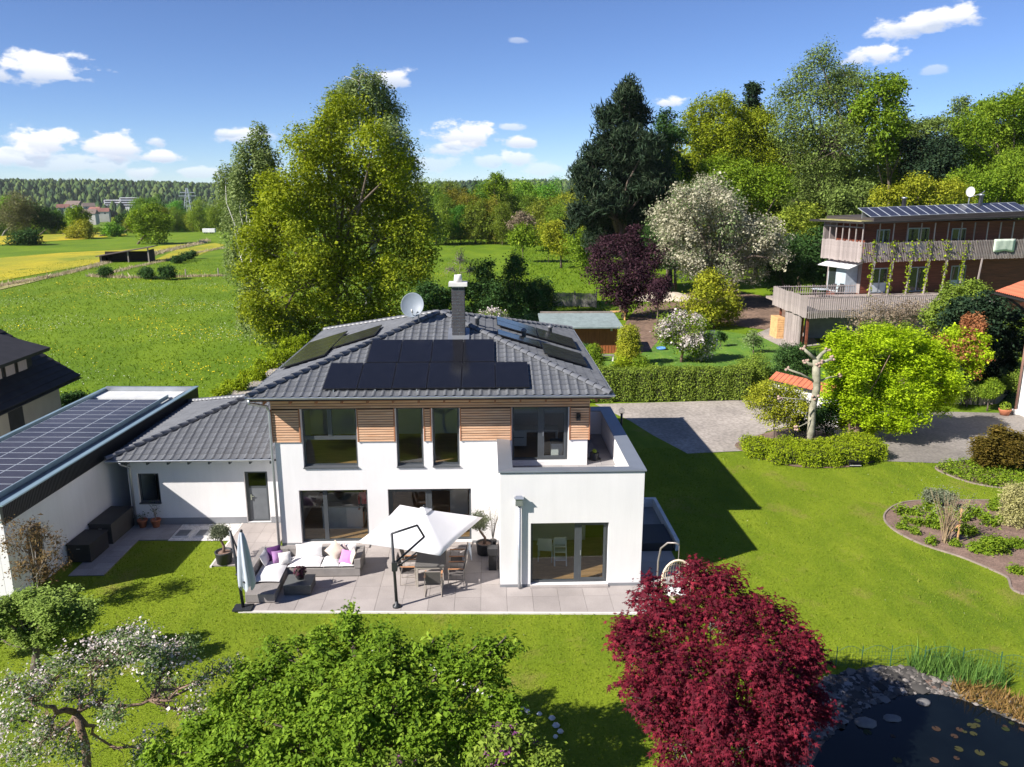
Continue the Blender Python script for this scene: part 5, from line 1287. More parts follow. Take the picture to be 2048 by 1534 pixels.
r_ = np.random.default_rng(3); P = sphere_dirs(340, r_)*r_.uniform(.1, .21, 340)[:, None]+np.array([0, 0, .26]); V, Fc, rd = leaf_faces(P, unit(P-np.array([0, 0, .2])), .07, 'leaf', None, None, .8, r_)
link(npmesh('flowers', V, Fc, LEAF('burgundy_flower', [(0, (.03,.03,.03)), (.45, (.06,.02,.03)), (.8, (.16,.05,.08)), (1, (.05,.08,.03))], .2), rd), 'flowers', fb_)
# cantilever parasol, open and tilted
m_pole = M('parasol_pole', (.035,.038,.042), .45, metal=.3)
m_fab = M('parasol_fabric', (.70,.69,.70), .9, .03, 2)
um = thing('open_parasol', 'open off-white square cantilever parasol tilted over the dining table', 'parasol', (-2.83, 21.95, 0), absolute=True)
pb0 = Vector((-2.83, 21.95, 0)); ptop = Vector((-2.9, 21.95, 2.42)); elbow = Vector((-2.17, 22.35, 2.5)); hinge = Vector((-1.98, 22.5, 2.05))
MB().lathe([(.13, 0), (.13, .05), (.06, .08), (.05, .2)], 16, pb0).build('foot', m_pole, um, True)
MB().tube([pb0+Vector((0, 0, .05)), ptop], [.05, .04], 10).build('pole', m_pole, um, True)
cc = Vector((-2.05, 23.75, 2.42))                   # canopy centre
# canopy: square pyramid, tilted
cr_ = [bp(715, 1085, Y=22.95), bp(800, 1010, Y=24.95), bp(965, 1035, Y=24.75), bp(880, 1112, Y=22.75)]
pk = bp(848, 1020, Y=23.95)+Vector((0, 0, .02))
mb = MB(); nn = 8
for i in range(4):
    a, b = cr_[i], cr_[(i+1) % 4]; vs = []; base_i = len(mb.v)
    for p in range(nn+1):
        for q in range(nn+1):
            t_ = p/nn; e = a.lerp(b, q/nn); v_ = pk.lerp(e, t_)
            sag = .045*math.sin(math.pi*q/nn)*t_; edge = (pk-e).normalized()*.10*math.sin(math.pi*q/nn)*t_**3
            vs.append(v_+Vector((0, 0, -sag))+edge*.6)
    mb.add(vs, [(p*(nn+1)+q, (p+1)*(nn+1)+q, (p+1)*(nn+1)+q+1, p*(nn+1)+q+1) for p in range(nn) for q in range(nn)])
can = mb.build('canopy', m_fab, um, True, clean=True)
md = can.modifiers.new('S', 'SOLIDIFY'); md.thickness = .008
for i in range(4):
    q = cr_[i]-Vector((0, 0, .035)); s_ = pk-Vector((0, 0, .09)); link(MB().bar(s_, q.lerp(s_, .02), .02).mesh('rib', m_pole), 'rib', can)
vent = MB(); vc = pk+Vector((0, 0, .06)); q4 = [pk.lerp(c, .14)+Vector((0, 0, .055)) for c in cr_]
vent.add([vc+Vector((0, 0, .03))]+q4, [(0, i+1, (i+1) % 4+1) for i in range(4)]); link(vent.mesh('vent_cap', m_fab), 'vent_cap', can)
link(MB().lathe([(.03, 0), (.04, .03), (.02, .07)], 10, vc+Vector((0, 0, .02))).mesh('finial', m_pole, True), 'finial', can)
hub = pk-Vector((0, 0, .12))
MB().tube([ptop, elbow], .035, 8).tube([elbow, hinge], .035, 8).tube([hinge, pb0+Vector((.0, .05, 1.45))], .035, 8).build('arm', m_pole, um, True)
MB().tube([pb0+Vector((.05, .06, 1.3)), Vector((-2.2, 23.0, 1.35)), hub-Vector((0, 0, .1))], .03, 8).build('boom', m_pole, um, True)
MB().box(-2.93, -2.77, 21.87, 22.03, 1.22, 1.5).build('crank_housing', m_pole, um); MB().tube([(-2.77, 21.9, 1.36), (-2.66, 21.86, 1.36), (-2.66, 21.84, 1.26)], .015, 6).build('crank_handle', m_pole, um)
# closed parasol at the terrace corner
uc = thing('closed_parasol', 'closed grey cantilever parasol at the left corner of the terrace', 'parasol', (-7.5, 22.0, 0))
MB().box(-.28, .28, -.2, .2, .0, .05).build('foot', m_pole, uc)
MB().tube([(0, 0, .03), (-.1, .05, 1.35), (-.22, .1, 2.5)], [.05, .045, .04], 10).build('pole', m_pole, uc, True)
MB().tube([(-.22, .1, 2.48), (.02, .1, 1.65)], .03, 8).build('arm', m_pole, uc, True)
mb = MB(); n_ = 28; zs_ = [2.52, 2.45, 2.25, 1.9, 1.5, 1.1, .82, .72]; rs_ = [.02, .06, .10, .14, .17, .2, .21, .2]; vs = []
for z_, r0 in zip(zs_, rs_):
    for j in range(n_):
        a = 2*math.pi*j/n_; rr_ = r0*(1+.32*math.sin(a*5+z_*.8)); vs.append((.13+rr_*math.cos(a)+.02*(2.5-z_), .02+rr_*math.sin(a), z_+(.12*math.sin(a*5) if z_ < .9 else 0)))
mb.add(vs, [(i*n_+j, i*n_+(j+1) % n_, (i+1)*n_+(j+1) % n_, (i+1)*n_+j) for i in range(len(zs_)-1) for j in range(n_)])
mb.build('canopy', M('parasol_fabric_grey', (.42,.46,.52), .9, .06, 3), uc, True)
MB().lathe([(.03, 2.5), (.05, 2.53), (.04, 2.57), (.01, 2.59)], 12, (.13, .02, 0)).build('finial', m_pole, uc, True)
MB().tube([(.0, .0, .95), (.16, -.17, .95)], .03, 6).tube([(-.02, .02, 1.15), (-.12, -.06, 1.15)], .03, 6).build('crank', m_pole, uc, True)
# dining table and chairs
dt = thing('dining_table', 'grey-topped dining table under the open parasol', 'table', (-1.9, 24.0, 0))
m_tl = M('table_leg_taupe', (.36,.32,.27), .5, .08, 3)
MB().box(-.47, .47, -.85, .85, .70, .735).build('tabletop', M('tabletop_slate', (.11,.105,.10), .5, .1, 2), dt)
MB().box(-.44, .44, -.82, -.79, .62, .699).box(-.44, .44, .79, .82, .62, .699).box(-.44, -.41, -.79, .79, .62, .699).box(.41, .44, -.79, .79, .62, .699).build('apron', m_tl, dt)
for x in (-.41, .41):
    for y in (-.79, .79): MB().box(x-.035, x+.035, y-.035, y+.035, 0, .619).build('leg', m_tl, dt)
m_chf = M('chair_frame_taupe', (.40,.35,.30), .45, .06, 3, metal=.3); m_chs = M('chair_mesh_dark', (.10,.09,.085), .8, .1, 9); m_teak = M('teak_arm', (.45,.22,.11), .6, .2, 6)
def dining_chair(label, loc, rz):
    c = thing('dining_chair', label, 'chair', loc, rz, 'chairs around the dining table')
    MB().slab([(-.24, -.23, .44), (.24, -.23, .44), (.24, .22, .42), (-.24, .22, .42)], .02).build('seat', m_chs, c)
    MB().slab([(-.23, .215, .46), (.23, .215, .46), (.23, .34, .90), (-.23, .34, .90)], .018).build('backrest', m_chs, c)
    for x in (-.26, .26):
        MB().tube([(x, -.26, 0), (x, -.24, .64)], .014, 6).build('leg', m_chf, c); MB().tube([(x, .25, 0), (x, .22, .45), (x*.95, .35, .92)], .014, 6).build('leg', m_chf, c)
        MB().tube([(x, -.26, .02), (x, .25, .02)], .011, 6).build('stretcher', m_chf, c)
        MB().box(x-.025, x+.025, -.26, .25, .64, .66).build('armrest', m_teak, c)
    MB().tube([(-.25, .35, .92), (.25, .35, .92)], .014, 6).tube([(-.26, -.23, .43), (.26, -.23, .43)], .012, 6).build('frame_bar', m_chf, c)
    return c
dining_chair('dining chair on the left of the table, nearer the lawn', (-2.62, 23.55, 0), R(90))
dining_chair('dining chair on the left of the table, nearer the house', (-2.62, 24.35, 0), R(90))
dining_chair('dining chair at the front end of the table', (-1.75, 22.75, 0), R(180))
dining_chair('dining chair on the right of the table with no blanket', (-1.05, 23.35, 0), R(-90))
dining_chair('dining chair on the right of the table draped with a blanket', (-1.05, 24.25, 0), R(-90))
dining_chair('dining chair at the house end of the table', (-1.75, 25.25, 0), 0)
mb = MB(); vs = []; n1_, n2_ = 12, 12; rb_ = random.Random(5)
for i in range(n1_):
    for j in range(n2_):
        a = j/(n2_-1); y = -.26+.52*i/(n1_-1)
        if a < .5: x = .30+.06*a; z = .42+a*1.04; 
        else: x = .42+.05*(a-.5)*2; z = .94-(a-.5)*.9
        if a < .12: x -= .12*(1-a/.12); z = .5
        vs.append((x+rb_.uniform(-.025, .025), y+rb_.uniform(-.02, .02), z+rb_.uniform(-.02, .02)))
mb.add(vs, [(i*n2_+j, i*n2_+j+1, (i+1)*n2_+j+1, (i+1)*n2_+j) for i in range(n1_-1) for j in range(n2_-1)])
o = mb.build('blanket', M('blanket_grey_blue', (.42,.46,.50), .95, .35, 7, .3, 14), None, True, (-1.05, 24.25, 0)); tag(o, 'crumpled grey-blue blanket thrown over a dining chair back', 'blanket')
md = o.modifiers.new('S', 'SUBSURF'); md.levels = 1; md.render_levels = 1; md2 = o.modifiers.new('T', 'SOLIDIFY'); md2.thickness = .02
# black bin by the annex corner
hb = thing('pedestal_box', 'slim black pedestal box at the left corner of the terrace block', 'pedestal', (.12, 24.35, 0))
MB().box(-.13, .13, -.13, .13, 0, .55).build('column', m_pvf, hb, bevel=.01); MB().box(-.17, .17, -.17, .17, .552, .80).build('head', M('box_black', (.02,.02,.022), .4), hb, bevel=.01)
# storage boxes
def storage(label, s0, s1, h, mat, dpt=.8):
    b = thing('storage_box', label, 'storage box', G((s0+s1)/2, -.45, 0), absolute=True)
    mb = MB(); gbox(mb, s0, s1, -dpt, .08, 0, h-.05); mb.build('body', mat, b); mb = MB(); gbox(mb, s0-.03, s1+.03, -dpt-.03, .09, h-.049, h); mb.build('lid', mat, b)
    c = G(s0-.01, -dpt*.45, h*.75); MB().bar(c+Vector((-.06, -.01, 0)), c+Vector((.06, -.01, 0)), .015).build('handle', m_zinc, b)
storage('larger brown-black storage box in the corner by the wing wall', 4.35, 5.95, .78, M('box_brown_black', (.055,.052,.048), .6), .72)
storage('smaller black storage box nearer the lawn', 2.9, 4.1, .66, M('box_black2', (.016,.016,.018), .5), .7)
# terrace pot plant and grill tub on the roof terrace
tpot = thing('terrace_planter', 'dark round planter with a green tuft on the roof terrace', 'planter', (3.84, 27.0, 2.93))
MB().lathe([(.2, 0), (.24, .02), (.24, .03), (.15, .04), (.17, .25), (.16, .26)], 18).build('pot', m_pvf, tpot, True)
P = sphere_dirs(60, r_)*.07+np.array([0, 0, .3]); V, Fc, rd = leaf_faces(P, sphere_dirs(60, r_), .07, 'leaf', None, None, .5, r_)
link(npmesh('leaves', V, Fc, LEAF('tuft_lime', [(0, (.2,.3,.03)), (1, (.4,.5,.08))]), rd), 'leaves', tpot)
# driveway post lamp
pl = thing('post_lamp', 'black bollard lamp at the edge of the driveway', 'lamp', (7.0, 39.5, GZ))
MB().tube([(0, 0, 0), (0, 0, 1.1)], .06, 12).build('post', m_pvf, pl, True); MB().lathe([(.1, 1.1), (.15, 1.15), (.15, 1.32), (.05, 1.4)], 14).build('globe', GLASS('lamp_globe', (.9, .9, .9), .1), pl, True)
# hanging egg chair
ecp = bp(1357, 1120, Z=1.48)
ec = thing('hanging_chair', 'cream wicker egg chair hanging from a curved stand beside the terrace block', 'hanging chair', (ecp.x-.1, ecp.y-.05, 0))
m_st = M('stand_taupe', (.28,.25,.23), .4, metal=.4); m_wick = M('wicker_cream', (.68,.56,.42), .7, .1, 6)
MB().tube([(-.45, .35, .03), (-.45, .35, 1.3), (-.4, .3, 1.75), (-.22, .2, 1.98), (.0, .1, 2.02), (.1, .05, 1.98)], .028, 8).build('stand', m_st, ec, True)
MB().tube([(-.75, .3, .02), (-.3, .55, .02), (.4, .5, .02), (.5, -.2, .02)], .025, 6).build('foot_ring', m_st, ec, True)
MB().tube([(.1, .05, 1.98), (.1, .05, 1.42)], .012, 6).build('chain', m_st, ec)
mb = MB(); 
for k in range(16):                                # wicker ribs
    a = math.pi*k/15; pts = []
    for q in range(9):
        e = -1.35+2.7*q/8; pts.append((.1-.46*math.cos(e)*math.cos(a), .05+.42*math.cos(e)*math.sin(a)*.95, .82+.62*math.sin(e)))
    mb.tube(pts, .011, 4, cap=False)
mb.build('basket', m_wick, ec, True)
mb = MB()
for z_ in (.35, .55, .75, .95, 1.15, 1.3):
    rr_ = math.sqrt(max(0.02, 1-((z_-.82)/.62)**2)); mb.tube([(.1-.46*rr_*math.cos(math.pi*q/12), .05+.41*rr_*math.sin(math.pi*q/12), z_) for q in range(13)], .01, 4, cap=False)
mb.build('basket_hoop', m_wick, ec, True)
MB().tube([(.1-.48*math.cos(2*math.pi*q/24), .04, .82+.66*math.sin(2*math.pi*q/24)) for q in range(25)], .032, 8, cap=False).build('rim', m_wick, ec, True)
MB().cushion((.1, .12, .42), .66, .6, .2).build('cushion', m_cush, ec, True)
# garden bits beyond the hedge
bt = thing('bucket_table', 'orange plank table with a white bucket behind the shed', 'table', bp(1236, 640, Z=GZ), absolute=False)
MB().box(-.75, .75, -.3, .3, .8, .88).build('tabletop', m_tim, bt)
for x in (-.65, .65): MB().box(x-.05, x+.05, -.25, .25, 0, .79).build('trestle', m_tim, bt)
bk = thing('bucket', 'white bucket standing on the plank table behind the shed', 'bucket', bp(1242, 640, Z=GZ)+Vector((.0, 0, .881)))
MB().lathe([(.2, 0), (.24, .5), (.25, .5), (.25, .52), (.22, .52)], 16).build('body', m_conc, bk, True)
sp = thing('sandstone_heap', 'pale sand heap at the far side of the bare earth track', 'heap', bp(1330, 600, Z=GZ))
mb = MB(); n_ = 22; vs = [(0, 0, 1.0)]; rb_ = random.Random(9)
for ring_, rad_, hh in ((1, .4, .8), (2, .75, .35), (3, 1., 0)):
    for j in range(n_): a = 2*math.pi*j/n_; q_ = rad_*rb_.uniform(.9, 1.1); vs.append((4.2*q_*math.cos(a), 1.5*q_*math.sin(a), hh*rb_.uniform(.8, 1.15) if hh else -.05))
fs = [(0, 1+j, 1+(j+1) % n_) for j in range(n_)]+[(1+r2*n_+j, 1+(r2+1)*n_+j, 1+(r2+1)*n_+(j+1) % n_, 1+r2*n_+(j+1) % n_) for r2 in range(2) for j in range(n_)]
mb.add(vs, fs).build('sand', M('sand_pale', (.55,.47,.38), .95, .15, 2, .6, 8), sp, True)
bench = thing('garden_bench', 'small grey bench in front of the shed', 'bench', bp(1212, 722, Z=GZ))
MB().box(-.6, .6, -.2, .2, .42, .47).build('seat', m_fence, bench)
for x in (-.5, .5): MB().box(x-.04, x+.04, -.18, .18, 0, .419).build('leg', m_conc, bench)
bl_ = thing('blue_basin', 'blue plastic basin on the neighbouring grass', 'basin', bp(1323, 699, Z=GZ))
MB().lathe([(.32, 0), (.4, .16), (.42, .16), (.36, .03)], 18).build('bowl', M('basin_blue', (.10,.25,.62), .4), bl_, True)
rm = thing('robot_mower', 'black box with silver trim at the right end of the low hedge', 'garden box', bp(1707, 932, Z=GZ)); rm.scale = (.75, .75, .75)
MB().box(-.36, .36, -.25, .28, 0, .24).build('body', m_pvf, rm, bevel=.05); MB().box(-.36, .36, -.262, -.252, .11, .14).build('trim', m_conc, rm); MB().slab([(-.4, -.3, .36), (.4, -.3, .36), (.4, .3, .46), (-.4, .3, .46)], .03).build('cover', m_pvf, rm)
for x in (-.34, .34): MB().box(x-.02, x+.02, -.1, .25, .2, .38).build('stay', m_pvf, rm)
# person indoors by the terrace door
pe = thing('person', 'person in a red top and dark shorts standing indoors behind the left terrace door', 'person', (-4.62, 27.75, .056))
def body_mesh():
    J = {'pel': (0,0,.92,.13,.10), 'wai': (0,.01,1.08,.115,.085), 'che': (0,.01,1.28,.15,.10), 'nek': (0,.01,1.47,.052,.052), 'hd0': (0,-.005,1.55,.062,.07), 'hd1': (0,-.01,1.64,.078,.095), 'hd2': (0,0,1.71,.05,.06),
         'shl': (-.165,.01,1.40,.055,.055), 'ell': (-.22,.03,1.13,.042,.042), 'wrl': (-.20,-.10,.92,.028,.028), 'hal': (-.19,-.16,.86,.03,.018),
         'shr': (.165,.01,1.40,.055,.055), 'elr': (.23,.03,1.13,.042,.042), 'wrr': (.22,-.08,.90,.028,.028), 'har': (.21,-.13,.84,.03,.018),
         'hil': (-.085,0,.84,.085,.085), 'knl': (-.09,-.01,.48,.056,.056), 'anl': (-.095,.02,.09,.036,.036), 'tol': (-.11,-.14,.035,.036,.028),
         'hir': (.085,0,.84,.085,.085), 'knr': (.10,-.03,.48,.056,.056), 'anr': (.11,.0,.09,.036,.036), 'tor': (.13,-.16,.035,.036,.028)}
    E_ = [('pel','wai'),('wai','che'),('che','nek'),('nek','hd0'),('hd0','hd1'),('hd1','hd2'),('che','shl'),('shl','ell'),('ell','wrl'),('wrl','hal'),('che','shr'),('shr','elr'),('elr','wrr'),('wrr','har'),('pel','hil'),('hil','knl'),('knl','anl'),('anl','tol'),('pel','hir'),('hir','knr'),('knr','anr'),('anr','tor')]
    names = list(J); me = bpy.data.meshes.new('body'); me.from_pydata([J[n_][:3] for n_ in names], [(names.index(a), names.index(b)) for a, b in E_], [])
    return me, names, J
me, nm, J = body_mesh()
m_skin = bpy.data.materials.new('person_cloth_and_skin'); m_skin.use_nodes = True
nt = m_skin.node_tree; tcn = nt.nodes.new('ShaderNodeTexCoord'); sp_ = nt.nodes.new('ShaderNodeSeparateXYZ'); rp = nt.nodes.new('ShaderNodeValToRGB'); nt.links.new(tcn.outputs['Object'], sp_.inputs[0])
dv = nt.nodes.new('ShaderNodeMath'); dv.operation = 'DIVIDE'; dv.inputs[1].default_value = 1.8; nt.links.new(sp_.outputs['Z'], dv.inputs[0]); nt.links.new(dv.outputs[0], rp.inputs[0])
rp.color_ramp.interpolation = 'CONSTANT'; el = rp.color_ramp.elements; st = [(0, (.5,.28,.19)), (.36, (.02,.02,.022)), (.54, (.42,.05,.045)), (.82, (.5,.28,.19)), (.915, (.05,.03,.02))]
while len(el) < len(st): el.new(.5)
for e, (p_, c_) in zip(el, st): e.position = p_; e.color = (*c_, 1)
nt.links.new(rp.outputs[0], nt.nodes['Principled BSDF'].inputs['Base Color']); nt.nodes['Principled BSDF'].inputs['Roughness'].default_value = .7
me.materials.append(m_skin); bo = link(me, 'body', pe); sk = bo.modifiers.new('Skin', 'SKIN'); sk.use_smooth_shade = True
for i, n_ in enumerate(nm):
    v_ = me.skin_vertices[0].data[i]; v_.radius = J[n_][3:]; v_.use_root = (n_ == 'pel')
ss = bo.modifiers.new('Sub', 'SUBSURF'); ss.levels = 2; ss.render_levels = 2
for sx_ in (-1, 1):                                 # five separate fingers
    wx, wy, wz = J['hal' if sx_ < 0 else 'har'][:3]; mb = MB()
    for q in range(4): mb.tube([(wx+(-.024+.016*q), wy-.015, wz-.01), (wx+(-.026+.017*q), wy-.045, wz-.045), (wx+(-.024+.016*q), wy-.04, wz-.085+.006*abs(q-1.5))], [.009, .0085, .007], 6)
    mb.tube([(wx-sx_*.03, wy-.01, wz+.02), (wx-sx_*.05, wy-.04, wz-.01), (wx-sx_*.045, wy-.06, wz-.04)], [.011, .01, .008], 6); mb.build('fingers', M('skin', (.5,.28,.19), .6), pe, True)
mb = MB().lathe([(.075, 1.60), (.098, 1.66), (.09, 1.73), (.05, 1.775), (.01, 1.785)], 16, (0, .025, 0)); mb.build('hair', M('hair_brown', (.045,.025,.015), .6), pe, True)
mb = MB().tube([(0, -.115, 1.66), (0, -.13, 1.625), (0, -.11, 1.61)], [.008, .014, .01], 6); mb.build('nose', M('skin', (.5,.28,.19), .6), pe, True)
for sx_ in (-1, 1): MB().lathe([(.002, -.012), (.012, 0), (.002, .012)], 8, (sx_*.033, -.098, 1.66)).build('eye', m_pvf, pe, True); MB().lathe([(.002, -.03), (.014, 0), (.002, .028)], 8, (sx_*.088, .01, 1.64)).build('ear', M('skin', (.5,.28,.19), .6), pe, True)
MB().box(-.022, .022, -.106, -.1, 1.583, 1.591).build('mouth', M('lips', (.35,.1,.09), .6), pe)
# indoors: kitchen island, cabinets, desk, chair, high chair
ki = thing('kitchen_island', 'grey and white kitchen island behind the left terrace door', 'kitchen island', (-5.45, 28.0, .056))
MB().box(-.75, .75, -.35, .95, 0, .88).build('base', M('cabinet_pale', (.48,.52,.52), .5), ki); MB().box(-.8, .8, -.4, 1.0, .881, .92).build('worktop', M('worktop_stone', (.2,.22,.22), .3), ki)
MB().box(.15, .74, -.37, -.351, .08, .84).build('door_front', m_int, ki)
de = thing('white_desk', 'white desk with drawers behind the balcony door', 'desk', (1.75, 28.6, 2.9))
MB().box(-.9, .9, -.3, .35, .70, .74).build('desktop', m_int, de); MB().box(-.88, -.3, -.28, .33, .12, .699).build('drawer_unit', m_int, de); MB().box(.84, .88, -.28, .33, 0, .699).build('side_panel', m_int, de)
MB().box(-.82, -.4, -.3, -.281, .45, .47).build('handle', m_dark, de)
cb = thing('white_cabinet', 'low white cabinet just inside the balcony door', 'cabinet', (2.5, 27.3, 2.9)); MB().box(-.22, .2, -.25, .25, .03, .62).build('body', m_int, cb); MB().box(-.24, .22, -.27, .27, .621, .65).build('top', m_sill, cb)
hc = thing('high_chair', 'white wooden high chair behind the front terrace door', 'high chair', (2.42, 24.6, .056))
for x in (-.2, .2):
    MB().slab([(x-.02, -.25, 0), (x+.02, -.25, 0), (x+.02, .1, .85), (x-.02, .1, .85)], .05).build('leg', m_int, hc)
for z_, y_ in ((.2, -.15), (.45, -.05), (.62, .0)): MB().box(-.179, .179, y_-.1, y_+.2, z_, z_+.03).build('shelf', m_int, hc)
MB().box(-.2, .2, .1, .14, .6, .9).build('backrest', m_int, hc)
ic = simple_chair('indoor_chair', 'white framed chair with purple cushion behind the front terrace door', (1.95, 24.9, .056), R(170), m_int); MB().cushion((0, .0, .52), .42, .42, .12).build('cushion', M('cushion_plum', (.12,.03,.10), .9), ic, True)
ov = thing('oven_unit', 'dark built-in oven in a white cupboard behind the right terrace door', 'oven', (-1.15, 28.9, .056)); MB().box(-.35, .35, 0, .6, 0, 2.2).build('cupboard', m_int, ov); MB().box(-.3, .3, -.02, -.001, 1.1, 1.75).build('oven_door', m_pvf, ov)
# ================================================================== trees and plants
m_bark = M('bark_brown', (.13,.10,.075), .95, .35, 5, .8, 22, stretch=(3, 3, .5))
m_barkg = M('bark_grey', (.22,.20,.17), .95, .3, 6, .8, 22)
m_birch = M('bark_birch', (.55,.53,.48), .9, .4, 5, stretch=(1, 1, 3))
m_apple = M('bark_apple', (.19,.125,.09), .95, .35, 7, .8, 26)
l_maple = LEAF('leaf_yellow_green', [(0, (0.102,0.148,0.0105)), (.4, (0.195,0.244,0.0137)), (.75, (0.292,0.334,0.0168)), (1, (0.378,0.423,0.0316))], .35)
l_birch = LEAF('leaf_birch', [(0, (0.102,0.145,0.0435)), (.5, (0.174,0.232,0.0725)), (1, (0.319,0.377,0.145))], .35)
l_birchd = LEAF('leaf_birch_dark', [(0, (0.065,0.0975,0.0286)), (.5, (0.111,0.15,0.0455)), (1, (0.182,0.221,0.078))], .35)
l_dark = LEAF('leaf_dark_green', [(0, (0.023,0.0562,0.0138)), (.5, (0.0403,0.0938,0.0207)), (1, (0.0805,0.15,0.0345))], .25)
l_pine = LEAF('pine_needles', [(0, (.014,.03,.016)), (.6, (.03,.055,.026)), (1, (.065,.085,.04))], .1, .6)
l_plum = LEAF('leaf_purple', [(0, (.022,.010,.015)), (.6, (.05,.02,.03)), (1, (.10,.045,.055))], .25)
l_green = LEAF('leaf_fresh_green', [(0, (0.0858,0.149,0.0117)), (.5, (0.156,0.246,0.0155)), (1, (0.28,0.362,0.0292))], .35)
l_forest = LEAF('leaf_forest', [(0, (0.077,0.143,0.0168)), (.5, (0.154,0.242,0.0252)), (1, (0.277,0.355,0.042))], .35, objvar=.55)
l_spruce = LEAF('spruce_needles', [(0, (.012,.03,.014)), (.6, (.025,.05,.022)), (1, (.05,.08,.03))], .1, .7)
l_lime = LEAF('leaf_lime', [(0, (0.205,0.321,0.00792)), (.5, (0.361,0.494,0.0119)), (1, (0.504,0.642,0.0297))], .4)
l_red = LEAF('leaf_red_maple', [(0, (0.0512,0.00612,0.012)), (.35, (0.106,0.0104,0.021)), (.7, (0.187,0.0153,0.0314)), (1, (0.317,0.0275,0.0449))], .38, .65, 0, .15)
l_apple = LEAF('leaf_apple', [(0, (0.078,0.13,0.039)), (.5, (0.156,0.221,0.078)), (1, (0.26,0.312,0.143))], .3)
l_petal = LEAF('petal_white', [(0, (0.467,0.389,0.366)), (.6, (0.627,0.556,0.524)), (1, (0.737,0.674,0.648))], .3, .7)
l_cream = LEAF('petal_cream', [(0, (0.289,0.281,0.18)), (.5, (0.424,0.399,0.277)), (1, (0.56,0.526,0.39))], .3, .7)
l_hedge = LEAF('leaf_hedge', [(0, (0.0964,0.152,0.0191)), (.5, (0.167,0.239,0.0281)), (1, (0.263,0.335,0.0447))], .25)
l_box = LEAF('leaf_low_hedge', [(0, (0.12,0.176,0.00605)), (.5, (0.222,0.298,0.0085)), (1, (0.341,0.407,0.0152))], .25)
l_gold = LEAF('leaf_golden', [(0, (0.165,0.208,0.015)), (.5, (0.303,0.327,0.025)), (1, (0.468,0.461,0.0375))], .35)
l_rust = LEAF('leaf_rust_green', [(0, (.07,.06,.012)), (.5, (.13,.10,.016)), (1, (.22,.15,.03))], .3)
l_bronze = LEAF('leaf_bronze', [(0, (0.0641,0.0882,0.0203)), (.5, (0.14,0.194,0.0405)), (1, (0.257,0.353,0.081))], .3)
l_olive = LEAF('leaf_olive', [(0, (.08,.10,.05)), (.5, (.15,.17,.10)), (1, (.26,.28,.19))], .25)
l_orange = LEAF('leaf_orange', [(0, (.20,.07,.03)), (1, (.42,.19,.08))], .3)
l_brown = LEAF('twig_brown', [(0, (.16,.12,.08)), (.6, (.26,.20,.14)), (1, (.34,.30,.2))], .2)
l_willow = LEAF('leaf_willow', [(0, (.10,.105,.04)), (.5, (.17,.17,.07)), (1, (.24,.24,.10))], .35)

def gz(x, y): return float(terr(x, y))
def T_(name, label, bu, Yd, circles, leaf, bark, n, k, size, rc, tr, jit=2.5, seed=1, **kw):
    """tree at depth Yd: foot under photo column bu, crown from photo circles"""
    b = bp(bu, 700, Y=Yd); base = Vector((b.x, Yd, gz(b.x, Yd)))
    return tree(name, label, 'tree', base, pxl(circles, Yd, jit, seed), leaf, bark, n, k, size, rc, tr, seed=seed, **kw)

# --- big trees behind the house
T_('maple_tree', 'huge yellow-green maple in flower right behind the house', 690, 66,
   [(690,245,55),(630,300,60),(745,300,62),(585,385,62),(690,390,90),(785,390,60),(550,460,55),(640,480,85),(750,480,85),(830,465,45),(525,530,48),(600,570,75),(700,570,85),(800,560,65),(845,520,36),(590,640,55),(680,650,70),(770,640,60),(505,560,40),(505,490,38),(515,620,42),(550,655,40),(655,265,42),(610,300,44),(660,340,60),(720,360,62),(565,400,48),(540,500,50),(620,420,62),(790,340,40)],
   l_maple, m_bark, 8600, 14, .205, .36, .38, 3.4, 2, ntw=160, keep_in=.2, rag=.13, boughs=17)
T_('birch_tree', 'tall grey-green birch rising above the huge maple', 735, 76,
   [(720,165,36),(685,200,38),(755,175,34),(780,215,32),(720,225,45),(790,270,40),(800,330,42),(830,385,32),(855,430,26),(780,400,50)],
   l_birch, m_birch, 2400, 16, .2, .35, .35, 3, 3, hang=2.0, ntw=60)
T_('birch_tree', 'weeping birch standing left of the huge maple', 505, 72,
   [(515,262,20),(500,300,28),(450,345,20),(528,310,26),(480,350,30),(510,370,36),(465,430,22),(500,430,32),(475,500,24),(520,600,34,-7),(500,570,20,-6),(565,645,34,-7),(490,610,18,-7)],
   l_birch, m_birch, 3000, 17, .18, .3, .13, 2.2, 4, hang=2.4, ntw=60)
T_('hazel_shrub', 'dark leafy shrub at the foot of the huge maple, right of the satellite dish', 865, 60, [(860,590,36),(880,630,34),(845,640,36),(900,600,22)], l_dark, m_bark, 800, 13, .17, .25, .12, 1.5, 5)
T_('hazel_shrub', 'dark upright shrub just right of the chimney', 965, 68, [(970,545,26),(960,590,40),(985,600,36),(950,630,36)], l_dark, m_bark, 900, 13, .18, .25, .14, 1.5, 6)
T_('hazel_shrub', 'tallest dark pointed shrub between chimney and board fence', 1028, 70, [(1030,520,16),(1028,550,28),(1035,590,42),(1010,615,38),(1060,610,36)], l_dark, m_bark, 1000, 13, .18, .25, .14, 1.5, 7)
T_('hazel_shrub', 'dark shrub hiding the left end of the board fence', 1080, 74, [(1085,585,26),(1090,610,26),(1065,600,22)], l_dark, m_bark, 500, 13, .18, .25, .12, 1.2, 8)
T_('bare_shrub', 'leafless grey shrub beyond the chimney', 918, 82, [(920,520,26),(905,540,20),(940,540,22)], l_brown, m_barkg, 90, 5, .12, .3, .1, 1, 9, ntw=90, twig=.03)
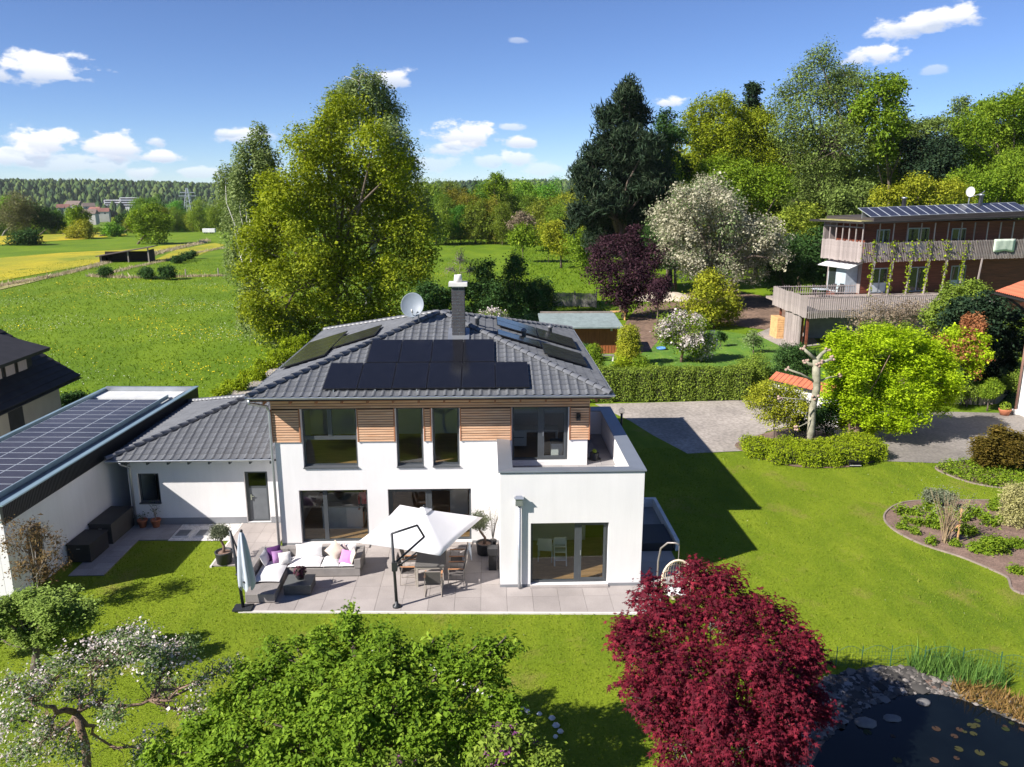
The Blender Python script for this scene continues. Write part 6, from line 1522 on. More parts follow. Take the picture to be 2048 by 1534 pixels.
T_('blossom_shrub', 'small white-flowering shrub peeking above the roof right of the chimney', 990, 58, [(985,632,18),(965,638,14),(1008,640,14)], l_green, m_bark, 160, 10, .11, .15, .06, .6, 10, petals=(l_petal, 130, 7, .10, .12))
T_('pine_tree', 'tall dark black pine in the middle of the back meadow edge', 1250, 96,
   [(1258,178,20),(1250,205,32),(1270,235,40),(1225,245,34),(1205,285,24),(1240,290,54),(1290,300,38),(1180,320,24),(1215,345,55),(1275,350,58),(1160,355,20),(1310,370,40),(1190,400,52),(1250,410,66),(1300,430,46),(1160,440,34),(1220,470,58),(1275,480,50)],
   l_pine, m_bark, 3000, 20, .62, .38, .45, 3.5, 11, shape='needle', width=.13, ntw=120, keep_in=.25, rag=.12)
T_('plum_tree', 'dark purple-leaved plum in front of the tall pine', 1245, 78,
   [(1215,500,32),(1262,490,34),(1300,510,30),(1210,545,32),(1250,545,44),(1290,555,36),(1235,590,36),(1270,595,30),(1325,575,20),(1195,515,18)], l_plum, m_bark, 1500, 14, .2, .3, .22, 2, 12, ntw=70)
T_('plum_tree', 'small purple-leaved plum bush right of the larger plum', 1312, 72, [(1312,590,24),(1322,570,16)], l_plum, m_bark, 260, 13, .17, .22, .1, 1, 13)
T_('blossom_tree', 'broad cream-white blossoming tree left of the timber house', 1420, 84,
   [(1375,410,44),(1420,400,46),(1330,440,40),(1395,450,58),(1455,440,52),(1350,485,44),(1410,500,58),(1470,490,54),(1520,470,38),(1550,490,30),(1440,540,40),(1500,535,36),(1380,530,36),(1560,520,20)],
   l_apple, m_bark, 1500, 10, .17, .35, .35, 3, 14, ntw=110, petals=(l_cream, 3400, 11, .17, .32))
T_('maple_tree', 'yellow-green young maple below the cream blossoming tree', 1425, 72,
   [(1420,565,26),(1400,600,32),(1445,600,32),(1415,635,34),(1450,640,28),(1380,650,20)], l_gold, m_bark, 900, 13, .2, .26, .15, 1.4, 15, ntw=40)
T_('apple_tree', 'small white-blossoming tree on the grass beyond the hedge', 1365, 57,
   [(1335,655,22),(1360,645,22),(1390,655,24),(1345,680,26),(1380,690,30),(1415,690,22),(1325,665,14),(1400,710,22)], l_green, m_apple, 620, 12, .13, .2, .13, 1.3, 16, ntw=50, petals=(l_petal, 620, 10, .11, .16))
# --- right-hand wood
RF = 'trees of the wood behind the timber house'
T_('oak_tree', 'tall sparse bronze-green oak, the highest tree of the right wood', 1645, 112,
   [(1640,120,30),(1600,160,34),(1680,160,40),(1720,170,26),(1575,200,34),(1640,200,52),(1700,220,46),(1600,260,52),(1660,290,62),(1720,290,46),(1580,320,46),(1640,360,60),(1710,360,46),(1600,400,40)],
   l_bronze, m_bark, 5600, 10, .25, .6, .42, 5, 17, ntw=300, keep_in=.4, twig=.05, group=RF)
T_('chestnut_tree', 'broad-leaved dark chestnut at the right side of the tall oak', 1760, 108, [(1760,190,40),(1790,170,26),(1795,215,30),(1770,250,40),(1740,230,40),(1800,260,22),(1770,300,34)], l_green, m_bark, 900, 12, .36, .4, .3, 3, 18, group=RF)
T_('oak_tree', 'olive-yellow oak between the tall pine and the tall oak, left one', 1410, 112, [(1400,225,34),(1440,220,36),(1385,270,36),(1425,275,46),(1460,270,34),(1400,325,40),(1450,325,44)], l_maple, m_bark, 2000, 13, .26, .45, .3, 4, 19, group=RF, ntw=80, boughs=14)
T_('oak_tree', 'olive-yellow oak between the tall pine and the tall oak, right one', 1500, 114, [(1480,240,34),(1520,250,40),(1495,290,44),(1540,300,40),(1510,340,44)], l_maple, m_bark, 1700, 13, .26, .45, .3, 4, 20, group=RF, ntw=80, boughs=14)
T_('spruce_tree', 'thin dark spruce top behind the olive-yellow oaks', 1505, 130, [(1505,180,14),(1502,205,20),(1508,235,26),(1500,270,28)], l_spruce, m_bark, 420, 12, .45, .4, .25, 1, 21, group=RF)
T_('dark_tree', 'dark ragged tree between the pine and the olive-yellow oaks', 1335, 104, [(1335,250,24),(1345,290,32),(1330,330,32),(1355,350,34)], l_dark, m_bark, 620, 13, .3, .35, .25, 2, 22, group=RF)
T_('beech_tree', 'bright green tree in front of the olive-yellow oaks', 1455, 100, [(1420,350,36),(1470,350,42),(1520,365,40),(1440,385,40),(1500,400,40),(1560,380,36)], l_green, m_bark, 1500, 13, .26, .4, .28, 3, 23, group=RF)
T_('willow_tree', 'pale hanging green tree right of the tall pine', 1345, 98, [(1340,340,26),(1355,375,32),(1335,410,32)], l_green, m_bark, 420, 14, .2, .3, .2, 2, 24, hang=1.5, group=RF)
T_('beech_tree', 'large bright green beech at the right border above the timber house', 2020, 108, [(2030,220,46),(1980,240,44),(2060,260,60),(1940,270,36),(2000,300,58),(1960,330,46),(2050,340,56),(1910,300,26)], l_green, m_bark, 4200, 13, .28, .42, .4, 4, 25, group=RF, flat=.3)
T_('beech_tree', 'mid green beech lower down at the right border', 1990, 98, [(2010,370,50),(1960,385,44),(2060,390,50),(1920,380,36)], l_green, m_bark, 2000, 13, .25, .38, .3, 3, 26, group=RF, flat=.3)
T_('yew_tree', 'very dark evergreen hollow between oak and beech above the timber house', 1850, 106, [(1840,300,34),(1880,300,36),(1830,340,34),(1870,345,40),(1910,340,30)], l_spruce, m_bark, 1200, 13, .3, .35, .3, 2, 27, group=RF)
T_('young_maple', 'light green bushy tree just above the timber house roof', 1860, 92, [(1830,380,30),(1870,385,34),(1910,395,30),(1800,395,24),(1760,400,24)], l_gold, m_bark, 900, 12, .22, .32, .2, 2, 28, group=RF)
T_('bronze_tree', 'brown-green tree filling the gap left of the beech', 1830, 122, [(1820,270,34),(1860,265,30),(1900,250,26),(1920,215,18)], l_bronze, m_bark, 800, 11, .3, .4, .28, 3, 29, group=RF)
for i, (u_, v_, q_, Yd, lf, lab) in enumerate(((1590,450,46,98,l_forest,'deep green understorey tree behind the blossoming tree'),(1560,520,40,90,l_dark,'dark understorey bush left of the timber house deck'),(1620,500,40,94,l_dark,'dark understorey bush behind the left end of the timber house'),
        (1700,410,40,96,l_bronze,'brownish understorey tree above the left end of the timber house roof'),(1330,480,34,92,l_dark,'dark bush between pine and blossoming tree'),(1170,480,36,126,l_green,'green bush at the left foot of the tall pine'),(1195,445,30,150,l_gold,'yellowish bush left of the tall pine'),(1120,470,30,130,l_gold,'yellow-green bush at the meadow end left of the pine'))):
    T_('understorey_tree', lab, u_, Yd, [(u_-q_*.5,v_,q_*.8),(u_+q_*.5,v_-q_*.3,q_*.8),(u_,v_+q_*.5,q_*.9),(u_+q_*.2,v_+q_*1.1,q_*.8)], lf, m_bark, 800, 12, .26, .4, .2, 2, 40+i, group=RF)
# dark undergrowth under the right wood
def bush(name, label, circles, Yd, leaf, n, k, size, rc, seed, group=None, cat='shrub', jit=.6, tr=.05, **kw):
    lo = pxl(circles, Yd, jit, seed); c = lo[0]; b = Vector((sum(l[0] for l in lo)/len(lo), Yd, gz(c[0], Yd)))
    t = tree(name, label, cat, b, lo, leaf, m_bark, n, k, size, rc, tr, group, seed=seed, ntw=20, **kw); return t
# --- middle wood across the back meadow: copies of four kinds
def proto_tree(nm, lobes, leaf, n, k, size, rc, tr, seed, **kw):
    t = tree(nm, 'x', 'tree', (0, 0, 0), lobes, leaf, m_bark, n, k, size, rc, tr, seed=seed, ntw=30, **kw); return t
rp_ = random.Random(12)
def blob(h, w, nl, seed):
    r = random.Random(seed); out = []
    for i in range(nl):
        z = h*(.12+.76*r.random()); q = w*(.32+.2*r.random())*(1.05-.45*abs(z/h-.5)); a = r.uniform(0, 6.28); d_ = max(0, w*.5-q*.7)*r.random()**.4
        out.append((d_*math.cos(a), d_*math.sin(a), z, q))
    out.append((0, 0, h*.88, w*.25)); out.append((0, 0, h*.5, w*.4)); out.append((0, 0, h*.2, w*.36)); return out
protoA = proto_tree('forest_tree', blob(13, 9, 11, 1), l_forest, 900, 12, .36, .5, .25, 51)
protoB = proto_tree('forest_tree', blob(15, 7.5, 11, 2), l_forest, 800, 12, .36, .5, .25, 52)
protoC = proto_tree('forest_tree', blob(10, 9, 10, 3), l_forest, 800, 12, .36, .5, .22, 53)
protoS = proto_tree('spruce_tree', boughs=0, lobes=[(0, 0, 2+1.35*i, 2.6*(1-i/10.)+.3) for i in range(10)], leaf=l_spruce, n=620, k=10, size=.5, rc=.35, tr=.25, seed=54, squash=.6)
MW = 'trees along the far side of the back meadow'
lab_mid = 'leafy tree in the green belt beyond the back meadow'
protos = [protoA, protoB, protoC]; used = set()
def put(pr, x, y, sc, label, group, rz=None):
    rz = rp_.uniform(0, 6.28) if rz is None else rz; loc = (x, y, gz(x, y)-.1); s = (sc*rp_.uniform(.9, 1.1), sc*rp_.uniform(.9, 1.1), sc)
    if pr.name not in used:
        used.add(pr.name); pr.location = loc; pr.rotation_euler = (0, 0, rz); pr.scale = s; pr['label'] = label; pr['group'] = group; return pr
    return copy_tree(pr, loc, rz, s, label, group)
mid = [(u_, v_, Yd+(14 if Yd < 181 else 22)) for u_, v_, Yd in [(855,370,190),(880,385,185),(905,380,195),(935,388,188),(960,375,205),(985,365,200),(1010,372,192),(1040,365,200),(1070,362,190),(1100,368,182),(1130,385,175),(1150,395,168),(890,400,178),(920,410,176),(950,400,176),(980,400,178),(1005,405,172),(1085,395,172),(1115,410,160),(1060,390,178),(870,410,172),(1020,390,186),(835,395,185)]]
ORD = 'first second third fourth fifth sixth seventh eighth ninth tenth eleventh twelfth thirteenth fourteenth fifteenth sixteenth seventeenth eighteenth nineteenth twentieth'.split()
def nth(i): return ORD[i] if i < 20 else 'twenty-'+ORD[i-20] if i < 29 else ('thirtieth' if i == 29 else 'thirty-'+ORD[i-30])
frow = sorted(m_[0] for m_ in mid if m_[2] < 198); brow = sorted(m_[0] for m_ in mid if m_[2] >= 198)
for i, (u_, v_, Yd) in enumerate(mid):
    lab_mid = 'leafy tree in the front row beyond the back meadow, '+nth(frow.index(u_))+' from the left' if Yd < 198 else 'leafy tree in the back row beyond the back meadow, '+nth(brow.index(u_))+' from the left'
    t_ = bp(u_, v_, Y=Yd); h_ = t_.z-gz(t_.x, Yd); pr = protos[i % 3]; hp = (13.8, 15.6, 11)[i % 3]
    put(pr, t_.x, Yd, h_/hp, lab_mid, MW)
for i in range(15):
    u_ = 1325+i*52; Yd = 126+rp_.uniform(-5, 9); v_ = 285+22*math.sin(i*1.9)+(-25 if i > 10 else 0); t_ = bp(u_, v_, Y=Yd); k_ = i % 3
    put(protos[k_], t_.x, Yd, (t_.z-gz(t_.x, Yd))/(13.8, 15.6, 11)[k_], 'leafy tree filling the back of the right wood, '+nth(i)+' from the left', 'trees filling the back of the right wood')
for i, (u_, v_, Yd) in enumerate(((870,362,258),(897,366,262),(928,360,260),(951,350,258))):
    t_ = bp(u_, v_, Y=Yd); put(protoS, t_.x, Yd, (t_.z-gz(t_.x, Yd))/15.2, 'dark spruce top above the green belt behind the back meadow, '+nth(i)+' from the left', 'spruces behind the green belt')
T_('maple_tree', 'round bright green tree standing highest in the green belt', 992, 205, [(992,360,14),(980,375,14),(1005,375,14),(992,390,18)], l_green, m_bark, 420, 12, .4, .5, .25, 2, 60)
T_('brown_shrub', 'bare brown shrub at the front of the green belt', 1045, 165, [(1045,440,18),(1035,450,16),(1060,452,16)], l_brown, m_bark, 420, 10, .3, .4, .15, 2, 61)
for i, (u_, v_, q_) in enumerate(((1045,475,26),(1098,482,28))):
    bush('round_shrub', ('round green bush in the back meadow, left one', 'round green bush in the back meadow, right one')[i], [(u_-8,v_,q_*.8),(u_+8,v_-4,q_*.8),(u_,v_+10,q_*.8)], 140, l_green, 420, 12, .3, .4, 62+i)
# --- left fields
LT = 'trees and bushes across the left meadow'
T_('round_tree', 'round dense green tree standing alone by the yellow field', 300, 192, [(300,430,20),(283,445,22),(318,445,22),(300,455,26),(282,466,18),(318,468,18),(300,472,20)], l_green, m_bark, 900, 12, .4, .5, .3, 1.5, 70)
T_('willow_tree', 'pale bare willow at the left border of the fields', 40, 235, [(30,410,22),(60,408,18),(20,430,26),(55,432,26),(45,450,26),(5,440,20)], l_willow, m_barkg, 900, 10, .4, .7, .3, 2, 71, ntw=60)
for i, (u_, v_, q_, Yd, lf, lab) in enumerate(((85,430,26,240,l_dark,'dark green tree right of the pale willow'),(110,440,20,245,l_forest,'mid green tree near the village, left of the fresh green one'),(155,432,18,235,l_green,'fresh green tree in front of the village'),(160,462,22,215,l_forest,'low willow bush in front of the village'),(50,478,26,190,l_dark,'wide dark bush by the yellow field'),(225,460,14,225,l_forest,'low bush right of the village'),(250,440,16,250,l_dark,'dark tree left of the round tree'),(268,445,14,240,l_forest,'small tree touching the round tree on the left'))):
    T_('field_tree', lab, u_, Yd, [(u_-q_*.7,v_+q_*.3,q_*.7),(u_+q_*.7,v_+q_*.35,q_*.7),(u_,v_-q_*.1,q_*.85),(u_,v_+q_*.6,q_*.7)], lf, m_bark, 420, 11, .42, .5, .2, 1.5, 72+i, group=LT)
for i, (u_, v_, q_, lab) in enumerate(((335,546,13,'round bush on the meadow, right of the three'),(293,548,10,'small bush on the meadow, middle of the three'),(212,545,9,'small bush at the meadow ditch, left of the three'))):
    P0 = bp(u_, v_+q_, Z=GZ); bush('meadow_bush', lab, [(u_-q_*.5,v_,q_*.7),(u_+q_*.5,v_,q_*.7),(u_,v_-q_*.2,q_*.8)], P0.y, l_dark, 260, 12, .22, .3, 85+i)
for i, (u_, v_) in enumerate(((350,520),(365,516),(380,512))): 
    P0 = bp(u_, v_+6, Z=GZ); bush('ditch_bush', 'low dark bush in the row along the upper ditch, '+nth(i)+' from the barn', [(u_,v_,7),(u_+6,v_-2,6)], P0.y, l_dark, 120, 12, .25, .3, 90+i, group='bushes along the upper ditch')
# belt of trees behind the fields, town trees, then the hills
belt = 'trees of the belt between the left fields and the hills'
for i in range(34):
    u_ = -20+i*15.5+rp_.uniform(-4, 4); Yd = rp_.uniform(255, 330); v_ = 412-10*math.sin(i*.7)+rp_.uniform(-12, 10)
    if 100 < u_ < 275: v_ += 36
    if u_ > 480: continue
    kb = globals().setdefault('KB', [0]); kb[0] += 1
    t_ = bp(u_, v_, Y=Yd); g_ = gz(t_.x, Yd); k_ = i % 3; put(protos[k_], t_.x, Yd, (t_.z-g_)/(13.8, 15.6, 11)[k_], 'distant tree in the belt behind the left fields, '+nth(kb[0]-1)+' from the left', belt)
# hill woods: one mass of small crowns
def far_wood(name, n, rr_, seed, rad, col, con=.4):
    r = np.random.default_rng(seed); th = r.uniform(rad[0], rad[1], n); d_ = r.uniform(rr_[0], rr_[1], n)
    x, y = d_*np.sin(th), d_*np.cos(th); uu = 1024+F_PX*(x+YAW*y)/y; keep = ~(((uu > 112) & (uu < 222) & (d_ < 960)) | ((uu > 210) & (uu < 285) & (d_ < 1110))) if name == 'hill_wood' else np.ones(n, bool); x, y = x[keep], y[keep]; n = len(x); z = terr(x, y); h = r.uniform(9, 17, n); w = h*r.uniform(.28, .5, n); cone = r.random(n) < con; w = np.where(cone, h*.2, w)
    rings = [(.05, .55), (.3, 1.), (.55, .92), (.8, .6), (1., .05)]; ringc = [(.05, .9), (.3, .75), (.55, .5), (.8, .25), (1., .02)]; m = 6; V = []
    a = np.linspace(0, 2*math.pi, m, endpoint=False)
    for q in range(5):
        f = np.where(cone, ringc[q][1], rings[q][1])*w; zz = z+rings[q][0]*h
        jx = 1+r.normal(0, .18, (n, m)); V.append(np.stack([x[:, None]+f[:, None]*np.cos(a)*jx, y[:, None]+f[:, None]*np.sin(a)*jx, zz[:, None]+r.normal(0, .5, (n, m))], 2))
    V = np.stack(V, 1).reshape(-1, 3); fs = []
    for q in range(4):
        for j in range(m): fs.append((q*m+j, q*m+(j+1) % m, (q+1)*m+(j+1) % m, (q+1)*m+j))
    Fc = (np.array(fs)[None]+(np.arange(n)*5*m)[:, None, None]).reshape(-1, 4)
    return struct(link(npmesh(name, V, Fc, col, np.repeat(np.clip(np.where(cone, .25*r.random(n), .3+.7*r.random(n)), 0, 1), len(fs)), False), name), 'stuff', 'wooded hills along the horizon', 'wood')
l_hill = LEAF('hill_wood', [(0, (.018,.042,.022)), (.3, (.03,.06,.026)), (.65, (.06,.10,.028)), (1, (.11,.15,.04))], 0., .9)
far_wood('hill_wood', 26000, (750, 2300), 31, (-.72, .75), l_hill, .55)
FV = 'trees in the valley before the hills'; nv_ = 0
vl = sorted([(u_, d_) for u_, d_ in [(rp_.uniform(-30, 560), rp_.uniform(340, 720)) for _ in range(140)] if not (118 < u_ < 222)])
for i, (u_, Yd) in enumerate(vl):
    p = bp(u_, 700, Y=Yd); x = pix_dir(u_, 400).x/pix_dir(u_, 400).y*Yd; put((protos+[protoS])[(i*7) % 4], x, Yd, rp_.uniform(.7, 1.15), 'far tree in the mixed woodland of the valley on the left', FV)
for i in range(46):
    u_ = 830+i*10; Yd = rp_.uniform(262, 340); x = pix_dir(u_, 400).x/pix_dir(u_, 400).y*Yd; put((protos+[protoS])[(i*3) % 4], x, Yd, rp_.uniform(.85, 1.15), 'far tree in the wood behind the green belt', 'trees of the wood behind the green belt')
# village, apartment blocks, pylon, barn
m_vr = M('village_roof_red', (.2,.09,.07), .85, .3, .1); m_vw = M('village_wall', (.45,.43,.4), .9, .15, .1); m_vd = M('village_roof_brown', (.16,.12,.10), .9)
def cottage(u_, v_, d_, w, h, rz, label, mr):
    p = bp(u_, v_, Y=d_); g_ = p.z
    c = thing('village_house', label, 'house', (p.x, d_, g_), R(rz), 'houses of the far village')
    MB().box(-w/2, w/2, -w*.35, w*.35, -6, h).build('wall', m_vw, c)
    MB().add([(-w/2-.4,-w*.4,h-.1),(w/2+.4,-w*.4,h-.1),(w/2+.4,w*.4,h-.1),(-w/2-.4,w*.4,h-.1),(-w/2-.4,0,h+w*.3),(w/2+.4,0,h+w*.3)], [(0,1,5,4),(2,3,4,5),(0,4,3),(1,2,5),(0,3,2,1)]).build('roof', mr, c)
    for x in (-w*.25, w*.2): MB().box(x-.6, x+.6, -w*.35-.06, -w*.35-.001, h-2.4, h-1.0).build('window', m_pvf, c)
cottage(128,424,950,13,5,20,'village house with red gable roof, farthest left of the far village',m_vr); cottage(150,419,1000,18,5,-10,'long village house with brown roof behind the fresh green tree',m_vd)
cottage(178,421,980,13,5,35,'white village house below the apartment blocks',m_vd); cottage(192,430,860,13,4.5,-20,'village house with red roof near the field edge',m_vr); cottage(207,432,840,12,4.5,15,'small red roofed village house right of the others',m_vr); cottage(180,436,760,13,4,5,'low pale village house at the edge of the fields',m_vd)
def block(u_, v_, d_, w, fl, label):
    p = bp(u_, v_, Y=d_); c = thing('apartment_block', label, 'building', (p.x, d_, p.z), R(12), 'white apartment blocks on the far slope')
    MB().box(-w/2, w/2, -7, 7, -14, fl*3.1).build('wall', M('block_white', (.78,.78,.78), .8), c)
    for f_ in range(fl):
        MB().box(-w/2+1, w/2-1, -7.3, -7.02, f_*3.1+.9, f_*3.1+2.3).build('window_band', m_dark, c)
block(231,414,1100,24,3,'far white apartment block, left one'); block(261,414,1100,22,4,'far white apartment block, right one')
py = thing('power_pylon', 'faint lattice power pylon on the far slope', 'pylon', (0, 0, 0), absolute=True)
pb_ = bp(378, 425, Y=560); h_ = bp(378, 376, Y=560).z-pb_.z
mb = MB()
for sx_ in (-1, 1):
    for sy_ in (-1, 1): mb.bar((pb_.x+sx_*3, 560+sy_*3, pb_.z-3), (pb_.x+sx_*.4, 560+sy_*.4, pb_.z+h_), .35)
for t_ in (.2, .4, .6, .75): 
    w_p = 3*(1-t_)+.4; mb.bar((pb_.x-w_p, 560, pb_.z+h_*t_), (pb_.x+w_p, 560, pb_.z+h_*(t_+.12)), .25); mb.bar((pb_.x+w_p, 560, pb_.z+h_*t_), (pb_.x-w_p, 560, pb_.z+h_*(t_+.12)), .25)
mb.build('mast', m_zinc, py); mb = MB()
for t_, w_p in ((.68, 6), (.82, 5)): mb.bar((pb_.x-w_p, 560, pb_.z+h_*t_), (pb_.x+w_p, 560, pb_.z+h_*t_), .4)
mb.build('crossarm', m_zinc, py)
b0 = bp(256, 523, Z=GZ); fb0 = thing('field_barn', 'small dark open field barn with slanting roof in the meadow', 'barn', (b0.x, b0.y, GZ), R(8))
MB().box(-4.2, 4.2, 1.6, 1.75, 0, 1.7).box(-4.2, -4.05, -1.6, 1.6, 0, 1.2).box(4.05, 4.2, -1.6, 1.6, 0, 2.1).build('wall', m_back, fb0)
MB().slab([(-4.7, -2.1, 1.15), (4.8, -2.1, 2.75), (4.8, 2.1, 2.75), (-4.7, 2.1, 1.15)], .14).build('roof', M('barn_roof', (.10,.075,.07), .9), fb0)
for x in (-3.9, .6, 4.0): MB().bar((x, -1.7, 0), (x, -1.7, 1.3+.168*(x+4.2)), .2).build('post', m_grey, fb0)
for i, (u_, v_) in enumerate(((372,553),(437,551),(413,467),(425,467))):
    p = bp(u_, v_, Z=GZ)
    if i < 2:
        o = MB().tube([(0, 0, 0), (0, 0, 1.1)], .09, 8).build('fence_post', m_grey, None, False, p); tag(o, ('weathered fence post on the meadow, right of the round bush', 'weathered fence post on the meadow, nearest the weeping birch')[i], 'post')
    else:
        c = thing('trailer', ('white trailer parked at the far field edge, left one', 'white trailer parked at the far field edge, right one')[i-2], 'trailer', (p.x, p.y, GZ)); c.scale = (.6, .6, .6); MB().box(-1.6, 1.6, -.9, .9, .5, 2.4).build('body', m_awn, c, bevel=.15)
        for x in (-.5, .5): MB().lathe([(.3, -.08), (.3, .08)], 10, (x, 0, 0)).build('wheel', m_pvf, c).matrix_basis = Matrix.Translation((x, -.9, .3)) @ Matrix.Rotation(R(90), 4, 'X') @ Matrix.Translation((-x, 0, 0))

# ================================================================== hedges and garden shrubs
def box_foliage(name, label, boxes, leaf, dens, size, cat='hedge', core=True, seed=1, rough=.06):
    """clipped hedge: dense leaves over the faces of solid inner boxes (x0,x1,y0,y1,z1,rot)"""
    r = np.random.default_rng(seed); b0 = boxes[0]; root = thing(name, label, cat, ((b0[0]+b0[1])/2, (b0[2]+b0[3])/2, GZ), absolute=True); P = []; Nn = []
    mc = MB()
    for x0, x1, y0, y1, z1 in boxes:
        mc.box(x0+.08, x1-.08, y0+.08, y1-.08, GZ, z1-.08)
        for ax, s0, area in ((0, x0, (y1-y0)*z1), (0, x1, (y1-y0)*z1), (1, y0, (x1-x0)*z1), (1, y1, (x1-x0)*z1), (2, z1, (x1-x0)*(y1-y0))):
            n = int(area*dens); q = np.column_stack([r.uniform(x0, x1, n), r.uniform(y0, y1, n), r.uniform(0, z1, n)]); q[:, ax] = s0
            nn = np.zeros((n, 3)); nn[:, ax] = 1 if s0 in (x1, y1, z1) else -1
            wob = .05*np.sin(q[:, 0]*2.1+q[:, 2]*3)+.05*np.sin(q[:, 0]*5.3+q[:, 1]*4)
            P.append(q+nn*(wob+r.normal(0, rough, n))[:, None]+r.normal(0, .02, (n, 3))); Nn.append(nn)
    P = np.concatenate(P); Nn = np.concatenate(Nn)
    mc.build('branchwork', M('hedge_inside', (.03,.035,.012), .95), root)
    V, Fc, rd = leaf_faces(P, Nn*.9+unit(r.normal(size=P.shape))*.8+np.array([0, 0, .3]), size, 'leaf', None, None, .6, r)
    link(npmesh('leaves', V, Fc, leaf, rd), 'leaves', root); return root
box_foliage('clipped_hedge', 'long clipped beech hedge along the far side of the driveway', [(5.2+1.2*i, 6.4+1.2*i, 45.75+.03*i, 46.9+.03*i, 1.85+.05*math.sin(i*1.7)) for i in range(9)], l_hedge, 520, .085, seed=2)
bush('round_shrub', 'large round clipped shrub at the right end of the beech hedge', [(1500,745,40),(1480,765,30),(1530,765,30),(1505,775,34)], 48.2, l_hedge, 1500, 14, .085, .12, 100, jit=.4)
bush('laurel_shrub', 'dark rounded shrub behind the pollarded tree', [(1580,715,30),(1600,735,34),(1570,745,28),(1625,720,24)], 47, l_dark, 1100, 14, .1, .12, 101, jit=.4)
bush('cone_shrub', 'egg-shaped clipped golden conifer in front of the shed', [(1258,668,20),(1258,690,24),(1256,712,24),(1258,728,22)], 56, l_gold, 1300, 14, .09, .1, 102, jit=.1, rag=.06, boughs=0)
bush('cone_shrub', 'small round-topped green conifer at the roof corner by the hedge', [(1187,705,17),(1188,725,20),(1188,742,20)], 51, l_green, 800, 14, .08, .09, 103, jit=.1, rag=.05, boughs=0)
bush('garden_shrub', 'loose pale green shrub between the conifer and the dark low bush', [(1245,735,20),(1262,748,20),(1230,745,16)], 52.5, l_box, 420, 12, .1, .14, 104)
bush('garden_shrub', 'spreading mid green shrub beside the blue basin', [(1285,735,20),(1300,745,18),(1275,755,16)], 52, l_green, 420, 12, .1, .14, 105)
bush('garden_shrub', 'dark low round bush behind the hedge', [(1315,745,16),(1326,750,14)], 50.5, l_dark, 320, 12, .09, .1, 106)
bush('garden_shrub', 'dark shrub against the shed wall', [(1170,700,18),(1180,715,14)], 58.5, l_dark, 280, 12, .12, .12, 107)
bush('young_tree', 'small young fruit tree on the grass near the timber house', [(1508,670,9),(1500,682,13),(1515,684,12)], 60, l_apple, 130, 10, .12, .16, 108, cat='tree')
bush('dark_clump', 'small dark clipped ball by the earth track', [(1440,672,9),(1445,676,8)], 63, l_dark, 180, 12, .1, .08, 109)
# low hedge with lawn in front, round the pollard
low = [(12.55,13.6,35.2,36.9,.6),(13.3,14.7,34.3,36.4,.62),(14.5,16.2,33.95,36,.66),(16,17.6,34.1,36.2,.72),(17.4,18.75,34.7,36.6,.78)]
box_foliage('low_hedge', 'low curved bright green hedge at the edge of the lawn', low, l_box, 900, .065, seed=3, rough=.07)
# pollarded plane
pp = Vector((16.05, 37.1, GZ)); pol = thing('pollard_tree', 'pale pollarded plane trunk with knobbly stumps standing in the low hedge', 'tree', pp)
m_pol = M('bark_plane', (.17,.165,.11), .9, .35, 4, .7, 18, col2=(.36,.34,.25))
MB().tube([(0,0,0),(.03,0,.8),(.0,.02,2.0),(.12,0,3.0),(.02,0,3.8),(-.05,0,4.45)], [.22,.185,.175,.18,.2,.16], 12).build('trunk', m_pol, pol, True)
st_ = [((.02,0,3.3),(-.8,-.1,3.75),(-1.5,-.15,4.0),.08),((.1,0,3.3),(.7,.1,3.5),(1.2,.1,3.6),.07),((-.05,0,4.4),(-.45,0,4.75),(-.75,0,5.0),.12),((-.02,0,4.4),(.25,.1,4.7),(.5,.1,4.9),.13),((0,0,4.2),(.35,-.1,4.35),(.7,-.1,4.5),.12),((.05,0,2.3),(-.9,-.2,2.5),(-1.8,-.3,2.62),.04),((0,-.1,1.5),(-.25,-.2,1.3),(-.85,-.3,1.05),.035),((0,0,4.1),(-.35,.1,4.2),(-.5,.1,4.3),.13),((.0,-.05,1.45),(-.2,-.15,1.7),(-.05,-.2,2.0),.05)]
mb = MB()
for a, b, c, w in st_: mb.tube([a, b, c], [w*.85, w*.65, w*.6], 8)
mb.build('stump', m_pol, pol, True); rk = random.Random(4); m_knob = M('bark_knob', (.36,.25,.2), .95, .3, 9, .8, 30)
for a, b, c, w in st_[:8]:
    for q in range(6): MB().lathe([(.01,-.06),(.06,-.03),(.07,.02),(.01,.07)], 7, Vector(c)+Vector((rk.uniform(-.1,.1), rk.uniform(-.1,.1), rk.uniform(-.08,.1)))).build('knob', m_knob, pol, True)
for q in range(8): MB().lathe([(.01,-.08),(.075,-.03),(.085,.03),(.01,.08)], 7, (rk.uniform(-.2,.2), -.17, (2.55 if q < 3 else rk.uniform(3.7,4.4))+rk.uniform(-.1,.1))).build('knob', m_knob, pol, True)
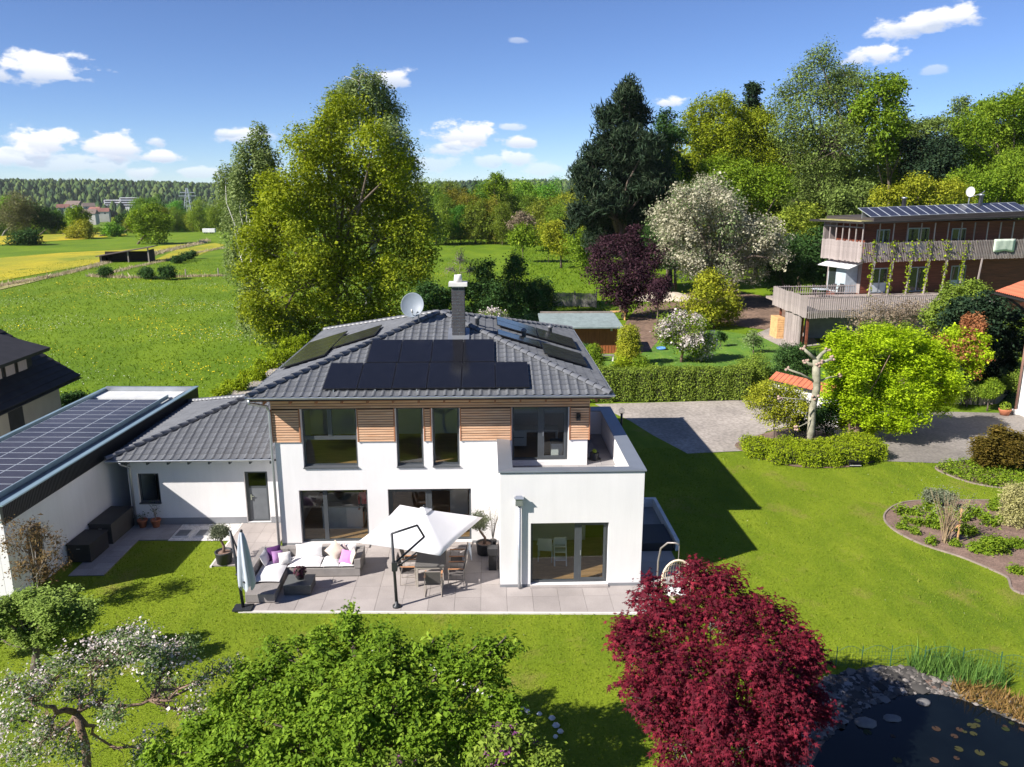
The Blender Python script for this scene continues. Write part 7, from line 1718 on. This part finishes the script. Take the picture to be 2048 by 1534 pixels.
# katsura-like lime tree
lime_c = [(1690,690,34),(1740,690,36),(1790,690,38),(1840,700,36),(1668,725,26),(1710,735,44),(1770,740,48),(1830,745,44),(1880,735,34),(1670,775,30),(1715,785,42),(1775,790,44),(1840,795,42),(1890,780,28),(1690,822,32),(1750,835,32),(1810,840,28),(1668,682,16),(1692,848,20),(1735,852,22),(1782,848,20),(1668,802,24),(1832,828,28),(1880,805,26),(1905,765,22)]
rl_ = random.Random(8); lime = pxl([(u_, v_, q_, (.4 if u_ < 1700 else -.5)+rl_.uniform(-.6, .8)) for u_, v_, q_ in lime_c], 38.2, 0, 5)
tree('lime_green_tree', 'broad lime-green leaved tree on two stems beside the pollard', 'tree', (18.25, 37.7, GZ), lime, l_lime, m_apple, 5600, 14, .12, .16, .09, seed=111, ntw=40, flat=.55, keep_in=.3, boughs=14, squash=.8, trunk_top=(18.4, 37.8, 1.6))
MB().tube([(.42, .05, 0), (.5, .1, .8), (.75, .15, 1.6), (1.2, .2, 2.6)], [.2, .15, .1, .05], 9).build('stem', m_apple, bpy.data.objects['lime_green_tree'], True)
bush('golden_shrub', 'loose yellow-green shrub on several stems left of the pollard', [(1530,790,28),(1560,800,34),(1590,805,28),(1540,825,28),(1575,835,26),(1510,805,18)], 37.8, l_gold, 1300, 12, .08, .15, 112, jit=.6, tr=.05)
bush('dark_shrub', 'dark green shrub behind the pollard trunk', [(1625,830,24),(1650,845,24),(1600,850,20),(1660,820,18)], 38.6, l_dark, 700, 13, .09, .14, 113, jit=.5)
bush('evergreen_shrub', 'large dark evergreen mass beside the white house at the right edge', [(1930,620,34),(1975,625,36),(1910,650,30),(1960,665,44),(2010,650,40),(1940,710,40),(1990,715,44),(2030,700,34),(1965,755,36),(2015,760,30),(1915,690,30)], 47.5, l_spruce, 2200, 14, .18, .2, 114, jit=1.2)
bush('evergreen_shrub', 'olive-topped evergreen just below the deck of the timber house', [(1910,590,26),(1950,580,24),(1890,620,24),(1870,640,26)], 52, l_hedge, 900, 13, .15, .18, 115, jit=.8)
bush('mixed_shrub', 'twiggy pinkish-brown shrub in front of the timber deck rail', [(1760,630,30),(1800,625,30),(1840,640,34),(1720,640,22),(1870,650,24)], 55, l_brown, 700, 9, .12, .3, 116, jit=.8)
bush('mixed_shrub', 'rounded mid green shrub left of the twiggy brown one', [(1740,665,24),(1770,670,22),(1800,665,20)], 53, l_hedge, 700, 13, .1, .15, 117)
tree('norway_maple', 'small maple with lime and orange leaves before the dark evergreens', 'tree', bp(1930, 790, Z=GZ), pxl([(1920,680,26),(1890,690,20),(1950,690,22),(1925,710,24),(1960,715,18),(1900,725,16),(1945,740,16)], 43.6, .6, 6), l_lime, m_bark, 600, 12, .13, .16, .13, seed=118, flat=.4, petals=(l_orange, 150, 12, .13, .16))
bush('orange_shrub', 'orange-leaved sprouts above the small lime maple', [(1945,645,16),(1960,660,14),(1935,655,10)], 44.5, l_orange, 160, 12, .12, .14, 119)
bush('round_conifer', 'round green conifer ball on the palisade wall', [(1985,775,18),(1978,782,16)], 43.2, l_green, 520, 14, .07, .08, 120, jit=.1, rag=.04, boughs=0)
bush('ground_shrub', 'green shrubs filling the bank behind the palisade wall', [(1905,785,22),(1940,785,20),(2025,765,16),(1880,790,18)], 44.2, l_hedge, 700, 13, .09, .14, 121)
bush('brown_conifer', 'brown-green spreading conifer at the far right bed', [(1995,890,30),(1970,905,26),(2020,905,30),(1985,920,28),(2030,885,20),(2040,925,26),(2005,870,18)], 33.4, l_rust, 1900, 12, .11, .13, 122, jit=.6, flat=.6)
bush('variegated_shrub', 'pale yellow variegated shrub at the right border of the flower bed', [(2030,1000,26),(2045,1025,34),(2020,1030,22),(2060,1000,30)], 27.6, LEAF('leaf_variegated', [(0, (.22,.22,.07)), (.5, (.38,.36,.14)), (1, (.52,.48,.24))], .3), 1300, 13, .06, .1, 123, jit=.4)
# flower bed plants
fbp = [(1802,1028),(1812,1045),(1830,1030),(1850,1020),(1862,1010),(1835,1050),(1805,1058),(1858,1052),(1830,1068),(1868,1044),(1880,1058),(1905,1030),(1925,1040),(1960,1035),(1985,1020),(1975,1050),(2000,1045),(1930,1068),(1945,1065),(1862,1088),(1910,1092),(1990,1010),(1870,1025),(1940,1030)]
pr_ = None
for i, (u_, v_) in enumerate(fbp):
    p = bp(u_, v_, Z=GZ); s_ = rp_.uniform(.7, 1.15)
    if pr_ is None:
        pr_ = tree('perennial', 'small leafy green perennial in the kidney-shaped flower bed', 'plant', p, [(p.x, p.y, p.z+.16, .22), (p.x+.15, p.y, p.z+.12, .17), (p.x-.13, p.y+.05, p.z+.13, .17)], l_green, m_bark, 55, 8, .085, .07, .012, 'perennials in the flower bed', seed=130, ntw=6, twig=.004)
    else: copy_tree(pr_, p, rp_.uniform(0, 6), s_)
bs = bp(1890, 1085, Z=GZ); shr = thing('bare_rose_shrub', 'pale bare-stemmed shrub tied to a stake in the flower bed', 'shrub', bs); mb = MB(); rk = random.Random(11)
for q in range(44):
    a = rk.uniform(0, 6.28); l = rk.uniform(.15, .8); mb.tube([(rk.uniform(-.1,.1), rk.uniform(-.1,.1), 0), (l*.4*math.cos(a), l*.4*math.sin(a), .9), (l*math.cos(a), l*math.sin(a), rk.uniform(1.4, 2.0))], [.014, .010, .004], 5, cap=False)
mb.build('stems', M('stem_tan', (.30,.22,.13), .9, .2, 5), shr); MB().bar((.38, -.1, 0), (.38, -.1, 1.35), .04).bar((-.05, 0, .25), (.36, -.1, .75), .04).build('stake', m_tim, shr)
P = np.random.default_rng(5).normal(0, 1, (700, 3))*np.array([.55, .5, .28])+np.array([0, .05, 1.55]); V, Fc, rd = leaf_faces(P, sphere_dirs(700), .05, 'leaf'); link(npmesh('buds', V, Fc, l_olive, rd), 'buds', shr)
bush('lavender', 'grey-green lavender clump at the back of the flower bed', [(1862,992,11),(1882,990,12),(1900,995,10)], 29.3, l_olive, 420, 12, .06, .09, 131, cat='plant')
bush('hydrangea', 'wide fresh green ground-covering shrub at the front right of the bed', [(1960,1100,16),(1985,1095,20),(2015,1098,22),(1975,1115,14),(2005,1118,18),(2040,1105,20),(2040,1130,14)], 25.3, l_green, 1300, 13, .075, .09, 132, jit=.5)
bush('hydrangea', 'small fresh green plant lowest at the right border of the bed', [(2035,1145,10),(2048,1148,12)], 23.6, l_green, 260, 12, .07, .08, 133)
# ground cover in the far right bed
r_ = np.random.default_rng(8); q = r_.uniform((20.6, 30.5), (28, 35.4), (2600, 2)); q = q[in_poly(q[:, 0], q[:, 1], bed2)]; P = np.repeat(np.column_stack([q, np.full(len(q), GZ+.12)]), 9, 0)+r_.normal(0, .09, (len(q)*9, 3))
V, Fc, rd = leaf_faces(P, unit(r_.normal(size=P.shape))*.7+np.array([0, 0, 1]), .08, 'leaf', None, None, .7, r_); struct(link(npmesh('ground_cover', V, Fc, l_green, rd), 'ground_cover'), 'stuff')
# rough verge left of the house, along the meadow path
for i, (u_, v_, q_, Yd) in enumerate(((470,775,18,50),(505,755,20,53),(535,735,22,56),(440,790,14,48.5),(560,715,20,58),(590,690,22,60),(150,800,14,46),(125,806,12,45.5))):
    bush('verge_shrub', 'low leafy shrub beside the meadow path, '+nth((1,2,3,0,4,5)[i])+' from the garage' if i < 6 else ('dark low shrub between dark house and garage, right one' if i == 6 else 'dark low shrub between dark house and garage, left one'), [(u_-q_*.6,v_,q_*.7),(u_+q_*.6,v_-4,q_*.7),(u_,v_+q_*.3,q_*.7)], Yd, l_box if i < 6 else l_dark, 420, 12, .12, .16, 140+i, group='shrubs in the meadow path verge' if i < 6 else 'dark shrubs behind the garage')

# ================================================================== near trees
# red Japanese maple
rm_c = [(1300,1200,46,1.0),(1390,1160,48,1.6),(1450,1180,50,1.2),(1340,1250,62,.6),(1420,1260,70,.4),(1520,1230,56,1.0),(1580,1270,52,.6),(1260,1270,44,.4),(1285,1330,66,-.2),(1380,1340,80,-.5),(1480,1330,80,-.4),(1580,1350,68,.0),(1620,1310,38,.4),(1320,1410,74,-.9),(1420,1420,80,-1.2),(1530,1420,80,-.9),(1620,1420,44,-.3),(1360,1490,70,-1.4),(1460,1500,80,-1.7),(1570,1490,60,-1.2),(1400,1560,70,-1.6),(1520,1560,60,-1.5)]
tree('japanese_maple', 'dark red Japanese maple in the right foreground', 'tree', (4.9, 13.9, GZ), pxl(rm_c, 14.3, 0, 1), l_red, m_barkg, 5000, 7, .080, .10, .08, seed=150, shape='maple', ntw=160, fan=1.1, keep_in=.18, rag=.10, shell=.6, trunk_top=(5.0, 14.0, 2.2), twig=.008)
# apple tree in blossom, bottom left: gnarled limbs
apY = 14.3; fk = bp(152, 1425, Y=apY); ap0 = Vector((fk.x+.15, apY-.1, GZ))
apl = pxl([(110,1350,46),(200,1320,46),(280,1295,50),(350,1310,44),(60,1400,46),(20,1440,40),(330,1380,34),(90,1480,46),(390,1430,36),(300,1500,44),(40,1520,40),(400,1370,24),(430,1350,26),(250,1280,40),(330,1330,44),(20,1370,30),(150,1500,34),(225,1440,32),(200,1400,28),(460,1335,20),(150,1390,28)], apY, .9, 9)
at_ = tree('apple_tree', 'gnarled old apple tree in white blossom at the bottom left', 'tree', ap0, apl, l_apple, m_apple, 900, 10, .062, .10, .05, seed=151, ntw=0, petals=(l_petal, 640, 7, .043, .08), keep_in=.5, twig=.009, trunk_top=fk, rag=.22, shell=.3, limbs=False)
mb = MB(); rk = random.Random(31); F0 = fk-ap0; nodes = []
def crook(a, b, n, j): return [a]+[a.lerp(b, (q+1)/n)+Vector((rk.uniform(-j, j), rk.uniform(-j, j), rk.uniform(-j, j)))*(b-a).length for q in range(n-1)]+[b]
mb.tube([(0,0,0),(-.06,.02,.7),F0*.6+Vector((.06,0,.1)),F0], [.115,.09,.08,.072], 10)
for tgt, w in (((75,1405),.07),((185,1365),.06),((300,1400),.06),((120,1480),.055),((230,1500),.05)):
    e = bp(*tgt, Y=apY+rk.uniform(-.6,.6))-ap0; pts = crook(F0, e, 5, .09); mb.tube(pts, [w*(1-.13*q) for q in range(6)], 8); nodes += pts[2:]
for l in apl:
    e = Vector(l[:3])-ap0; a0 = min(nodes, key=lambda p: (p-e).length); pts = crook(a0, e, 4, .10); mb.tube(pts, [.034, .028, .022, .016, .010], 6)
    for q in range(18):
        p = pts[rk.randint(1, 4)]; d_ = Vector((rk.uniform(-1,1), rk.uniform(-1,1), rk.uniform(-.2,1))).normalized()*l[3]*rk.uniform(.6, 1.1); mb.tube(crook(p, p+d_, 3, .12), [.013, .010, .007, .004], 5)
mb.build('limbs', m_apple, at_, True)
# little leafy tree at the left border
lt = pxl([(30,1212,28),(80,1205,30),(130,1210,30),(168,1225,22),(20,1245,30),(75,1240,34),(130,1245,30),(160,1250,18),(45,1278,22),(95,1275,22),(-20,1225,36),(-10,1270,26),(55,1218,26),(105,1222,28)], 18.9, .8, 10)
tree('leafy_tree', 'small round-crowned leafy tree at the left edge of the lawn', 'tree', (-12.1, 19.0, GZ), lt, LEAF('leaf_grey_green', [(0, (.12,.185,.03)), (.5, (.21,.30,.055)), (1, (.31,.41,.10))], .3), m_bark, 2600, 13, .08, .1, .12, seed=152, ntw=40, keep_in=.2, flat=.62, trunk_top=(-12.0, 19.0, 1.5))
# large leafy bush in the middle foreground
cb_c = [(700,1245,26,1.6),(640,1290,34,1.4),(710,1300,46,1.2),(780,1290,36,1.0),(560,1330,36,1.0),(640,1350,56,.6),(730,1360,64,.4),(830,1330,50,.8),(900,1330,40,.8),(980,1310,36,1.2),(1020,1300,22,1.2),(960,1370,56,.4),(500,1380,44,.6),(570,1410,60,.2),(680,1430,70,-.2),(790,1420,70,-.2),(890,1420,60,0),(1000,1420,46,.2),(450,1420,40,.4),(400,1470,44,.2),(490,1480,60,-.2),(600,1500,70,-.5),(720,1500,76,-.7),(840,1490,70,-.5),(950,1490,60,-.3),(420,1530,50,-.3),(560,1550,60,-.7),(700,1560,70,-.9),(850,1560,70,-.7),(1040,1460,30,.3),(320,1510,40,0),(540,1300,18,1.2),(870,1300,18,1.2),(700,1218,9,1.6),(645,1265,11,1.5),(545,1285,11,1.2),(760,1262,11,1.2),(868,1278,11,1.2),(905,1272,11,1.2),(1012,1274,11,1.2),(480,1335,12,.8),(955,1290,11,1.2),(590,1290,12,1.2)]
tree('cherry_tree', 'wide bright green leafy tree in the middle foreground', 'tree', (-2.2, 13.2, GZ), pxl(cb_c, 13.6, 0, 1), LEAF('leaf_bright_green', [(0, (.065,.125,.010)), (.4, (.125,.215,.014)), (.8, (.20,.31,.022)), (1, (.30,.41,.05))], .35), m_bark, 4000, 13, .086, .09, .09, seed=153, ntw=260, keep_in=.16, rag=.2, twig=.007, fan=.5, boughs=14)
lil = pxl([(1010,1480,34),(1050,1500,34),(980,1510,34),(1090,1530,30),(800,1530,26),(850,1540,24)], 12.6, .4, 12)
tree('lilac_bush', 'lilac bush with purple flower spikes at the bottom middle', 'shrub', (-.2, 12.6, GZ), lil, l_hedge, m_bark, 420, 11, .085, .1, .05, seed=154, ntw=30, petals=(LEAF('petal_lilac', [(0, (.14,.03,.13)), (1, (.34,.11,.30))], .3), 75, 30, .03, .032))
# white stone edging under the foreground bushes
pts = [bp(u_, v_, Z=GZ) for u_, v_ in ((735,1300),(800,1300),(860,1330),(900,1360),(1000,1400),(1060,1425),(1100,1440),(1118,1465),(1100,1485))]
eb = thing('stone_border', 'curved border of white stones around the foreground shrubs', 'border', pts[5], absolute=True); rk = random.Random(6)
for i in range(len(pts)-1):
    n_ = max(1, int((pts[i+1]-pts[i]).length/.2))
    for j in range(n_):
        p = pts[i].lerp(pts[i+1], j/n_)+Vector((rk.uniform(-.05,.05), rk.uniform(-.05,.05), 0)); s_ = rk.uniform(.06, .11)
        MB().lathe([(s_*.7, 0), (s_, .025), (s_*.75, .06), (s_*.2, .075)], 6, p).build('stone', M('border_stone', (.58,.56,.53), .9, .2, 6), eb, True)
# bronze bush by the garage wall
br = pxl([(55,1060,26),(30,1090,24),(85,1075,24),(60,1110,30),(100,1110,22),(40,1140,24),(80,1150,28),(115,1085,16),(120,1130,16),(20,1050,14)], 21.9, .4, 13)
tree('bronze_shrub', 'airy bronze-leaved shrub in front of the garage wall', 'shrub', (-13.5, 21.9, GZ), br, LEAF('leaf_bronze_shrub', [(0, (.07,.045,.02)), (.5, (.15,.095,.04)), (1, (.22,.17,.07))], .3), m_barkg, 420, 9, .06, .1, .05, seed=155, ntw=120, twig=.006, keep_in=.5)
# potted olives
def olive(label, base, crown, ht, seed, n=420):
    t = thing('potted_olive', label, 'potted tree', base); r = np.random.default_rng(seed)
    MB().lathe([(.2, 0), (.25, .02), (.29, .38), (.30, .40), (.30, .43), (.26, .43), (.25, .37)], 24).build('pot', M('pot_anthracite', (.03,.032,.036), .5), t, True)
    MB().lathe([(.25, .37), (.01, .39)], 20).build('soil', m_soil, t)
    cz = Vector(crown); MB().tube([(0, 0, .36), (.02, .02, .6), (cz.x*.4-.05, cz.y*.4, .85), (cz.x*.9, cz.y, cz.z-.25)], [.06, .045, .04, .03], 9).build('trunk', m_apple, t, True)
    lo = [(cz.x+r.uniform(-.18,.18), cz.y+r.uniform(-.15,.15), cz.z+r.uniform(-.15,.2), .24) for _ in range(6)]
    C, O, P, Nn, cv = crown_points(lo, n, 9, .06, r); V, Fc, rd = leaf_faces(P, unit(r.normal(size=P.shape)), .062, 'leaf', Nn+r.normal(size=P.shape)*.5, np.clip(.5*cv+.5*r.random(len(P)), 0, 1), .3, r)
    link(npmesh('crown', V, Fc, l_olive, rd), 'crown', t); branches((0, 0, cz.z-.3), lo, .03, C, 30, r, twig=.005).build('twigs', m_apple, t, True)
olive('potted olive tree on the paving left of the closed parasol', (-9.05, 25.1, 0), (-.05, .0, 1.15), 1.4, 160)
olive('potted olive tree beside the terrace block, right of the open parasol', (-.15, 25.5, 0), (-.22, -.05, 1.25), 1.5, 161)
for i, (p, lab, hh) in enumerate((((-13.1, 28.2, -.012), 'terracotta pot with a low plant under the wing window', .25), ((-12.6, 28.2, -.012), 'terracotta pot with a bare young stem under the wing window', .75))):
    t = thing('terracotta_pot', lab, 'potted plant', p); MB().lathe([(.11, 0), (.17, .26), (.19, .26), (.19, .31), (.16, .31), (.15, .27)], 20).build('pot', M('terracotta', (.42,.15,.075), .8, .15, 5), t, True)
    mb = MB(); rk = random.Random(i)
    for q in range(7 if i else 10): a = rk.uniform(0, 6.28); mb.tube([(0, 0, .26), (.05*math.cos(a), .05*math.sin(a), .26+hh*.6), (.2*math.cos(a), .2*math.sin(a), .26+hh*rk.uniform(.7, 1.1))], [.012, .008, .003], 5)
    mb.build('stem', m_barkg, t); P = np.random.default_rng(i).normal(0, 1, (60, 3))*np.array([.12, .12, hh*.25])+np.array([0, 0, .3+hh*.6]); V, Fc, rd = leaf_faces(P, sphere_dirs(60), .05, 'leaf'); link(npmesh('leaves', V, Fc, l_dark, rd), 'leaves', t)
t = thing('terracotta_pot', 'terracotta pot with green plant beside the white house corner', 'potted plant', (29.4, 42.3, GZ)); MB().lathe([(.22, 0), (.32, .3), (.34, .36), (.3, .36), (.28, .3)], 18).build('pot', M('terracotta', (.42,.15,.075), .8), t, True)
P = sphere_dirs(220)*.28+np.array([0, 0, .5]); V, Fc, rd = leaf_faces(P, P-np.array([0, 0, .4]), .1, 'leaf'); link(npmesh('leaves', V, Fc, l_green, rd), 'leaves', t)
t = thing('twiggy_pot_plant', 'thin twiggy plant in the corner by the terrace block', 'potted plant', (.15, 26.05, 0)); MB().lathe([(.1, 0), (.14, .25), (.13, .26)], 14).build('pot', m_pvf, t, True); mb = MB(); rk = random.Random(14)
for q in range(14): a = rk.uniform(0, 6.28); l = rk.uniform(.15, .32); mb.tube([(0, 0, .24), (l*.4*math.cos(a), l*.3*math.sin(a), .8), (l*math.cos(a), l*.7*math.sin(a), rk.uniform(1.1, 1.6))], [.008, .006, .003], 4)
mb.build('stem', m_barkg, t); P = np.random.default_rng(4).normal(0, 1, (160, 3))*np.array([.16, .12, .22])+np.array([0, 0, 1.15]); V, Fc, rd = leaf_faces(P, sphere_dirs(160), .035, 'leaf'); link(npmesh('leaves', V, Fc, l_olive, rd), 'leaves', t)
# climbers on the timber house
rk = np.random.default_rng(21); 
for i in range(6):
    s = 1.2+i*2.0; P = []
    for q in range(150):
        z_ = rk.uniform(DF, UT+.2); x_ = s+rk.normal(0, .14)+(.9*rk.normal() if z_ > UB and rk.random() < .5 else 0); P.append(Wp(x_, -.12+rk.normal(0, .06), z_))
    P = np.array(P); V, Fc, rd = leaf_faces(P, np.tile(np.array([0., -1, .4]), (len(P), 1))+rk.normal(0, .5, P.shape), .16, 'leaf', None, None, .8, rk)
    c = thing('climbing_vine', 'thin green vine on a timber house post, '+nth(i)+' post from the left', 'vine', Wp(s, -.15, DF), group='vines on the timber house posts', absolute=True); link(npmesh('leaves', V, Fc, l_box, rd), 'leaves', c)
    MB().tube([Wp(s, -.12, DF), Wp(s+.1, -.13, 4.8), Wp(s-.05, -.13, 6.2), Wp(s+.1, -.13, UT)], .025, 5).build('stem', m_bark, c)
# pond: reeds, lily pads, boulders, little wire fence
q, r = scatter(5200, (11.0, 13.6, 17.2, 18.9), smooth_poly([(11.2,18.3),(11.9,18.7),(12.9,18.3),(13.4,17.5),(12.6,17.3),(11.8,17.7)]), [], 41)
blades('pond_reeds', q[:1400], r, GZ+.04, .36, .07, LEAF('reed_green', [(0, (.06,.14,.03)), (1, (.16,.28,.05))], .3), .3)
q, r = scatter(9000, (11.8, 15.5, 14.0, 17.5), shore, [pond], 42); blades('pond_sedge', q, r, GZ+.04, .22, .12, LEAF('sedge_orange', [(0, (.12,.10,.025)), (.5, (.25,.155,.05)), (1, (.36,.22,.08))], .3), .6)
ml = LEAF('lily_pad', [(0, (.028,.036,.012)), (.5, (.045,.045,.017)), (1, (.05,.03,.02))], .05, .6); lp = MB(); lp.v = [(0, 0, 0)]+[(math.cos(.25+5.8*j/13), math.sin(.25+5.8*j/13), 0) for j in range(14)]; lp.f = [(0, j+1, j+2) for j in range(13)]  # pad colours darkened, pond shade is in the colour
mes = []
for q_ in range(3):
    me = lp.mesh('lily_pad', ml); a_ = me.attributes.new('rnd', 'FLOAT', 'FACE'); a_.data.foreach_set('value', [q_*.5]*13); mes.append(me)
rk = random.Random(22); n_ = 0
while n_ < 70:
    x, y = rk.uniform(8.5, 13.6), rk.uniform(12.4, 16.2)
    if not in_poly(np.array([x]), np.array([y]), pond)[0] or rk.random() > .2+.25*(x-8.5): continue
    o = link(mes[n_ % 3], 'lily_pad', None, (x, y, GZ+.05+.0004*n_/10)); s_ = rk.uniform(.055, .105); o.scale = (s_, s_, 1); o.rotation_euler = (0, 0, rk.uniform(0, 6.28)); tag(o, 'round lily pad floating on the dark pond', 'lily pad', 'lily pads on the pond'); n_ += 1
def boulder(label, p, s, seed):
    r2 = random.Random(seed); mb = MB(); n_ = 10; vs = []
    for z_, q_ in ((-.1, .8), (.12, 1.), (.3, .85), (.42, .5)):
        for j in range(n_): a = 2*math.pi*j/n_; vs.append((s[0]*q_*math.cos(a)*r2.uniform(.85, 1.12), s[1]*q_*math.sin(a)*r2.uniform(.85, 1.12), s[2]*z_*2.2))
    vs.append((0, 0, s[2])); fs = [(i*n_+j, i*n_+(j+1) % n_, (i+1)*n_+(j+1) % n_, (i+1)*n_+j) for i in range(3) for j in range(n_)]+[(3*n_+j, 3*n_+(j+1) % n_, 4*n_) for j in range(n_)]
    o = mb.add(vs, fs).build('boulder', M('boulder_grey', (.15,.145,.14), .9, .25, 4, .5, 14), None, True, p); tag(o, label, 'stone', 'boulders at the pond edge')  # grey lowered to hold the shade at the pond edge
boulder('flat grey boulder at the left edge of the pond water', bp(1730,1450,Z=GZ), (.28,.2,.16), 1); boulder('pale oval boulder in the pond left of centre', bp(1783,1440,Z=GZ), (.24,.15,.12), 2); boulder('round grey boulder at the far pond edge', bp(1847,1408,Z=GZ), (.18,.14,.13), 3)
wf = thing('wire_pond_fence', 'low green wire fence with hooped tops along the pond', 'fence', (11, 18.6, GZ), absolute=True); m_wire = M('wire_green', (.02,.09,.06), .5)
fp = [bp(u_, v_, Z=GZ) for u_, v_ in ((1600,1345),(1671,1335),(1722,1333),(1780,1332),(1847,1333),(1923,1336),(1998,1345),(2060,1362))]
for a in fp: MB().tube([a, a+Vector((0, 0, .62))], .013, 6).build('post', m_wire, wf)
for a, b in zip(fp[:-1], fp[1:]):
    mb = MB(); L_ = (b-a).length; n_ = int(L_/.085)
    for i in range(n_+1):
        t_ = i/n_; p = a.lerp(b, t_); h_ = .46+.17*math.sin(math.pi*t_); mb.tube([p, p+Vector((0, 0, h_))], .0035, 3, cap=False)
    for z_ in (.08, .2, .32, .44): mb.tube([a+Vector((0, 0, z_)), b+Vector((0, 0, z_))], .0035, 3, cap=False)
    mb.tube([a.lerp(b, t_)+Vector((0, 0, .46+.17*math.sin(math.pi*t_))) for t_ in np.linspace(0, 1, 9)], .006, 4, cap=False); mb.build('wire_panel', m_wire, wf)
# ------------------------------------------------------------------ air between here and the hills
hz = MB().box(-2700, 2700, -450, 2700, -60, 62).mesh('haze', M('haze_surface', (1, 1, 1)))
hm = bpy.data.materials.new('haze_air'); hm.use_nodes = True; nt = hm.node_tree; nt.nodes.clear()
ho = nt.nodes.new('ShaderNodeOutputMaterial'); hv = nt.nodes.new('ShaderNodeVolumePrincipled'); hv.inputs['Color'].default_value = (.93, .96, 1, 1); hv.inputs['Density'].default_value = .00005; hv.inputs['Anisotropy'].default_value = .2
nt.links.new(hv.outputs[0], ho.inputs['Volume']); hz.materials.clear(); hz.materials.append(hm)
struct(link(hz, 'haze'), 'stuff')
# ------------------------------------------------------------------ tidy
for o in ROOTS:
    for k_ in ('_abs', '_base'):
        if k_ in o: del o[k_]
scene.render.resolution_x, scene.render.resolution_y = 1024, 767
